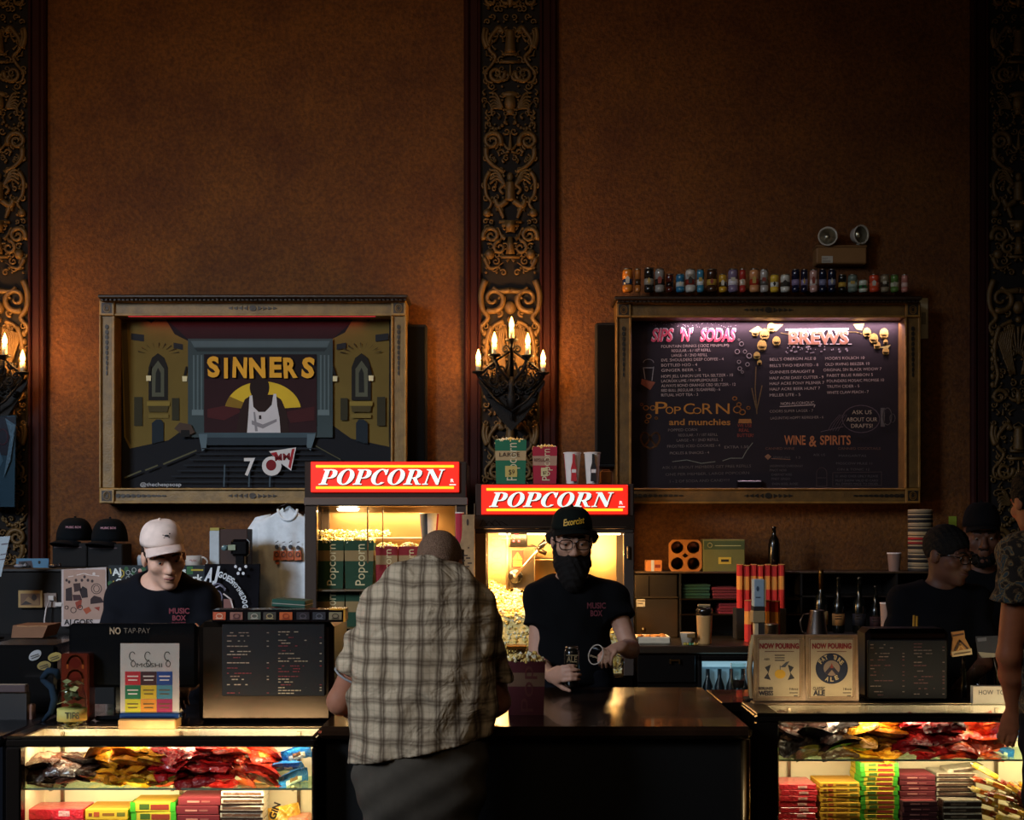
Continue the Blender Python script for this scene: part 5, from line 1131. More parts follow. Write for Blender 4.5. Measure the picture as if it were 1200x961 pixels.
def tee(cx, y0, D, w, h, col, nm, lab, sl=.0, mat='cloth', fold=.012):
    # hung shirt: body, sleeves and collar; cx, y0 = pixel of the collar top
    k = D/F; t = thing(nm, lab, 't-shirt', P(cx, y0+h, D)); n, r_ = 30, 26
    def edge(v):
        # half width in px at row v (0..1)
        if v < .13: return w*(.26+.74*(v/.13)**.8)*.5
        return w*.5*(1-.12*min(1, (v-.13)/.3))+w*.03*(v-.4)
    m = MB(col); vs = []
    for side in (0, 1):
        for j in range(r_+1):
            v = j/r_
            for i in range(n+1):
                u = -1+2*i/n; hw = edge(v)*(1 if v > .13 else 1)
                neck = 0
                y = y0+h*v
                if v < .16: y = y0+h*(.02+.11*abs(u)**1.6*(1-v/.16)*.9+v)
                if side == 0 and abs(u) < .36 and v < .16: y = max(y, y0+h*.10*math.sqrt(max(0, 1-(u/.36)**2))+h*v*.6)
                px = cx+u*hw; bulge = .045*(1-u*u)**.5+.012
                fo = fold*(v**.8)*math.sin(u*9+v*2+.7*math.sin(v*5))+fold*.4*math.sin(u*17-v*4)*v
                vs.append((X(px, D), D-(bulge+fo if side == 0 else -bulge-fo*.5), Z(y, D)))
    W_ = n+1; S_ = (r_+1)*W_; fs = []
    for j in range(r_):
        for i in range(n):
            a = j*W_+i; fs.append((a, a+W_, a+W_+1, a+1)); fs.append((S_+a, S_+a+1, S_+a+W_+1, S_+a+W_))
    for j in range(r_):
        a = j*W_; fs.append((a, S_+a, S_+a+W_, a+W_)); a = j*W_+n; fs.append((a, a+W_, S_+a+W_, S_+a))
    m.add(vs, fs, True); b = m.build('body', mat, t)
    for sg in (-1, 1):
        q = MB(col); A = P(cx+sg*w*.34, y0+h*.11, D); B = P(cx+sg*w*.47, y0+h*.30, D); E = P(cx+sg*w*(.54+sl), y0+h*.56, D)
        rs = [.075, .088, .092]; q.M = None; pts = [A, B, E]; vs = []; fs = []; nn = 16
        for p, rr in zip([A, (A+B)/2, B, (B+E)/2, E], (.05, .068, .074, .07, .076)):
            for a in range(nn):
                an = 2*PI*a/nn; vs.append(p+Vector((rr*math.cos(an), rr*.5*math.sin(an), .22*rr*math.cos(an)*-sg)))
        for i in range(4):
            for a in range(nn): fs.append((i*nn+a, i*nn+(a+1) % nn, (i+1)*nn+(a+1) % nn, (i+1)*nn+a))
        q.add(vs, fs, True); q.build('sleeve', mat, t)
    q = MB(col); q.tube([P(cx+w*.135*math.cos(a*PI/10), y0+h*(.052+.10*math.sin(a*PI/10)), D-.045-.02*math.sin(a*PI/10)) for a in range(11)], .009, 6); q.build('collar', mat, t)
    return t
Dt = 8.19
t = tee(337, 590, Dt, 84, 130, '#e4ecf2', 'white_t_shirt', 'white t-shirt with orange print hanging beside the left machine')
m = MB()
for k, x in enumerate((324, 332, 340, 349)):
    m.c = '#c8602c'; m.ppoly([(x-3.4, 646), (x+3.4, 645), (x+4, 656), (x-3.8, 657)], Dt-.085, .02); m.c = '#2a2a30'; m.pell(x, 641+(k % 2), 2, 2.6, Dt-.088, .02); m.ring(x, 650, 2.2, 2.6, .8, Dt-.09, 10); m.pline([(x-1, 636), (x+2, 634+k % 2)], .8, Dt-.088)
m.c = '#c8602c'; m.pell(325, 660, 2, 1.5, Dt-.085, .02); m.build('print', 'paint', t)
m = MB('#2a2422'); m.tube([P(318, 598, Dt), P(337, 590, Dt), P(356, 598, Dt)], .006, 6); m.tube([P(337, 591, Dt+.01), P(337, 589, Dt+.03), P(339, 588.5, Dt+.05), P(341, 590, Dt+.06)], .004, 6); m.build('hanger', 'metal', t)
# black shirt with an arc of lettering draped on the unit
t = thing('black_t_shirt', 'black t-shirt with white arched lettering draped on the unit', 't-shirt', P(268, 722, DL_-.05))
m = MB('#0e0d12'); n, r_ = 20, 10; vs = []; fs = []
for j in range(r_+1):
    for i in range(n+1):
        u, v = i/n, j/r_; vs.append((X(240+64*u, DL_-.05), DL_-.05-.008*math.sin(u*11+v*3)-.03*v, Z(661+62*v, DL_-.05)))
W_ = n+1
for j in range(r_):
    for i in range(n): a = j*W_+i; fs.append((a, a+W_, a+W_+1, a+1))
vs2 = [(a, b+.02, c) for a, b, c in vs]; S_ = len(vs); m.add(vs+vs2, fs+[tuple(S_+i for i in reversed(f)) for f in fs]+[(i, i+1, S_+i+1, S_+i) for i in range(n)], True); m.build('cloth', 'cloth', t)
q = MB('#c8ccd0'); Dq = DL_-.095
q.text('A', 239, 680, Dq, 16, 9, bold=.05, rot=-10, shear=.2); q.text('J', 249, 679, Dq, 16, 8, bold=.05, rot=-4, shear=.2)
for ch, x, y, rt, h in (('G', 257, 676, -14, 7), ('O', 262, 677.5, -20, 7), ('E', 266.5, 680, -26, 7), ('S', 270, 682, -32, 7), ('T', 273, 685, -38, 5), ('O', 275.5, 687, -42, 5), ('T', 278, 690, -48, 5), ('H', 280, 692.5, -52, 5), ('E', 282, 696, -56, 5), ('D', 284, 700, -64, 6), ('O', 285.5, 704, -72, 6), ('G', 286, 709, -78, 6)): q.text(ch, x-2, y, Dq-.004, h, h*.72, bold=.04, rot=rt)
q.c = '#77728a'; q.ring(255, 696, 9, 12, 1.6, Dq, 16, 20, 200); q.ring(254, 700, 6, 8, 1.2, Dq, 14); q.c = '#a8a4b4'; q.pline([(250, 690), (258, 686), (264, 690)], 1.4, Dq); q.c = '#7a4a40'; q.pbox(262, 272, 702, 714, Dq, Dq+.003); q.c = '#c8b8b0'; q.pline([(262, 696), (270, 702), (274, 716)], 1.6, Dq-.003)
q.c = '#d0d0d4'
for x, y in ((276, 664), (281, 667), (285, 672), (279, 672), (288, 664)): q.pell(x, y, 1.8, 2, Dq, .003, 7)
q.build('print', 'paint', t)
# ================================================================ front counters and cases
ZL, DLf, DLb = .9135, 4.65, 4.93       # left case: glass top height, front, back of the glass
DC, ZC = 4.7, Z(852, 4.7)
DR, ZR, DRb = 5.1, Z(837, 5.1), 5.45
t = thing('centre_counter', 'dark wooden service counter between the two candy cases', 'counter', (X(628, DC), 5.3, 0))
xl, xr = X(372, DC), X(882, DC)
m = MB('#2e1d12'); m.box(xl, xr, DC, 5.89, ZC-.045, ZC, .014); m.build('counter_top', 'counterwood', t)
m = MB('#050404'); m.box(xl+.02, xr-.03, DC+.06, 5.8, .08, ZC-.045, .004); m.build('front_panel', 'paint', t)
m = MB('#0a0808'); m.box(xl+.05, xr-.05, DC+.12, 5.75, 0, .08); m.build('plinth', 'matte', t)
m = MB('#8a6c44'); m.tube([(xr-.02, DC+.035, .06), (xr-.02, DC+.035, ZC-.05)], .017, 14); m.build('corner_post', 'steel', t)
# side worktops behind the cases
m = MB('#1c1512'); m.box(X(5, DLf), xl-.003, DLb+.004, 5.55, ZL-.04, ZL-.002, .004); o = m.build('work_counter', 'gloss'); tag(o, 'dark work surface behind the left candy case', 'counter')
mm = MB('#0c0a0a'); mm.box(X(5, DLf), xl-.003, DLb+.05, 5.52, .0, ZL-.04); ob = mm.build('carcass', 'matte', o)
m = MB('#17110f'); m.box(xr+.01, X(1330, DR), DRb+.004, 5.9, ZR-.04, ZR-.002, .004); o = m.build('work_counter', 'gloss'); tag(o, 'dark work surface behind the right candy case', 'counter')
mm = MB('#0c0a0a'); mm.box(xr+.01, X(1330, DR), DRb+.05, 5.87, .0, ZR-.04); mm.build('carcass', 'matte', o)
def case(lab, x0, x1, D, Db, zt, ytop, pl, pr, zsh, zbot, cx):
    # pl, pr = inner columns of the opening; zsh = glass shelf top
    t = thing('candy_case', lab, 'display case', ((X(x0, D)+X(x1, D))/2, (D+Db)/2, 0)); xa, xb = X(x0, D), X(x1, D); ia, ib = X(pl, D), X(pr, D); zo = Z(ytop, D)
    m = MB('#17120f'); m.box(xa, xb, D, D+.05, zo, zt-.008, .006); m.box(xa, ia, D, D+.05, .0, zo, .006); m.box(ib, xb, D, D+.05, .0, zo, .006); m.box(xa, xb, D, D+.05, zbot-.1, zbot, .004)
    m.box(xa, ia-.012, D+.05, Db, .0, zt-.008, .004); m.box(ib+.012, xb, D+.05, Db, .0, zt-.008, .004); m.build('frame', 'gloss', t)
    m = MB('#5e5040'); m.box(xa+.004, xb-.004, D+.002, D+.024, zt-.008, zt+.002, .003); m.box(xa+.004, xb-.004, Db-.02, Db, zt-.008, zt+.002, .003); m.box(xa+.004, ia+.002, D, Db, zt-.008, zt+.002, .003); m.box(ib-.002, xb-.004, D, Db, zt-.008, zt+.002, .003); m.build('top_trim', 'steel', t)
    m = MB('#e8d8b8'); m.box(ia-.012, ib+.012, Db-.02, Db-.01, zbot, zt-.01); m.box(ia-.012, ia-.008, D+.05, Db-.02, zbot, zt-.01); m.box(ib+.008, ib+.012, D+.05, Db-.02, zbot, zt-.01); m.box(ia-.012, ib+.012, D+.02, Db-.01, zbot-.012, zbot); m.build('white_lining', 'paint', t)
    m = MB(); m.box(ia-.01, ib+.01, D+.02, Db-.02, zt-.006, zt+.0); m.build('glass_top', 'glass', t)
    m = MB(); m.box(ia-.002, ib+.002, D+.02, D+.025, zbot, zo+.004); m.build('glass_front', 'glass', t)
    m = MB('#cfe8da'); m.box(ia-.008, ib+.008, D+.032, Db-.024, zsh-.007, zsh); m.build('glass_shelf', 'greenglass', t)
    m = MB('#6a7a6a'); m.box(ia, ib, D+.03, D+.032, zsh-.007, zsh); m.build('shelf_edge', 'gloss', t)
    for a in cx:
        m = MB('#8a7a62'); xx = X(a, Db-.03); m.box(xx-.006, xx+.006, Db-.032, Db-.02, zbot, zt-.02); m.box(xx-.005, xx+.005, Db-.16, Db-.03, zsh-.03, zsh-.008); m.build('shelf_bracket', 'metal', t)
    m = MB('#0c0a09'); m.box(ia-.01, ib+.01, D+.03, Db, .0, zbot-.1); m.build('kick_panel', 'matte', t)
    m = MB('#fff0cc'); m.box(ia+.01, ib-.01, D+.052, D+.062, zo+.004, zo+.012); m.build('tube_lamp', 'lamp', t)
    light('case_lamp', 'AREA', ((ia+ib)/2, D+.08, zo+.0), CS_W*(ib-ia)/1., (1., .80, .50), ib-ia-.04, .02, target=((ia+ib)/2, D+.4, zo-.17))
    light('case_lamp_low', 'AREA', ((ia+ib)/2, D+.06, zsh-.012), CS_W*.6*(ib-ia), (1., .80, .50), ib-ia-.04, .02, target=((ia+ib)/2, D+.4, zsh-.16))
    return t
CS_W = 5.
DLb2 = 4.98; zshL = Z(923, 4.69); zboL = Z(990, 4.7)
case('left candy case with lit shelves of bagged sweets', 6, 370, DLf, DLb, ZL, 876, 24, 365, zshL, zboL, (73, 212, 350))
zshR = Z(889.5, 5.14); zboR = Z(990, 5.15)
case('right candy case with lit shelves of sweets and tall box stacks', 886, 1330, DR, DRb, ZR, 847, 913, 1300, zshR, zboR, (925, 1168, 1290))
# dark end of the left counter
t = thing('counter_end', 'dark counter end at the bottom left corner of the photo', 'counter', (X(-20, DLf), 4.9, 0))
m = MB('#14161c'); m.box(X(-60, DLf), X(5, DLf), DLf+.01, 5.54, 0, ZL-.03, .01); m.build('side_panel', 'gloss', t); m = MB('#3a3a40'); m.box(X(-60, DLf), X(5, DLf), DLf-.01, 5.55, ZL-.03, ZL+.004, .012); m.build('top_edge', 'steel', t)
# ---------------------------------------------------------------- sweets
def pouch(c1, c2, seed, w=.17, dp=.12, th=.034, c3=None):
    rr = random.Random(seed); nu, nv = 22, 14; m = MB(c1); vs = []; ph = [rr.uniform(0, 6) for _ in range(6)]
    for s in (1, -1):
        for j in range(nv+1):
            for i in range(nu+1):
                u, v = -1+2*i/nu, -1+2*j/nv
                t_ = th*.5*max(0, 1-abs(u)**3.2)**.7*max(0, 1-abs(v)**3.)**.6
                wr = .09*th*(math.sin(u*9+v*6+ph[0])+math.sin(u*17-v*12+ph[1])*.8)*(1-abs(u)**6)
                sag = -.10*th*(u*u+v*v)
                x = u*w/2*(1-.03*v*v); y = v*dp/2*(1-.05*math.cos(u*PI)*1); bend = .008*math.sin(u*2.2+ph[2])+.006*math.sin(v*2+ph[3])
                z = s*(t_+max(0, t_*.0))+(wr if t_ > 0 else 0)*(1 if s > 0 else .6)+sag+bend+(.003*math.sin(v*20+ph[4]) if abs(u) > .9 else 0)
                if s < 0: z -= .0008
                vs.append((x, y, z))
    W_ = nu+1; S_ = (nv+1)*W_
    for s in (0, 1):
        for j in range(nv):
            for i in range(nu):
                a = s*S_+j*W_+i; u, v = -1+2*(i+.5)/nu, -1+2*(j+.5)/nv
                m.c = c1
                if abs(u) < .55 and abs(v+.1) < .45: m.c = c2
                if c3 and (abs(u) < .28 and abs(v-.1) < .3): m.c = c3
                f = (a, a+1, a+W_+1, a+W_) if s == 0 else (a, a+W_, a+W_+1, a+1); q = [vs[z] for z in f]; m.f.append(f); m.fc.append(lin(m.c)); m.sm.append(True)
    m.v = vs; m.c = c1
    b = [(i, i+1, S_+i+1, S_+i) for i in range(nu)]+[(nv*W_+i+1, nv*W_+i, S_+nv*W_+i, S_+nv*W_+i+1) for i in range(nu)]+[(j*W_+W_, j*W_, S_+j*W_, S_+j*W_+W_) for j in range(nv)]+[(j*W_+nu, j*W_+W_+nu, S_+j*W_+W_+nu, S_+j*W_+nu) for j in range(nv)]
    m.f += b; m.fc += [lin(c1)]*len(b); m.sm += [True]*len(b)
    return m
def heap(nm, lab, cat, grp, variants, px0, px1, D, z0, layers, per, dz, tilt=14, peak=0., sz=1., dy=(.04, .22)):
    protos = []
    for s, (a, b, c) in enumerate(variants):
        o = pouch(a, b, s*7+len(lab), c3=c).build(nm, 'foil', None, (0, 0, 0)); tag(o, lab, cat, grp); protos.append(o)
    used = [False]*len(protos); n = 0
    for l in range(layers):
        k = per-(l//2 if peak else 0)
        for i in range(k):
            f = (i+.5)/k if not peak else (i+.5+(per-k)*.5)/per
            f += R.uniform(-.12, .12)/k
            x = X(px0+(px1-px0)*min(.93, max(.07, f)), D+.06); y = D+R.uniform(*dy)
            z = z0+.018+l*dz+R.uniform(0, .006); q = n % len(protos); n += 1
            rot = (math.radians(R.uniform(4, tilt*2.2)), math.radians(R.uniform(-tilt, tilt)), math.radians(R.uniform(-35, 35)+(180 if R.random() < .5 else 0)))
            if not used[q]: used[q] = True; o = protos[q]; o.location = (x, y, z); o.rotation_euler = rot
            else: o = dup(protos[q], (x, y, z), rot=rot)
            o.scale = (sz,)*3
    return n
heap('candy_bag', 'brown candy bag in the heap on the left case upper shelf', 'candy bag', 'brown bags, left case', [('#3a2018', '#5a3424', '#8a7464'), ('#2a1814', '#4a2c20', None), ('#4a2a1e', '#8a6a56', None)], 26, 124, DLf+.05, zshL, 4, 4, .022, 16, 1, .82, (.035, .10))
heap('candy_bag', 'yellow-orange candy bag in the heap on the left case upper shelf', 'candy bag', 'yellow-orange bags, left case', [('#d8901c', '#e8a83a', '#7a4a1c'), ('#c87a14', '#e0a040', None), ('#e0a02a', '#b86a18', None)], 112, 198, DLf+.05, zshL, 6, 3, .022, 12, 0, .86, (.035, .10))
heap('candy_bag', 'red candy bag in the heap on the left case upper shelf', 'candy bag', 'red bags, left case', [('#b01418', '#d03028', None), ('#8a0e16', '#b82420', '#d8a08a'), ('#c41c1c', '#8a1014', None)], 186, 268, DLf+.05, zshL, 6, 3, .022, 14, 0, .86, (.035, .10))
heap('candy_bag', 'orange-red candy bag beside the blue bags on the left case upper shelf', 'candy bag', 'orange-red bags, left case', [('#c83a1c', '#e0602c', '#c8b8a0'), ('#b82c18', '#e8702c', None)], 258, 324, DLf+.05, zshL, 5, 2, .025, 18, 0, .82, (.035, .10))
heap('candy_bag', 'blue and white candy bag at the right end of the left case shelf', 'candy bag', 'blue bags, left case', [('#1c6ab8', '#d8d0c0', '#8a5a34'), ('#2a7ac8', '#1c5aa8', '#e8e0d0')], 322, 360, DLf+.05, zshL, 3, 1, .044, 24, 0, .66, (.035, .10))
heap('candy_bag', 'dark brown candy bag in the heap on the right case upper shelf', 'candy bag', 'brown bags, right case', [('#2a1612', '#1c100e', '#8a6a54'), ('#1c100e', '#2c1a14', None), ('#3a2018', '#8a7060', None)], 912, 996, DR+.05, zshR, 6, 3, .022, 22, 0, .9, (.035, .14))
heap('candy_bag', 'yellow-orange candy bag in the heap on the right case upper shelf', 'candy bag', 'yellow-orange bags, right case', [('#d8901c', '#e0a030', '#2a1c10'), ('#b86a14', '#d89028', None)], 990, 1058, DR+.05, zshR, 6, 2, .023, 14, 0, .95, (.035, .14))
heap('candy_bag', 'dark red candy bag in the heap on the right case upper shelf', 'candy bag', 'red bags, right case', [('#a01018', '#c02420', None), ('#7a0c14', '#a81c1c', None)], 1050, 1122, DR+.05, zshR, 6, 2, .023, 14, 0, .98, (.035, .14))
heap('candy_bag', 'orange-red candy bag near the arm in the right case', 'candy bag', 'orange-red bags, right case', [('#b82a14', '#e0602c', '#c8a890'), ('#d04a1c', '#a82414', None)], 1112, 1172, DR+.05, zshR, 5, 2, .025, 18, 0, .9, (.035, .14))
heap('candy_bag', 'small blue and white candy bag right of the orange-red ones', 'candy bag', 'blue bags, right case', [('#1c6ab8', '#e0d8cc', '#1c4a88'), ('#2a7ac8', '#e8e0d4', None)], 1160, 1196, DR+.05, zshR, 3, 1, .04, 14, 0, .62, (.035, .10))
def boxes(lab, grp, px0, px1, ytop, D, dep, z0, n, col, edge, marks=(), nm='candy_box', cat='candy box', side=None, mat='paper', jit=.004, gap=.0015):
    zt = Z(ytop, D); h = (zt-z0)/n; w = (px1-px0)*D/F; xc = X((px0+px1)/2, D)
    m = MB(col); m.box(xc-w/2, xc+w/2, D, D+dep, 0, h-gap, .002)
    for (a, b, c, d_, cc) in marks: m.c = cc; m.box(xc-w/2+w*a, xc-w/2+w*b, D-.001, D+.004, h*c, h*d_)
    m.c = edge; m.box(xc-w*.46, xc+w*.46, D+.01, D+dep-.01, h-gap-.001, h-gap+.0003)
    if side: m.c = side; m.box(xc-w/2-.001, xc-w/2+w*.11, D-.0015, D+dep*.5, 0, h-gap); m.box(xc+w/2-w*.11, xc+w/2+.001, D-.0015, D+dep*.5, 0, h-gap)
    o = m.build(nm, mat, None, (xc, D+dep/2, 0)); tag(o, lab, cat, grp)
    for k in range(n):
        loc = (xc+R.uniform(-jit, jit), D+dep/2+R.uniform(0, jit), z0+k*h); rz = (0, 0, R.uniform(-.03, .03))
        if k == 0: o.location = loc; o.rotation_euler = rz
        else: dup(o, loc, rot=rz)
YM = (((.08, .16, .3, .6, '#7a3a10'), (.2, .33, .25, .7, '#a8481c'), (.4, .68, .35, .6, '#8a5a14'), (.74, .93, .3, .65, '#6a6a20')))
GM = ((.2, .42, .25, .8, '#3a5a14'), (.45, .86, .2, .75, '#8a2c14'))
MM_ = ((.22, .5, .35, .55, '#b87a70'), (.55, .75, .35, .55, '#8a4a48'))
BM_ = ((.0, 1, .0, .3, '#2a1c18'), (.05, .95, .4, .8, '#5a4034'))
DLs = DLf+.1
boxes('red foil packet in the leftmost lower stack of the left case', 'red packets, left case', 33, 97, 948, DLs, .13, zboL, 3, '#d02a3a', '#e04a50', ((.55, .75, .3, .8, '#e8a8a8'),), 'candy_packet', 'candy packet', None, 'foil')
boxes('yellow candy box in the stack beside the red packets, left case', 'yellow boxes, left case', 100, 150, 948, DLs, .14, zboL, 3, '#d8b02a', '#c8902a', YM)
boxes('yellow candy box with green ends, left case', 'green-ended boxes, left case', 153, 205, 940, DLs, .14, zboL, 4, '#c8b42a', '#c89a2a', GM, side='#3aa81c')
boxes('maroon candy box in the left case stack', 'maroon boxes, left case', 207, 257, 934, DLs, .13, zboL, 5, '#6a1020', '#8a3038', MM_)
boxes('brown and white chocolate bar in the left case stack', 'chocolate bars, left case', 258, 308, 927, DLs, .12, zboL, 7, '#d8ccb8', '#e0d4c0', BM_, 'chocolate_bar', 'chocolate bar', None, 'foil')
t = thing('candy_bag', 'gold bag lettered in black at the right of the left case lower shelf', 'candy bag', (X(330, DLs), DLs+.05, zboL))
m = pouch('#c8942a', '#d8a83a', 77, .12, .1, .05); m.M = None; Mx = Matrix.Translation((X(331, DLs), DLs+.04, zboL+.075)) @ Matrix.Rotation(math.radians(62), 4, 'X') @ Matrix.Rotation(.2, 4, 'Z'); m.v = [tuple(Mx @ Vector(p)) for p in m.v]; m.build('pouch', 'foil', t)
q = MB('#241810'); q.text('GIN', 322, 961, DLs-.01, 8, 20, bold=.04, rot=70); q.build('lettering', 'paint', t)
tag(MB('#d87a5a').box(X(336, DLs), X(362, DLs), DLs-.01, DLs+.1, zboL, Z(958, DLs), .01).build('candy_box', 'foil'), 'pink-orange packet beside the gold lettered bag', 'candy packet')
DRs = DR+.1
boxes('red foil packet in the leftmost lower stack of the right case', 'red packets, right case', 914, 957, 919, DRs, .16, zboR, 10, '#d0303c', '#e05058', ((.5, .75, .25, .7, '#e8b0a8'),), 'candy_packet', 'candy packet', None, 'foil')
boxes('yellow candy box in the plain yellow stack of the right case', 'yellow boxes, right case', 961, 1008, 917, DRs, .16, zboR, 12, '#d8a82a', '#c89030', YM)
boxes('yellow candy box with green ends in the tallest stack, right case', 'green-ended boxes, right case', 1009, 1053, 894, DRs, .16, zboR, 17, '#c8b02a', '#c8902a', GM, side='#3a9a1c')
boxes('maroon candy box in the right case stack', 'maroon boxes, right case', 1055, 1097, 908, DRs+.03, .15, zboR, 12, '#5a0e1c', '#8a3038', MM_)
boxes('maroon candy box in the front row beside the silver bars, right case', 'front maroon boxes, right case', 1058, 1099, 939, DRs-.04, .06, zboR, 8, '#3c0a14', '#8a3438', MM_)
boxes('silver-edged chocolate bar in the right case stack', 'chocolate bars, right case', 1098, 1145, 906, DRs+.03, .14, zboR, 14, '#a89c88', '#b8ac98', BM_, 'chocolate_bar', 'chocolate bar', None, 'foil')
boxes('dark chocolate bar in the front row of bars, right case', 'front chocolate bars, right case', 1106, 1152, 938, DRs-.04, .06, zboR, 7, '#3a2c22', '#c8bca4', ((.02, .98, .72, .95, '#c8bca4'), (.2, .6, .2, .5, '#7a6a58')), 'chocolate_bar', 'chocolate bar', None, 'foil')
t = thing('chocolate_bar', 'loose silver bar lying crooked on top of the bar stack', 'chocolate bar', (X(1136, DRs), DRs+.1, Z(905, DRs+.03)))
m = MB('#a89c88'); m.M = Matrix.Translation((X(1137, DRs), DRs+.1, Z(903, DRs+.03))) @ Matrix.Rotation(-.12, 4, 'Y'); m.box(-.075, .08, -.05, .05, -.008, .008, .003); m.build('wrapper', 'foil', t); m = MB('#4a3a30'); m.M = Matrix.Translation((X(1137, DRs), DRs+.1, Z(903, DRs+.03))) @ Matrix.Rotation(-.12, 4, 'Y'); m.box(-.05, .075, -.052, -.05, -.005, .003); m.build('printed_band', 'foil', t)
pal = ['#c8902a', '#d8b03a', '#a8401c', '#e0c068', '#8a2c18', '#c86a20']
for k in range(26):
    l, i = divmod(k, 5); c = Vector((X(1158+i*14, DRs)+R.uniform(-.008, .008), DRs+R.uniform(.0, .06), zboR+.02+.042*l+.012*(4-i if i < 4 else 1)))
    m = MB(pal[k % 6]); m.M = Matrix.Translation(c) @ Matrix.Rotation(math.radians(R.uniform(12, 34)), 4, 'Y') @ Matrix.Rotation(R.uniform(-.3, .3), 4, 'Z'); m.box(-.055, .055, -.02, .02, -.011, .011, .006); m.c = pal[(k+2) % 6]; m.box(-.03, .02, -.0212, -.018, -.008, .008); m.c = '#d8c8a0'; m.box(-.066, -.055, -.018, .018, -.002, .002); m.box(.055, .066, -.018, .018, -.002, .002)
    o = m.build('candy_bar', 'foil', None, c); tag(o, 'small gold and red candy bar in the slanting pile, right case', 'candy bar', 'gold candy bars, right case')
# ---------------------------------------------------------------- on the left counter
c = Vector((X(84.5, 4.79), 4.79, ZL)); k = 4.79/F
t = thing('tip_jar', 'glass tip jar with banknotes and yellow TIPS label', 'jar', c)
m = MB(); m.lathe([(15*k, 0), (16.5*k, .006), (16.5*k, 40*k), (13.5*k, 48*k), (13*k, 50*k), (13.6*k, 53*k), (13.6*k, 61*k), (12.8*k, 61*k), (12.6*k, 50*k), (15.6*k, 40*k), (15.6*k, .012), (0, .012)], c, 30); m.build('glass_jar', 'jarglass', t)
m = MB('#b8a858'); m.lathe([(16.9*k, 13*k), (16.9*k, 27*k)], c, 30); lb = m.build('label', 'paper', t)
m = MB('#4a4420'); m.text('TIPS', 76, 843-.5, 4.79-17.6*k, 8, 17, bold=.02); m.build('lettering', 'paint', lb)
m = MB()
for q in range(16):
    m.c = R.choice(['#8a8a5a', '#a89c6a', '#6a6a44', '#c8b878']); p = c+Vector((R.uniform(-9, 9)*k, R.uniform(-9, 9)*k, (28+q*1.9)*k)); m.M = Matrix.Translation(p) @ Matrix.Rotation(R.uniform(0, 3), 4, 'Z') @ Matrix.Rotation(R.uniform(-.9, .9), 4, 'X')
    m.add([(-.024, -.012, 0), (0, -.012, .008), (.024, -.012, -.004), (.024, .012, .002), (0, .012, .011), (-.024, .012, .004)], [(0, 1, 4, 5), (1, 2, 3, 4)])
m.M = None; m.c = '#8a7a4a'
for q in range(30): a = R.uniform(0, 6.28); rr = R.uniform(0, 13)*k; m.lathe([(.009, 0), (.009, .002), (0, .002)], c+Vector((rr*math.cos(a), rr*math.sin(a), .014+R.uniform(0, .02))), 10)
m.build('banknotes', 'paper', t)
t = thing('amber_box', 'amber-red patterned box behind the tip jar', 'box', Vector((X(87, 5.0), 5.0, ZL)))
m = MB('#4e1a0e'); m.box(X(71, 5.0), X(104, 5.0), 5.0, 5.08, ZL, Z(766, 5.0), .006); m.build('box', 'gloss', t)
m = MB('#7e3c18')
for cy in (778, 795): m.ring(88, cy, 9, 9.5, 2.4, 4.998, 20, 0, 180); m.pline([(79, cy), (79, cy+5)], 2.4, 4.998); m.pline([(97, cy), (97, cy+5)], 2.4, 4.998)
m.c = '#4a140c'; m.pell(88, 777, 6, 6, 4.999, .001); m.pell(88, 794, 6, 6, 4.999, .001); m.build('printed_arches', 'gloss', t)
Dm = 5.06
t = thing('point_of_sale_screen', 'black back of a till screen with handwritten NO TAP-PAY', 'till screen', Vector((X(155, Dm), Dm+.05, ZL)))
m = MB('#0a0a0b'); m.pbox(80, 231, 731, 806, Dm, Dm+.05, .012); m.build('screen_back', 'gloss', t)
m = MB('#0c0c0d'); m.box(X(130, Dm), X(180, Dm), Dm+.03, Dm+.1, ZL, Z(790, Dm), .01); m.box(X(112, Dm), X(200, Dm), Dm-.02, Dm+.2, ZL, ZL+.02, .008); m.build('stand', 'gloss', t)
m = MB('#8a7458'); m.text('NO', 128.5, 743, Dm-.004, 8, 13, bold=.03); m.c = '#5a4c3c'; m.text('TAP-PAY', 145, 742, Dm-.004, 6.4, 31); m.build('lettering', 'paint', t)
t = thing('flavour_sign', 'white flavour chart with a grid of nine coloured squares', 'sign', Vector((X(175, 4.87), 4.88, ZL))); Dv = 4.86
m = MB('#b0a49c'); m.pbox(141, 210, 754, 836, Dv, Dv+.004); m.build('sheet', 'paper', t)
m = MB('#2a241c')
for x in (155, 173, 196): m.ring(x, 769, 3.4, 5, .8, Dv-.001, 12, 30, 300); m.ring(x+1, 778, 2.6, 3.4, .8, Dv-.001, 10)
m.text('MOSHI', 160, 782, Dv-.001, 5, 30)
for i, col in enumerate(('#a81c24', '#3c1416', '#143a7a', '#14603a', '#b89a1c', '#3a7484', '#b0a41c', '#c07a1c', '#8a1444')):
    r_, c_ = divmod(i, 3); x, y = 146.5+c_*18.6, 787+r_*16.2; m.c = col; m.pbox(x, x+18.2, y, y+15.8, Dv-.001, Dv); m.c = '#d8ccc0' if i < 4 else '#5a4418'
    m.pline([(x+3, y+5.6), (x+15, y+5.6)], 1.3, Dv-.002); m.pline([(x+4, y+10), (x+14, y+10)], 1.3, Dv-.002)
m.build('printing', 'paper', t)
m = MB(); m.pbox(140, 211, 752, 837, Dv-.006, Dv-.003); m.build('acrylic_cover', 'glass', t)
m = MB('#16305a'); m.pbox(140, 210, 836, 842, Dv-.01, Dv+.03, .003); m.build('blue_base', 'gloss', t)
m = MB('#b88a4e'); m.box(X(141, Dv), X(208, Dv), Dv-.03, Dv+.06, ZL, Z(842, Dv), .004); m.build('wooden_foot', 'wood', t)
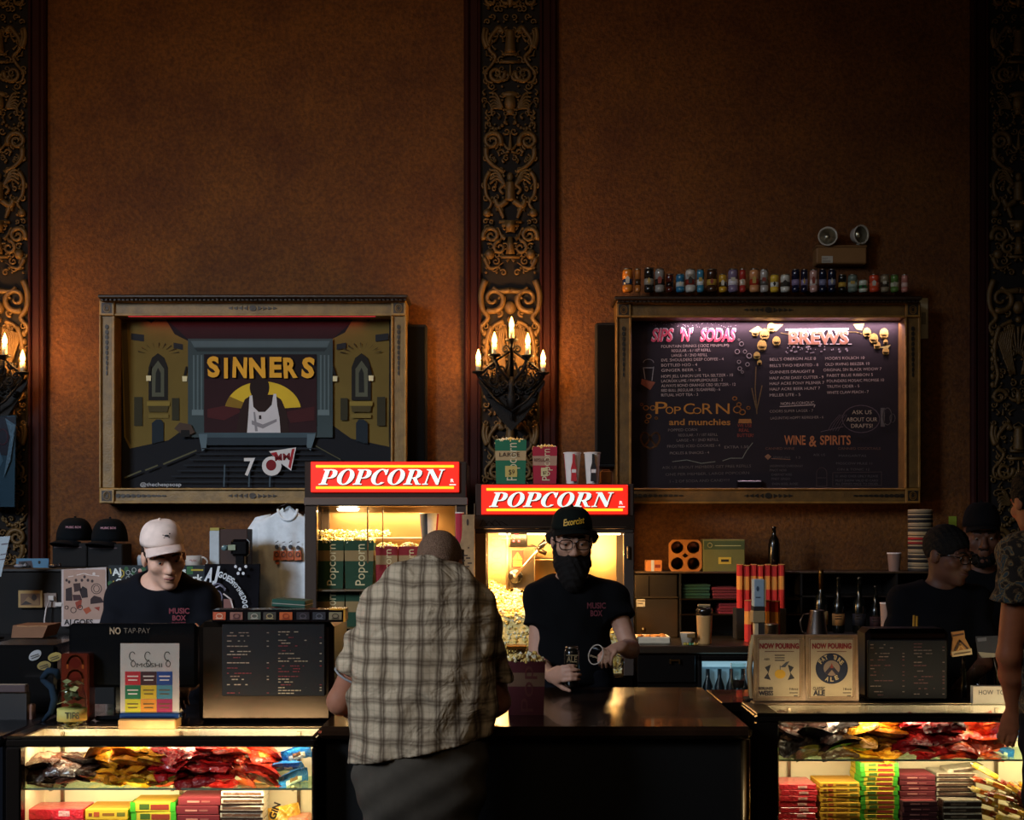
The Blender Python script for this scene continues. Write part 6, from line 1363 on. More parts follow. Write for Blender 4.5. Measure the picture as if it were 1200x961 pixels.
def strips(q, D, x0, x1, y0, y1, dy, cols, seed, dens=.75):
    rr = random.Random(seed); y = y0
    while y < y1:
        x = x0; q.c = rr.choice(cols)
        end = x0+(x1-x0)*rr.uniform(.25, .7)
        while x < end:
            w = rr.uniform(2, 6)
            if rr.random() < dens: q.pbox(x, min(x+w, end), y, y+1.1, D, D+.001)
            x += w+.9
        if rr.random() < .5: q.pbox(x1-2.4, x1, y, y+1.1, D, D+.001)
        y += dy*rr.choice((1, 1, 1.7))
Dx = 4.99
t = thing('steel_register_cabinet', 'steel register housing with black menu board, left of the customer', 'register', Vector((X(312, Dx), Dx+.2, ZL)))
m = MB('#4e4238'); m.box(X(232, Dx), X(391, Dx), Dx, Dx+.42, ZL, Z(729, Dx), .02); m.build('housing', 'steel', t)
m = MB('#0a0809'); m.pbox(260, 381, 731, 816, Dx-.014, Dx+.004, .004); mb_ = m.build('menu_board', 'matte', t)
q = MB(); strips(q, Dx-.016, 266, 315, 741, 812, 3.6, ['#9a8a74', '#7a6a58', '#6a1c20', '#8a7c68'], 3); q.build('menu_lines', 'paint', mb_); q = MB(); strips(q, Dx-.016, 326, 377, 740, 813, 3.3, ['#8a7a64', '#9a8a70', '#6a1c20'], 9); q.build('menu_lines', 'paint', mb_)
m = MB('#161112'); m.pbox(248, 404, 714.5, 729, Dx-.03, Dx+.08, .003); m.c = '#d89a3a'; m.pbox(402.5, 404.5, 714, 729, Dx-.033, Dx+.02); m.pbox(386, 404.5, 713.2, 715, Dx-.033, Dx+.05); m.build('sample_ledge', 'gloss', t)
for i, (col, x) in enumerate((('#b8502c', 257), ('#8a5a4c', 277), ('#55584a', 298), ('#3a342c', 316), ('#c05a24', 335), ('#241c20', 355), ('#2a2a30', 374), ('#8a7c5a', 393))):
    q = MB(col); q.pbox(x-7.5, x+7.5, 717.5, 726.5, Dx-.034, Dx-.028, .001); q.c = ['#e8c0a0', '#5a3434', '#b8b4a0', '#b0a070', '#8a3414', '#5a5056', '#6a6a70', '#3a3020'][i]; q.ring(x, 722, 3.6, 2.6, .9, Dx-.036, 10); q.pline([(x-4, 725), (x+4, 725)], .9, Dx-.036); q.build('sample_card', 'paper', t)
for k, (c1, y0, y1, lab) in enumerate((('#6a1420', 707, 717, 'flat red popcorn box lying on the steel register housing'), ('#174a3a', 699, 707, 'flat green popcorn box lying on top of the red one'))):
    m = MB(c1); zl = Z(717 if k == 0 else 707, 5.2); m.M = Matrix.Translation((X(341, 5.2), 5.22, Z(729, Dx)+.012+k*.034)) @ Matrix.Rotation(-.12+.05*k, 4, 'Z') @ Matrix.Rotation(.06, 4, 'Y'); m.box(-.065, .07, -.07, .07, 0, .03, .003); m.c = '#a89a88'; m.box(-.066, .071, -.071, .071, .012, .015); tag(m.build('flat_box', 'paper', None, (X(341, 5.2), 5.22, Z(729, Dx)+.012+k*.034)), lab, 'box')
t = thing('label_printer', 'black printer with oval stickers at the left counter edge', 'printer', Vector((X(24, 5.3), 5.3, ZL)))
m = MB('#0c0b0b'); m.box(X(-20, 5.2), X(66, 5.2), 5.2, 5.5, ZL, Z(756, 5.2), .012); m.build('body', 'gloss', t)
for col, x, y, r in (('#8a8a8c', 41, 768, 35), ('#8a7434', 64, 770, 15), ('#7a6630', 51.5, 780, 10)):
    q = MB(col); a = math.radians(r); q.ppoly([(x+8.2*math.cos(b*PI/10)*math.cos(a)+5.2*math.sin(b*PI/10)*math.sin(a), y-8.2*math.cos(b*PI/10)*math.sin(a)+5.2*math.sin(b*PI/10)*math.cos(a)) for b in range(20)], 5.196, .003); q.c = '#2a2418'; q.pline([(x-5, y+1.5), (x+4, y-1.5)], 1, 5.194); q.pline([(x-4, y+4), (x+5, y+.5)], 1, 5.194); q.build('oval_sticker', 'paper', t)
for i, (a, b, y0, y1, col, lab) in enumerate(((-4, 12, 818, 846, '#5a4038', 'brown notepad leaning in the dark at the far left'), (16, 38, 826, 846, '#6a4a3c', 'second brown notepad beside the blue strap'), (-4, 30, 803, 812, '#3a2a2c', 'dark flat book in front of the black printer'))):
    m = MB(col); m.pbox(a, b, y0, y1, 5.08-i*.02, 5.12-i*.02, .004); m.c = '#8a7460'; m.pbox(a+1, b-1, y0-.6, y0+.6, 5.085-i*.02, 5.115-i*.02)
    if i == 2: m.c = '#14100f'; m.box(X(-4, 5.04), X(30, 5.04), 5.05, 5.09, ZL, Z(812, 5.04))
    tag(m.build('notepad', 'paper'), lab, 'notepad')
m = MB('#14222f'); m.tube([P(50, 795, 5.1), P(57, 786, 5.08), P(66, 787, 5.07), P(69, 795, 5.08)], [.012, .014, .014, .01], 8); m.tube([P(50, 797, 5.1), P(61, 806, 5.04), P(64, 820, 5.02), P(60, 834, 5.03), P(50, 846, 5.05)], [.01, .014, .015, .012, .008], 8); tag(m.build('blue_strap', 'cloth'), 'dark blue strap curling beside the tip jar', 'strap')
# ---------------------------------------------------------------- on the centre counter
cz = ZC
o = paper_bag(594, 639, 776, 838, 5.0, .14, '#4e0e16', '#74563f', 'red bag of popcorn standing on the centre counter', 'Pop', True, (.2, .46), 'popcorn bag being served', '#5e2822', kr=.013, heap=.04)  # bag, band and lettering darkened to paint in the unlit front
o.location.z = cz; ORG[o.name] = Vector(o.location)
# ---------------------------------------------------------------- on the right counter
Dq = 5.40
def pour(px0, px1, lab, kind):
    t = thing('pouring_sign', lab, 'sign', Vector((X((px0+px1)/2, Dq), Dq+.02, ZR))); cx = (px0+px1)/2
    m = MB('#8a6a4a'); m.ppoly([(px0, 744), (px1, 744), (px1+1.5, 822), (px0-.5, 822)], Dq, .02); m.box(X(px0-2, Dq), X(px1+2, Dq), Dq-.03, Dq+.05, ZR, ZR+.008, .002); m.build('holder', 'wood', t)
    m = MB('#b09a7c'); m.pbox(px0+4, px1-4, 748, 818, Dq-.002, Dq); m.c = '#7a4a34'; m.pline([(px0+5, 749), (px1-5, 749), (px1-5, 817), (px0+5, 817), (px0+5, 749)], .9, Dq-.003)
    m.c = '#8a2428'; m.text('NOW POURING', cx, 760, Dq-.004, 6.2, 46, 'C', bold=.045)
    for _ in (0,): m.c = '#7a5244'; m.pline([(cx-17, 763.5), (cx+17, 763.5)], .9, Dq-.003)
    m.c = '#2a2430'
    if kind == 0:
        m.text('BERLINER', cx-24, 808.5, Dq-.004, 3.6, 17, bold=.02); m.text('WEISS', cx-24, 815, Dq-.004, 5.4, 17, bold=.04)
        m.c = '#c8962a'; m.pell(cx+1, 790, 6.4, 5.4, Dq-.003, .001); m.c = '#4a4a50'; m.ppoly([(cx+1, 782), (cx+8, 776), (cx+12, 775), (cx+7, 782)], Dq-.003, .001); m.pline([(cx+1, 785), (cx+1, 780)], .8, Dq-.003)
        m.c = '#3a3438'
        for y in (768, 771, 774): m.pline([(cx-5, y), (cx+6, y)], 1, Dq-.003)
        m.text('ABV', cx-18, 774, Dq-.003, 3, 7)
        m.c = '#2c2830'
        for sg in (-1, 1): m.ppoly([(cx+sg*10, 779), (cx+sg*17, 782), (cx+sg*13, 788), (cx+sg*18, 795), (cx+sg*10, 797), (cx+sg*13, 790)], Dq-.003, .001)
    else:
        m.text('CLASSIC', cx-22, 808.5, Dq-.004, 3.6, 14, bold=.02); m.text('ALE', cx-22, 815, Dq-.004, 6, 14, bold=.05)
        m.c = '#141a34'; m.pell(cx, 783.5, 19, 18, Dq-.003, .001, 36); m.c = '#8a7466'; m.pell(cx, 783, 9.6, 9, Dq-.004, .001, 28); m.c = '#2a2438'; m.ppoly([(cx-8, 788), (cx, 779), (cx+8, 788), (cx+5, 791), (cx, 785), (cx-5, 791)], Dq-.005, .001); m.c = '#8a3428'; m.ppoly([(cx-2, 783), (cx, 777), (cx+2, 783)], Dq-.006, .001)
        m.c = '#b8a078'
        for ch, a in zip('FAT TIRE', (152, 135, 118, 0, 78, 66, 52, 36)):
            if ch == ' ': continue
            an = math.radians(a); m.text(ch, cx+12.6*math.cos(an)-1.5, 783.5-12*math.sin(an)+.5, Dq-.0045, 5, 3.6 if ch != 'I' else 1.2, bold=.04, rot=(a-90)*.8)
        for ch, a in zip('ALE', (-118, -90, -62)): an = math.radians(a); m.text(ch, cx+13.6*math.cos(an)-1.8, 783.5-13*math.sin(an)+2, Dq-.0045, 5, 4, bold=.04, rot=(a+90)*.8)
    m.c = '#2a2430'; m.text('16oz', px1-7, 809, Dq-.004, 3.4, 10, 'R'); m.pline([(px1-17, 812), (px1-8, 812)], .9, Dq-.003); m.pline([(px1-12, 815.5), (px1-8, 815.5)], .9, Dq-.003)
    m.build('poster', 'paper', t); m = MB(); m.pbox(px0+2, px1-2, 746, 820, Dq-.012, Dq-.009); m.build('acrylic_cover', 'glass', t)
pour(884, 942.5, 'pouring sign for Berliner Weiss with a lemon drawing', 0)
pour(944.5, 1005, 'pouring sign with round dark blue ale badge', 1)
t = thing('lit_sign_edge', 'curved pale sheet for the lit side edge of the pouring signs', 'stand', Vector((X(881, Dq+.1), Dq+.1, ZR)))  # stands for the sign holder's acrylic side edge catching light
m = MB('#c8a878'); D = Dq+.1; vs = []; pr = [(882.5, 745), (880, 758), (878.5, 772), (877, 786), (880, 823)]; n = len(pr)
for th in (0, .05):
    for a, b in pr: vs.append((X(a, D), D+th, Z(b, D)))
    for a, b in pr: vs.append((X(a+4.5, D), D+th+.004, Z(b, D)))
fs = [(i, i+1, n+i+1, n+i) for i in range(n-1)]+[(2*n+i, 3*n+i, 3*n+i+1, 2*n+i+1) for i in range(n-1)]+[(i, 2*n+i, 2*n+i+1, i+1) for i in range(n-1)]+[(n+i, n+i+1, 3*n+i+1, 3*n+i) for i in range(n-1)]; m.add(vs, fs, True); m.build('sheet', 'gloss', t)
m = MB('#141010'); m.box(X(874, D), X(888, D), D-.02, D+.07, ZR, ZR+.01, .002); m.build('foot', 'matte', t)
c = Vector((X(865, 5.3), 5.34, ZR))
c = Vector((X(865, 5.7), 5.7, ZC)); k = 5.7/F
t = thing('water_glass', 'clear glass at the back of the centre counter, right end', 'glass', c)
m = MB(); m.lathe([(7*k, 0), (7.4*k, .006), (9*k, 34*k), (8.5*k, 34*k), (6.8*k, .02), (0, .02)], c, 24); m.build('tumbler', 'jarglass', t)
m = MB('#a8602c'); m.lathe([(6.6*k, .021), (7.2*k, 14*k), (0, 14*k)], c, 20); m.build('drink', 'amberglass', t)
Dy = 5.5
t = thing('menu_register', 'dark register housing with a menu board on the right counter', 'register', Vector((X(1065, Dy), Dy+.15, ZR)))
m = MB('#2a2020'); m.box(X(1015, Dy), X(1113, Dy), Dy, Dy+.16, ZR, Z(737, Dy), .02); m.build('housing', 'steel', t)
m = MB('#0a0808'); m.pbox(1017, 1110, 750, 819, Dy-.012, Dy+.004, .004); mb_ = m.build('menu_board', 'matte', t)
q = MB(); strips(q, Dy-.014, 1020, 1060, 755, 815, 3.8, ['#6a5a50', '#5a4c44', '#4a1a1c'], 21); q.build('menu_lines', 'paint', mb_); q = MB(); strips(q, Dy-.014, 1071, 1107, 754, 815, 3.8, ['#5a4a46', '#6a5850', '#4a2022'], 5); q.build('menu_lines', 'paint', mb_)
t = thing('beer_tap', 'orange triangular beer tap badge on a thin post', 'beer tap', Vector((X(1129, 5.6), 5.6, ZR)))
m = MB('#a8743c'); m.ppoly([(1115.5, 741), (1130, 739), (1131, 748), (1117, 750)], 5.6, .012); m.ppoly([(1117, 750), (1131, 748), (1138.5, 762), (1115, 768)], 5.602, .012); m.c = '#c8b08a'; m.ppoly([(1115, 764), (1138.5, 760), (1139.5, 767), (1116.5, 770)], 5.6, .012); m.build('badge', 'paint', t)
q = MB('#3a2014'); q.pline([(1119, 762), (1125, 751), (1134, 760)], 2, 5.598); q.c = '#c89a5a'; q.pline([(1122, 763), (1125.5, 756), (1130, 761)], 1.4, 5.597); q.c = '#4a2c1c'; q.pline([(1117, 745), (1129, 743)], 2, 5.598); q.pline([(1118, 767), (1137, 764)], 1.2, 5.597); q.build('printing', 'paint', t)
m = MB('#3a3430'); m.tube([P(1129, 770, 5.6), P(1130, 780, 5.6), (X(1130, 5.6), 5.6, ZR)], [.006, .008, .012], 8); m.build('post', 'metal', t)
t = thing('table_card', 'small dark picture card on a pale base near the arm', 'card', Vector((X(1158, 5.62), 5.62, ZR)))
m = MB('#2c2c34'); m.ppoly([(1143.5, 746), (1171, 745), (1172, 766), (1146, 766)], 5.62, .006); m.c = '#5a5a64'; m.ppoly([(1145, 748), (1156, 747), (1156, 751), (1146, 752)], 5.618, .002); m.build('card', 'paper', t)
m = MB('#8a8070'); m.ppoly([(1146, 764), (1171, 766), (1171, 770), (1151, 771)], 5.617, .01); m.build('base_strip', 'paper', t); m = MB('#5a5248'); m.tube([P(1165, 770, 5.63), P(1168, 786, 5.63), (X(1170, 5.63), 5.63, ZR)], .005, 8); m.build('stem', 'metal', t)
t = thing('small_notice', 'white small notice lettered HOW on the right counter', 'notice', Vector((X(1160, 5.40), 5.42, ZR)))
m = MB('#a09888'); m.box(X(1140, 5.4), X(1180, 5.4), 5.4, 5.43, ZR, Z(804, 5.4), .002); m.build('block', 'paper', t); q = MB('#2a2a30'); q.text('HOW', 1147, 814, 5.398, 5.6, 17); q.text('TO', 1168, 814, 5.398, 5.6, 9); q.build('lettering', 'paint', t)
for i, (px, hh, lab) in enumerate(((1133, 36, 'dark glass behind the notice, left one'), (1148, 40, 'dark glass behind the notice, with a bright streak'), (1172, 32, 'dark glass behind the notice, nearest the arm'))):
    c = Vector((X(px, 5.55), 5.55, ZR)); k = 5.55/F; m = MB(); m.lathe([(6*k, 0), (6*k, .006), (7.5*k, hh*k), (7*k, hh*k), (5.6*k, .02), (0, .02)], c, 20); tag(m.build('drinking_glass', 'jarglass'), lab, 'glass')
# ================================================================ people
def unit(v): return Vector(v).normalized()
class Sdf:
    def __init__(s, lo, hi, h):
        s.lo = np.array(lo, dtype=np.float64); s.h = h
        n = np.ceil((np.array(hi)-s.lo)/h).astype(int)+1
        s.ax = [(s.lo[i]+h*np.arange(n[i])).astype(np.float32) for i in range(3)]
        s.f = np.full(tuple(n), .2, dtype=np.float32)
    def sub(s, lo, hi, pad):
        sl = []
        for i in range(3):
            a = int(max(0, math.floor((lo[i]-pad-s.lo[i])/s.h))); b = int(min(len(s.ax[i]), math.ceil((hi[i]+pad-s.lo[i])/s.h)+1)); sl.append(slice(a, max(a, b)))
        sl = tuple(sl); return sl, s.ax[0][sl[0]][:, None, None], s.ax[1][sl[1]][None, :, None], s.ax[2][sl[2]][None, None, :]
    def mix(s, sl, d, k, mode):
        f = s.f[sl]
        if f.size == 0: return
        if mode == '+':
            h = np.maximum(k-np.abs(f-d), 0)/max(k, 1e-6); s.f[sl] = np.minimum(f, d)-h*h*k*.25
        else:
            d = -d; h = np.maximum(k-np.abs(f-d), 0)/max(k, 1e-6); s.f[sl] = np.maximum(f, d)+h*h*k*.25
    def cone(s, a, b, ra, rb, k=.02, flat=None, mode='+'):
        a, b = Vector(a), Vector(b); r = max(ra, rb)
        lo = [min(a[i], b[i])-r for i in range(3)]; hi = [max(a[i], b[i])+r for i in range(3)]
        sl, x, y, z = s.sub(lo, hi, k+.03); px, py, pz = x-a.x, y-a.y, z-a.z; ab = b-a; sc = 1.
        if flat:
            n, q = flat; n = unit(n); dn = (px*n.x+py*n.y+pz*n.z)*(q-1); px = px+dn*n.x; py = py+dn*n.y; pz = pz+dn*n.z; ab = ab+n*((q-1)*ab.dot(n)); sc = 1/max(1., (1+q)/2)
        l2 = max(ab.length_squared, 1e-9); t = np.clip((px*ab.x+py*ab.y+pz*ab.z)/l2, 0, 1)
        d = np.sqrt((px-t*ab.x)**2+(py-t*ab.y)**2+(pz-t*ab.z)**2)-(ra+(rb-ra)*t)
        s.mix(sl, (d*sc).astype(np.float32), k, mode)
    def ell(s, c, r, k=.02, fr=None, mode='+'):
        c = Vector(c); m = max(r); sl, x, y, z = s.sub(c-Vector((m,)*3), c+Vector((m,)*3), k+.03)
        px, py, pz = x-c.x, y-c.y, z-c.z
        R_, F_, U_ = fr or (Vector((1, 0, 0)), Vector((0, 1, 0)), Vector((0, 0, 1)))
        q = [(px*v.x+py*v.y+pz*v.z) for v in (R_, F_, U_)]
        k0 = np.sqrt(sum((q[i]/r[i])**2 for i in range(3))); k1 = np.sqrt(sum((q[i]/r[i]**2)**2 for i in range(3)))+1e-6
        s.mix(sl, (k0*(k0-1)/k1).astype(np.float32), k, mode)
    def cut(s, p, n, k=.0):
        # keep the side the normal points away from
        n = unit(n); d = (s.ax[0]-p[0])[:, None, None]*n.x+(s.ax[1]-p[1])[None, :, None]*n.y+(s.ax[2]-p[2])[None, None, :]*n.z
        s.f = np.maximum(s.f, d.astype(np.float32))
    def cutlocal(s, p, n, c, r):
        c = Vector(c); sl, x, y, z = s.sub(c-Vector((r,)*3), c+Vector((r,)*3), 0); n = unit(n)
        d = (x-p[0])*n.x+(y-p[1])*n.y+(z-p[2])*n.z; d = d.astype(np.float32)
        ball = (np.sqrt((x-c.x)**2+(y-c.y)**2+(z-c.z)**2)-r).astype(np.float32)
        s.f[sl] = np.maximum(s.f[sl], np.minimum(d, -ball))
    def disp(s, fn):
        m = np.abs(s.f) < .05; i = np.nonzero(m); s.f[m] += fn(s.ax[0][i[0]], s.ax[1][i[1]], s.ax[2][i[2]]).astype(np.float32)
    def mesh(s):
        f = s.f; f[0] = f[-1] = .2; f[:, 0] = f[:, -1] = .2; f[:, :, 0] = f[:, :, -1] = .2
        S = f < 0; n = [d-1 for d in f.shape]
        cnt = np.zeros(n, dtype=np.int8); crn = [(i, j, k) for i in (0, 1) for j in (0, 1) for k in (0, 1)]
        V = lambda a, c: a[c[0]:c[0]+n[0], c[1]:c[1]+n[1], c[2]:c[2]+n[2]]
        for c in crn: cnt += V(S, c)
        act = (cnt > 0) & (cnt < 8); ci = np.nonzero(act); N_ = len(ci[0])
        acc = np.zeros((N_, 3)); w = np.zeros(N_)
        for a in crn:
            for x in range(3):
                if a[x]: continue
                b = list(a); b[x] = 1
                fa = f[ci[0]+a[0], ci[1]+a[1], ci[2]+a[2]]; fb = f[ci[0]+b[0], ci[1]+b[1], ci[2]+b[2]]
                m = (fa < 0) != (fb < 0); t = np.where(m, fa/np.where(m, fa-fb, 1), 0)
                p = np.array(a, dtype=float)[None, :].repeat(N_, 0); p[:, x] += t; acc += p*m[:, None]; w += m
        v = (acc/w[:, None]+np.stack(ci, 1))*s.h+s.lo
        idx = np.full(n, -1, dtype=np.int64); idx[act] = np.arange(N_); fs = []
        for x in range(3):
            sa = [slice(None)]*3; sb = [slice(None)]*3; sa[x] = slice(0, -1); sb[x] = slice(1, None)
            A, B = S[tuple(sa)], S[tuple(sb)]; e = np.nonzero(A != B); fl = A[e]
            y, z = (x+1) % 3, (x+2) % 3; q = []
            for dy, dz in ((0, 0), (-1, 0), (-1, -1), (0, -1)):
                c = [e[0].copy(), e[1].copy(), e[2].copy()]; c[y] = c[y]+dy; c[z] = c[z]+dz; q.append(idx[c[0], c[1], c[2]])
            q = np.stack(q, 1); q[~fl] = q[~fl][:, ::-1]; fs.append(q)
        F_ = np.concatenate(fs); F_ = F_[(F_ >= 0).all(1)]
        return v, F_
def sdf_obj(S, name, col, mat, parent, smooth_it=2):
    v, fc = S.mesh()
    if len(v) == 0: print('EMPTY', name); return None
    for _ in range(smooth_it):
        acc = np.zeros_like(v); cnt = np.zeros(len(v))
        for a in range(4):
            for b in (1, 3): np.add.at(acc, fc[:, a], v[fc[:, (a+b) % 4]]); np.add.at(cnt, fc[:, a], 1)
        v = v*.5+.5*acc/np.maximum(cnt, 1)[:, None]
    o0 = np.array(ORG[parent.name]); me = bpy.data.meshes.new(name)
    me.vertices.add(len(v)); me.vertices.foreach_set('co', (v-o0).astype(np.float32).ravel())
    me.loops.add(len(fc)*4); me.loops.foreach_set('vertex_index', fc.astype(np.int32).ravel())
    me.polygons.add(len(fc)); me.polygons.foreach_set('loop_start', np.arange(0, len(fc)*4, 4, dtype=np.int32))
    me.polygons.foreach_set('use_smooth', np.ones(len(fc), dtype=bool)); me.update(calc_edges=True)
    at = me.attributes.new('Col', 'FLOAT_COLOR', 'FACE'); c = np.array([[*lin(col), 1.]], dtype=np.float32).repeat(len(fc), 0); at.data.foreach_set('color', c.ravel())
    me.materials.append(MATS[mat]); o = bpy.data.objects.new(name, me); C.objects.link(o); o.parent = parent; ORG[o.name] = Vector(o0); return o
def frame(yaw, pitch, roll=0.):
    a, b = math.radians(yaw), math.radians(pitch)
    f = Vector((math.sin(a)*math.cos(b), -math.cos(a)*math.cos(b), -math.sin(b))); r = Vector((math.cos(a), math.sin(a), 0)); u = f.cross(r)
    if roll: q = Matrix.Rotation(math.radians(roll), 3, f); r, u = q @ r, q @ u
    return r, f, u
def head(S, c, fr, sc, nose=1., jaw=1.):
    r, f, u = fr
    def p(a, b, d): return c+(r*a+f*b+u*d)*sc
    E = lambda a, b, d, rr, k=.02, mode='+': S.ell(p(a, b, d), [q*sc for q in rr], k*sc, fr, mode)
    E(0, -.012, .032, (.076, .098, .088)); E(0, .02, -.03, (.064, .076, .078)); E(0, .03, -.068, (.052*jaw, .062, .048)); E(0, .078, -.102, (.024, .02, .016), .03)
    for q in (-1, 1):
        E(q*.044, .066, -.022, (.024, .022, .02), .025); E(q*.032, .102, .006, (.021, .02, .014), .012, '-'); E(q*.078, -.008, -.004, (.010, .024, .032), .006)
        S.cone(p(q*.048, .082, .026), p(q*.014, .094, .022), .009*sc, .010*sc, .012*sc); E(q*.012, .102, -.037, (.009, .011, .008), .008)
        E(q*.032, .080, .004, (.015, .013, .013), .006); S.cone(p(q*.046, .088, .012), p(q*.02, .09, .012), .0045*sc, .0045*sc, .004*sc)
    S.cone(p(0, .088, .012), p(0, .112*nose, -.032), .008*sc, .013*sc, .014*sc); E(0, .098, -.058, (.026, .010, .007), .008); E(0, .097, -.071, (.022, .010, .008), .008); E(0, .108, -.065, (.024, .006, .002), .004, '-')
    return p
def hand(S, w, d, n, curl=(35, 45, 30), sc=1., thumb=(.55, .6, .45), mir=1):
    d = unit(d); n = unit(Vector(n)-d*Vector(n).dot(d)); t = d.cross(n)*mir; w = Vector(w)
    S.ell(w+d*.047*sc, (.040*sc, .052*sc, .017*sc), .02, (t, d, n)); S.cone(w-d*.01, w+d*.02, .026*sc, .028*sc, .02, (n, 1.4))
    for o, l in ((.030, .9), (.011, 1.0), (-.009, .93), (-.028, .75)):
        p = w+(d*.082+t*o)*sc; a = 0
        for (ln, r0, r1), cu in zip(((.042, .0098, .009), (.026, .009, .0082), (.022, .0082, .0068)), curl):
            a += math.radians(cu); q = p+(d*math.cos(a)+n*math.sin(a))*ln*l*sc; S.cone(p, q, r0*sc, r1*sc, .003); p = q
    p = w+(d*.022+t*.03)*sc; v = unit(d*thumb[0]+t*thumb[1]+n*thumb[2]); q = p+v*.042*sc; S.cone(p, q, .0135*sc, .011*sc, .01); v2 = unit(v+d*.5+n*.35); S.cone(q, q+v2*.032*sc, .011*sc, .0085*sc, .003)
def torso(S, J, w, dp, off=0., k=.05, neck=True):
    ax = J['back']; fl = (ax, w/dp)
    S.cone(J['pel'], J['waist'], w*.98+off, w*.93+off, k, fl); S.cone(J['waist'], J['chest'], w*.93+off, w*1.0+off, k, fl)
    S.cone(J['sL'], J['sR'], .062+off, .062+off, k); top = J['neck']
    for q in ('sL', 'sR'): S.cone(Vector(top)+(Vector(J[q])-Vector(top))*.25-Vector((0, 0, .012)), J[q], .05+off, .056+off, .04)
    if neck: S.cone(Vector(top)-Vector((0, 0, .03)), J['head']+J['fr'][1]*-.02*J['sc']-J['fr'][2]*.03*J['sc'], .058*J['sc'], .055*J['sc'], .03)
def person(label, J, skin, w=.19, dp=.125, h=.0062, shirt=('#101014', 'cloth'), sleeve=.62, hem=None, pants='#16161a', hands=(), hair=None, bar=.05, sfold=.006, name='person', arm=1., sl_r=.03, collar=.058, nose=1., jaw=1., shape=None, slk=.03):
    fx, fy = J['pel'][0], J['pel'][1]
    for q in list(J):
        if isinstance(J[q], tuple) and len(J[q]) == 3 and q != 'fr': J[q] = Vector(J[q])
    t = thing(name, label, 'person', (fx, fy, 0)); pts = [J[q] for q in ('pel', 'waist', 'chest', 'neck', 'head', 'sL', 'sR', 'eL', 'eR', 'wL', 'wR')]
    lo = [min(p[i] for p in pts)-.27 for i in range(3)]; hi = [max(p[i] for p in pts)+.27 for i in range(3)]; lo[2] = -.03
    S = Sdf(lo, hi, h); torso(S, J, w, dp)
    p = head(S, J['head'], J['fr'], J['sc'], nose, jaw)
    for q in 'LR':
        S.cone(J['s'+q], J['e'+q], .05*arm, .041*arm, .03); m = J['e'+q].lerp(J['w'+q], .35); S.cone(J['e'+q], m, .039*arm, .04*arm, .02); S.cone(m, J['w'+q], .04*arm, .027*arm, .02)
    for hd in hands: hand(S, *hd[:3], **(hd[3] if len(hd) > 3 else {}))
    legs = []
    for sg in (-1, 1):
        hp = J['pel']+Vector((sg*.095, 0, -.06)); fd = unit((J['fr'][1].x*.3, J['back'][1]*-1, 0)) if False else Vector((0, -1 if J['back'].y > 0 else 1, 0))
        kn = Vector((hp.x+sg*.015, hp.y+fd.y*.015, .5)); an = Vector((hp.x+sg*.02, hp.y-fd.y*.01, .09)); legs.append((hp, kn, an, fd))
        S.cone(hp, kn, .082, .056, .04); S.cone(kn, an, .054, .038, .03); S.cone(an+Vector((0, 0, -.05)), an+fd*.14+Vector((0, 0, -.055)), .034, .03, .02)
    S.cut((0, 0, .004), (0, 0, -1))
    body = sdf_obj(S, 'body', skin, 'skin', t, 1)
    # trousers and shoes
    S = Sdf((lo[0], fy-.4, 0), (hi[0], fy+.4, J['pel'].z+.16), max(h, .008)); S.cone(J['pel']-Vector((0, 0, .08)), J['waist'], w*.98+.012, w*.94+.01, .05, (J['back'], w/dp))
    for hp, kn, an, fd in legs: S.cone(hp, kn, .108, .08, .05); S.cone(kn, an, .08, .068, .03)
    S.disp(lambda x, y, z: .004*np.sin(z*34+x*20)+.003*np.sin(z*61-x*33+y*20)); S.cut((0, 0, .06), (0, 0, -1)); S.cut((0, 0, J['pel'].z+.10), (0, 0, 1)); sdf_obj(S, 'trousers', pants, 'cloth', t)
    for hp, kn, an, fd in legs:
        m = MB('#141212'); m.tube([an+fd*-.06+Vector((0, 0, -.04)), an+fd*.0+Vector((0, 0, -.03)), an+fd*.09+Vector((0, 0, -.045)), an+fd*.18+Vector((0, 0, -.06))], [.04, .05, .042, .024], 12); m.box(an.x-.045, an.x+.045, an.y-.08, an.y+.08, .0, .03, .01); m.build('shoe', 'gloss', t)
    # shirt
    hz = hem if hem is not None else J['pel'].z-.06
    S = Sdf((lo[0], lo[1], hz-.22), hi, h); torso(S, J, w, dp, .016, .05, False); S.cone(J['pel']-Vector((0, 0, .12)), J['pel'], w*.98+.02, w*.98+.018, .03, (J['back'], w/dp))
    for q in 'LR':
        e = J['s'+q].lerp(J['e'+q], sleeve+.15); Q = Sdf((lo[0], lo[1], hz-.22), hi, h); Q.cone(J['s'+q], e, .066*arm, .05*arm+sl_r, .01)
        Q.disp(lambda x, y, z: .5*sfold*np.sin(z*60+x*40)); Q.cut(J['s'+q].lerp(J['e'+q], sleeve), J['e'+q]-J['s'+q]); f, g = S.f, Q.f; hh = np.maximum(slk-np.abs(f-g), 0)/slk; S.f = np.minimum(f, g)-hh*hh*slk*.25
    if shape: shape(S)
    S.disp(lambda x, y, z: sfold*(np.sin(z*26+x*31+2*np.sin(x*9+y*7))*.6+np.sin(x*47-z*21+y*30)*.4+.5*np.sin(z*70+x*18)*.4))
    S.cut((0, 0, hz), J.get('hemn', (0, 0, -1)))
    ncol = J['neck']-J['fr'][1]*0+Vector((0, 0, .02)); S.ell(ncol-J['back']*.025+Vector((0, 0, .045)), (collar*J['sc']*1.35, collar*J['sc']*1.6, .062), .01, None, '-')
    sh = sdf_obj(S, 'shirt', shirt[0], shirt[1], t)
    # eyes
    r, f, u = J['fr']; k = J['sc']
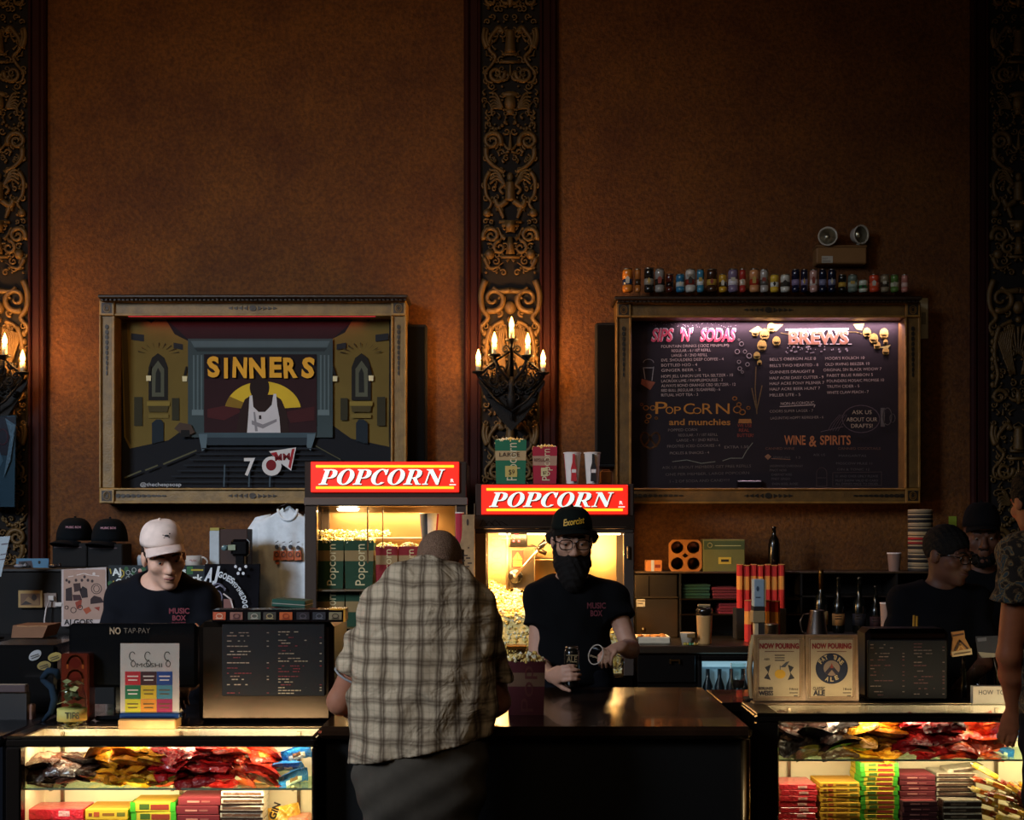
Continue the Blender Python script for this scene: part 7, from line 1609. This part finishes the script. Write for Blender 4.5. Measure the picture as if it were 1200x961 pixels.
    for q in (-1, 1):
        m = MB('#8a8078'); c = p(q*.032, .084, .003); m.ball(c, .0098*k, 12, 8); e = m.build('eye', 'gloss', t); m = MB('#1a1210'); m.ball(c+f*.0058*k-u*.003*k, .0055*k, 8, 6); m.build('iris', 'gloss', e)
    for q in (-1, 1): m = MB(J.get('brow', '#1c1410')); m.tube([p(q*.05, .084, .024), p(q*.034, .098, .031), p(q*.014, .1, .025)], [.003*k, .0045*k, .0035*k], 6); m.build('eyebrow', 'hair', t)
    if J.get('lips'): m = MB(J['lips']); m.tube([p(-.023, .096, -.0645), p(-.008, .1075, -.0635), p(0, .1085, -.065), p(.008, .1075, -.0635), p(.023, .096, -.0645)], [.002*k, .0042*k, .004*k, .0042*k, .002*k], 6); m.build('lips', 'skin', t)
    return t, p, S
def glasses(t, p, J, col='#14100e', w=.026, hh=.02):
    k = J['sc']; m = MB(col)
    for q in (-1, 1):
        pts = [p(q*.034+w*math.copysign(abs(math.cos(a))**.6, math.cos(a)), .116-.05*(q*.034+w*math.cos(a))**2*20, .003+hh*math.copysign(abs(math.sin(a))**.7, math.sin(a))) for a in [2*PI*i/20 for i in range(21)]]
        m.tube(pts, .0024*k, 6, False); m.tube([p(q*.059, .108, .012), p(q*.08, .06, .012), p(q*.083, 0, .008)], .0022*k, 6)
    m.tube([p(-.01, .118, .008), p(0, .121, .011), p(.01, .118, .008)], .0022*k, 6); g = m.build('glasses', 'gloss', t)
    for q in (-1, 1):
        m = MB(); pts = [p(q*.034+w*.95*math.copysign(abs(math.cos(a))**.6, math.cos(a)), .116, .003+hh*.95*math.copysign(abs(math.sin(a))**.7, math.sin(a))) for a in [2*PI*i/20 for i in range(20)]]; m.add(pts, [tuple(range(20))]); m.build('lens', 'glass', g)
def hair_shell(t, J, prims, cuts, col='#120d0b', name='hair', h=.0055, rough=.004):
    S = Sdf(J['head']-Vector((.2, .2, .26)), J['head']+Vector((.2, .2, .22)), h); k = J['sc']; r, f, u = J['fr']
    for c, rr, mode in prims: S.ell(J['head']+(r*c[0]+f*c[1]+u*c[2])*k, [q*k for q in rr], .015, J['fr'], mode)
    for c, n in cuts: S.cut(J['head']+(r*c[0]+f*c[1]+u*c[2])*k, r*n[0]+f*n[1]+u*n[2])
    if rough: S.disp(lambda x, y, z: rough*(np.sin(x*210+z*90)*.5+np.sin(z*240+y*160)*.5))
    return sdf_obj(S, name, col, 'hair', t, 1)
def cap_on(t, J, col, bcol, sc, up=.055, back=0., tilt=0., **kw):
    r, f, u = J['fr']; 
    if tilt: q = Matrix.Rotation(math.radians(tilt), 3, r); f, u = q @ f, q @ u
    o = J['head']+u*up*J['sc']+f*back; a, b = cap_mesh(o, r, f, u, sc, col, bcol, **kw); cr = a.build('cap', 'cloth', t); b.build('brim', 'cloth', cr); return cr, o, (r, f, u)
def cap_text(parent, s, o, fr, sc, col, z, h, w, dist=.105, rot=0., shear=0.):
    r, f, u = fr; v, fc, x0, x1 = text_geo(s, .02, shear); m = MB(col); out = []
    for a, b in v:
        x = ((a-x0)/(x1-x0)-.5)*w; y = b/.73*h; ca, sa = math.cos(math.radians(rot)), math.sin(math.radians(rot)); x, y = x*ca-y*sa, x*sa+y*ca
        out.append(o+r*x+u*(z+y)+f*(dist*sc*math.sqrt(max(.05, 1-(x/(.09*sc))**2))*(1-max(0, z+y)**2*26)))
    m.add(out, fc); return m.build('lettering', 'paint', parent)
def chest_text(t, lines, D, col='#8a2430'):
    m = MB(col)
    for s, x, y, h, w in lines: m.text(s, x, y, D, h, w, bold=.03)
    m.build('lettering', 'paint', t)
FWD = Vector((0, 1, 0))
def PJ(x, y, D): return P(x, y, D)
# --- bearded worker in the middle -----------------------------------
D = 6.1
J = dict(pel=P(668, 800, D)+Vector((0, 0, -.02)), waist=P(668, 770, D), chest=P(669, 716, D), neck=P(670, 684, D-.02), head=P(670, 634, D-.06), fr=frame(3, 9), sc=1.13, back=FWD,
         sL=P(634, 701, D), sR=P(717, 701, D), eL=P(629, 778, D-.05), eR=P(739, 761, D-.1), wL=P(648, 797, 5.72), wR=P(733, 764, 5.74))
can_c = Vector((X(670, 5.62), 5.62, Z(781, 5.62))); gl_c = Vector((X(712, 5.66), 5.66, Z(772, 5.66)))
J['pel'].z = 1.0
wl = can_c+Vector((-.082, .035, -.045)); J['wL'] = wl-unit((.45, -.85, .2))*.0
wr = gl_c+Vector((.065, .055, .045)); J['wR'] = wr
t, p, S = person('bearded person in black cap and black t-shirt pouring a drink behind the counter', J, '#b98a72', .175, .12, .0056, ('#070709', 'cloth'), .42,
                 hands=[(wl, (.5, -.83, .22), (.85, .5, -.05), dict(curl=(28, 42, 30), thumb=(.5, .65, .5), mir=-1)), (wr, (-.62, -.72, -.12), (.05, .25, -1), dict(curl=(30, 40, 25), thumb=(.4, .7, .5), mir=-1))], pants='#121218', sfold=.004)
hair_shell(t, J, [((0, .045, -.085), (.066, .062, .07), '+'), ((0, .075, -.13), (.05, .045, .075), '+'), ((0, .088, -.05), (.03, .022, .008), '+'), ((-.062, .015, -.05), (.018, .026, .05), '+'), ((.062, .015, -.05), (.018, .026, .05), '+'), ((-.042, .045, -.085), (.036, .045, .042), '+'), ((.042, .045, -.085), (.036, .045, .042), '+'), ((0, .06, -.12), (.062, .05, .06), '+'), ((0, .095, -.075), (.03, .02, .02), '+')], [], '#120c0a', 'beard')
hair_shell(t, J, [((0, -.02, .03), (.084, .104, .085), '+'), ((-.085, -.03, .01), (.022, .03, .03), '+'), ((.088, -.03, .012), (.026, .03, .028), '+')], [((0, .03, 0), (0, 1, 0)), ((0, 0, -.06), (0, 0, -1)), ((0, 0, .075), (0, 0, 1))], '#1c120d')
glasses(t, p, J)
cr, o, fr = cap_on(t, J, '#0f1410', '#0a0c0a', 1.16, .052, -.004, -5, brim=.052, droop=.02, ht=.088)
cap_text(cr, 'Exorcist', o, fr, 1.16, '#dca82a', .026, .03, .1, .112, 8, .3)
chest_text(t, (('MUSIC', 688, 713, 7, 22), ('BOX', 692, 722, 7, 14)), D-.185, '#561822')
# the can and the glass he holds
t = thing('drink_can', 'tall black can held in the hand of the bearded person', 'can', can_c+Vector((0, 0, -.087))); b = can_c+Vector((0, 0, -.087))
m = MB('#16130f'); m.lathe([(.026, .0), (.032, .008), (.033, .012), (.033, .15), (.027, .165)], b, 24); m.build('can_body', 'gloss', t)
m = MB('#8a8478'); m.lathe([(.027, .165), (.028, .170), (.026, .174), (.024, .171), (0, .171)], b, 24); m.build('can_lid', 'metal', t)
m = MB('#8a7450'); D_ = 5.62-.0345; m.text('ALE', 664, 776, D_, 7, 12, bold=.02); m.pline([(664, 768), (677, 768)], 1, D_); m.pline([(664, 780), (676, 780)], 1, D_); m.build('printed_mark', 'paint', t)
axd = unit((-.72, -.62, .30)); t = thing('beer_glass', 'tilted empty pint glass in the other hand of the bearded person', 'glass', gl_c-axd*.075)
m = MB(); m.lathe([(0, .0), (.030, 0), (.031, .008), (.043, .145), (.0445, .15), (.042, .15), (.029, .012), (0, .01)], gl_c-axd*.075, 30, axd); m.build('glass_body', 'pintglass', t)
m = MB('#b8a898'); m.tube([gl_c+axd*.075+(lambda e1, e2, a: e1*.0435*math.cos(a)+e2*.0435*math.sin(a))(unit(axd.cross(Vector((0, 0, 1)))), unit(axd.cross(axd.cross(Vector((0, 0, 1))))), 2*PI*i/28) for i in range(29)], .0026, 6, False); m.build('rim', 'gloss', t)  # pale ring paints the bright glint around the glass rim
# --- left worker -------------------------------------------------------
D = 5.78
J = dict(pel=Vector((X(190, D), D, .98)), waist=P(190, 765, D), chest=P(190, 715, D-.01), neck=P(189, 694, D-.04), head=P(192, 652, D-.09), fr=frame(26, 14, 8), lips='#8a5048', sc=1.1, back=FWD,
         sL=P(144, 703, D), sR=P(236, 704, D), eL=P(128, 775, D-.05), eR=P(252, 775, D-.08), wL=P(150, 800, D-.34), wR=P(226, 800, D-.36), brow='#4a3420')
t, p, S = person('person in pale cap and black t-shirt looking down behind the till screen', J, '#cf9f86', .18, .12, .0056, ('#0c0d13', 'cloth'), .6, hands=[(J['wL'], (.3, -.9, -.3), (0, -.3, -1), {}), (J['wR'], (-.3, -.9, -.3), (0, -.3, -1), dict(mir=-1))], pants='#1a1a20', nose=1.05, jaw=.92)
hair_shell(t, J, [((0, -.022, .02), (.081, .094, .09), '+')], [((0, .022, 0), (0, 1, -.25)), ((0, 0, -.045), (0, -.3, -1)), ((0, 0, .07), (0, 0, 1))], '#2c1c14')
cr, o, fr = cap_on(t, J, '#e4cabc', '#dcc0b2', 1.12, .058, -.006, -4, brim=.075, droop=.034, ht=.088)
r, f, u = fr; m = MB('#141012'); c0 = o+r*.004+u*.048+f*.1135
for a, b, w_, h_ in ((0, 0, .022, .009), (-.011, -.008, .003, .009), (-.004, -.008, .003, .009), (.006, -.008, .003, .009), (.011, -.008, .003, .009), (.014, .007, .007, .006), (-.014, .005, .008, .003)):
    m.ball(c0+r*a+u*b-f*abs(b)*.1, (w_*.5, .004, h_*.5), 10, 6)
m.build('embroidered_mark', 'paint', cr)
chest_text(t, (('MUSIC', 198, 719, 6.5, 24), ('BOX', 202, 727, 6, 16), ('THEATRE', 201, 731.5, 2.5, 17)), D-.205, '#701824')
# --- customer in plaid, seen from behind -----------------------------------
D = 4.42; BK = Vector((0, -1, .12))
J = dict(pel=Vector((X(493, 4.36), 4.36, .93)), waist=P(495, 815, 4.36), chest=P(504, 735, 4.42), neck=P(513, 677, 4.56), head=P(514, 664, 4.66), fr=frame(172, 30, 4), sc=1.03, back=FWD,
         sL=P(448, 722, 4.46), sR=P(558, 727, 4.46), eL=P(399, 822, 4.52), eR=P(583, 822, 4.6), wL=P(440, 838, 4.76), wR=P(566, 838, 4.82), hemn=(.2, 0, -1))
J['back'] = Vector((0, -1, 0)); J['wL'].z = J['wR'].z = ZC+.04
def cshape(S):
    S.cone(J['pel']+Vector((0, 0, -.09)), J['waist'], .232, .222, .04, ((0, 1, 0), 1.5)); S.cone(J['waist'], J['chest'], .222, .222, .05, ((0, 1, 0), 1.5)); S.cone(J['neck']+Vector((-.035, -.02, -.01)), J['neck']+Vector((.035, -.02, -.01)), .04, .04, .03)
t, p, S = person('person with shaved head in plaid shirt standing at the counter, seen from behind', J, '#b5785c', .215, .15, .0062, ('#b8ac98', 'plaid'), .70, hem=.985, pants='#5a5248', hands=[(J['wL'], (.5, .85, .04), (0, .1, -1), dict(curl=(4, 6, 4), thumb=(.5, .8, 0))), (J['wR'], (-.4, .9, .04), (0, .1, -1), dict(curl=(4, 6, 4), thumb=(.5, .8, 0), mir=-1))], sfold=.010, arm=1.12, sl_r=.018, collar=.06, shape=cshape, jaw=1.1, slk=.008)
hair_shell(t, J, [((0, -.012, .034), (.0785, .1, .09), '+'), ((0, -.03, -.01), (.07, .078, .06), '+')], [((0, .05, 0), (0, 1, .1)), ((0, 0, -.055), (0, .1, -1))], '#8a6a54', 'hair', .0055, .0004)
m = MB('#b8ac98'); nb = J['neck']
for th in (0,):
    pts = [nb+Vector((.078*math.cos(a), -.05-.055*math.sin(a), .022+.006*math.sin(a))) for a in [PI*i/14 for i in range(15)]]; m.tube(pts, [.012]+[.019]*13+[.012], 8)
m.build('collar', 'plaid', t)
m = MB('#a0a0a0')
for q in 'L':
    c = J['s'+q].lerp(J['e'+q], .70); dd = (J['e'+q]-J['s'+q]).normalized(); e1 = unit(dd.cross(Vector((0, 1, 0)))); e2 = dd.cross(e1); m.tube([c+(e1*math.cos(a)+e2*math.sin(a))*.066 for a in [2*PI*i/24 for i in range(25)]], .004, 6, False)
m.build('cuff', 'cloth', t)
# --- staff at the right ---------------------------------------------------
D = 6.1
J = dict(pel=Vector((X(1098, D), D, .97)), waist=P(1098, 765, D), chest=P(1100, 722, D), neck=P(1103, 692, D-.02), head=P(1110, 651, D-.06), fr=frame(36, 10), lips='#5a3430', sc=1.08, back=FWD,
         sL=P(1060, 706, D), sR=P(1142, 706, D), eL=P(1047, 778, D-.04), eR=P(1152, 778, D-.04), wL=P(1062, 798, D-.12), wR=P(1130, 798, D-.12))
t, p, S = person('person in glasses and black t-shirt looking aside behind the menu register', J, '#5c3a2c', .17, .12, .0062, ('#0b0b10', 'cloth'), .62, hands=[(J['wL'], (.3, -.9, -.3), (0, -.3, -1), {}), (J['wR'], (-.3, -.9, -.3), (0, -.3, -1), dict(mir=-1))], sfold=.004)
hair_shell(t, J, [((0, -.014, .042), (.084, .104, .092), '+')], [((0, .078, .04), (0, 1, -.75)), ((0, 0, -.03), (0, .35, -1))], '#0c0908', 'hair', .0055, .003)
glasses(t, p, J)
for k, x in enumerate((1071, 1074.5)):
    m = MB('#b8862a'); b = Vector((X(x-3, 5.84), 5.84, ZR)); m.tube([b, P(x, 721+k, 5.86)], .005, 8); tag(m.build('pencil', 'paint'), 'yellow pencil sticking up behind the menu register, '+('left one' if k == 0 else 'right one'), 'pencil')
D = 6.75
J = dict(pel=Vector((X(1152, D), D, 1.0)), waist=P(1152, 760, D), chest=P(1152, 705, D), neck=P(1151, 672, D-.02), head=P(1150, 630, D-.06), fr=frame(-12, 4), sc=1.1, back=FWD,
         sL=P(1116, 690, D), sR=P(1190, 690, D), eL=P(1106, 760, D), eR=P(1202, 760, D), wL=P(1116, 800, D-.25), wR=P(1196, 800, D-.25))
t, p, S = person('bearded person in dark cap standing behind the one in glasses', J, '#5c3a2c', .175, .12, .0066, ('#0a0a0d', 'cloth'), .62, hands=[(J['wL'], (.2, -.9, -.3), (0, -.3, -1), {}), (J['wR'], (-.2, -.9, -.3), (0, -.3, -1), dict(mir=-1))], sfold=.004)
hair_shell(t, J, [((0, .04, -.09), (.062, .06, .05), '+'), ((0, .092, -.048), (.028, .018, .007), '+'), ((0, .10, -.066), (.02, .02, .007), '-')], [], '#0b0807', 'beard')
cr, o, fr = cap_on(t, J, '#0e0d10', '#0c0b0d', 1.12, .05, 0, -4, brim=.045, droop=.02)
cap_text(cr, 'MUSIC BOX', o, fr, 1.12, '#7a3a3a', .085, .008, .085, .1)
# --- customer at the right edge ---------------------------------------------
D = 4.86
J = dict(pel=Vector((X(1262, D), D, 1.0)), waist=P(1262, 800, D), chest=P(1258, 700, D), neck=P(1240, 628, D), head=P(1216, 588, D+.02), fr=frame(-172, 12), sc=1.05, back=Vector((0, -1, 0)),
         sL=P(1196, 650, D), sR=P(1318, 650, D), eL=P(1182, 768, D+.02), eR=P(1330, 770, D), wL=P(1190, 836, D+.16), wR=P(1310, 836, D+.16))
J['wL'] = P(1189, 834, 5.0)
t, p, S = person('person in leaf-print shirt cut by the right edge, arm resting on the case', J, '#b8704c', .185, .13, .0062, ('#5a4a36', 'leafprint'), .47, hands=[(J['wL'], (-.15, .35, -.92), (.5, .85, .1), dict(curl=(8, 20, 20), mir=1)), (J['wR'], (0, .8, -.6), (0, -.3, -1), {})], pants='#1c1c22', arm=1.05, sl_r=.04)
hair_shell(t, J, [((0, -.02, .04), (.09, .11, .098), '+'), ((0, .04, -.09), (.06, .06, .05), '+')], [((0, .07, .04), (0, 1, -.6)), ((0, 0, -.12), (0, .35, -1))], '#0e0a09', 'hair', .0055, .004)
DAY_W, LOB_W, LOB2_W, FILL_W, AMB, EXPO = 68., 270., 8., 27., .0015, 0.
# ================================================================ room light, camera, colour
light('entrance_daylight', 'AREA', (-5.6, .4, 4.5), DAY_W, (.72, .84, 1.), 1.8, 2.2, target=(-1.9, 6.3, 1.1), spread=58)
light('ceiling_lamp', 'SPOT', (-2.6, 1.2, 5.9), LOB_W, (1., .60, .24), .5, target=(-1.7, 8.4, 3.5), spot=62, blend=1.)
light('ceiling_lamp_far', 'SPOT', (1.6, 1.6, 5.9), LOB2_W, (1., .55, .22), .5, target=(.6, 8.4, 3.4), spot=52, blend=1.)
light('lobby_ceiling', 'AREA', (-.7, -.6, 4.8), FILL_W, (1., .76, .50), 3., 2.2, target=(-.4, 5.2, 1.2))
w = bpy.data.worlds.new('World'); bpy.context.scene.world = w; w.use_nodes = True
w.node_tree.nodes['Background'].inputs[0].default_value = (1., .72, .5, 1); w.node_tree.nodes['Background'].inputs[1].default_value = AMB
cd = bpy.data.cameras.new('camera'); cam = bpy.data.objects.new('camera', cd); C.objects.link(cam)
cam.location = (0, 0, EYE); cam.rotation_euler = (PI/2, 0, 0); cd.sensor_width = 36; cd.lens = F/1200*36; cd.shift_y = (HY-480.5)/1200; cd.clip_end = 60
sc = bpy.context.scene; sc.camera = cam
sc.view_settings.view_transform = 'Standard'; sc.view_settings.look = 'None'; sc.view_settings.exposure = EXPO; sc.view_settings.gamma = 1; sc.view_settings.use_curve_mapping = False
sc.cycles.use_denoising = True; sc.cycles.sample_clamp_indirect = 4; sc.cycles.max_bounces = 8; sc.cycles.transparent_max_bounces = 16; sc.cycles.caustics_reflective = False; sc.cycles.caustics_refractive = False
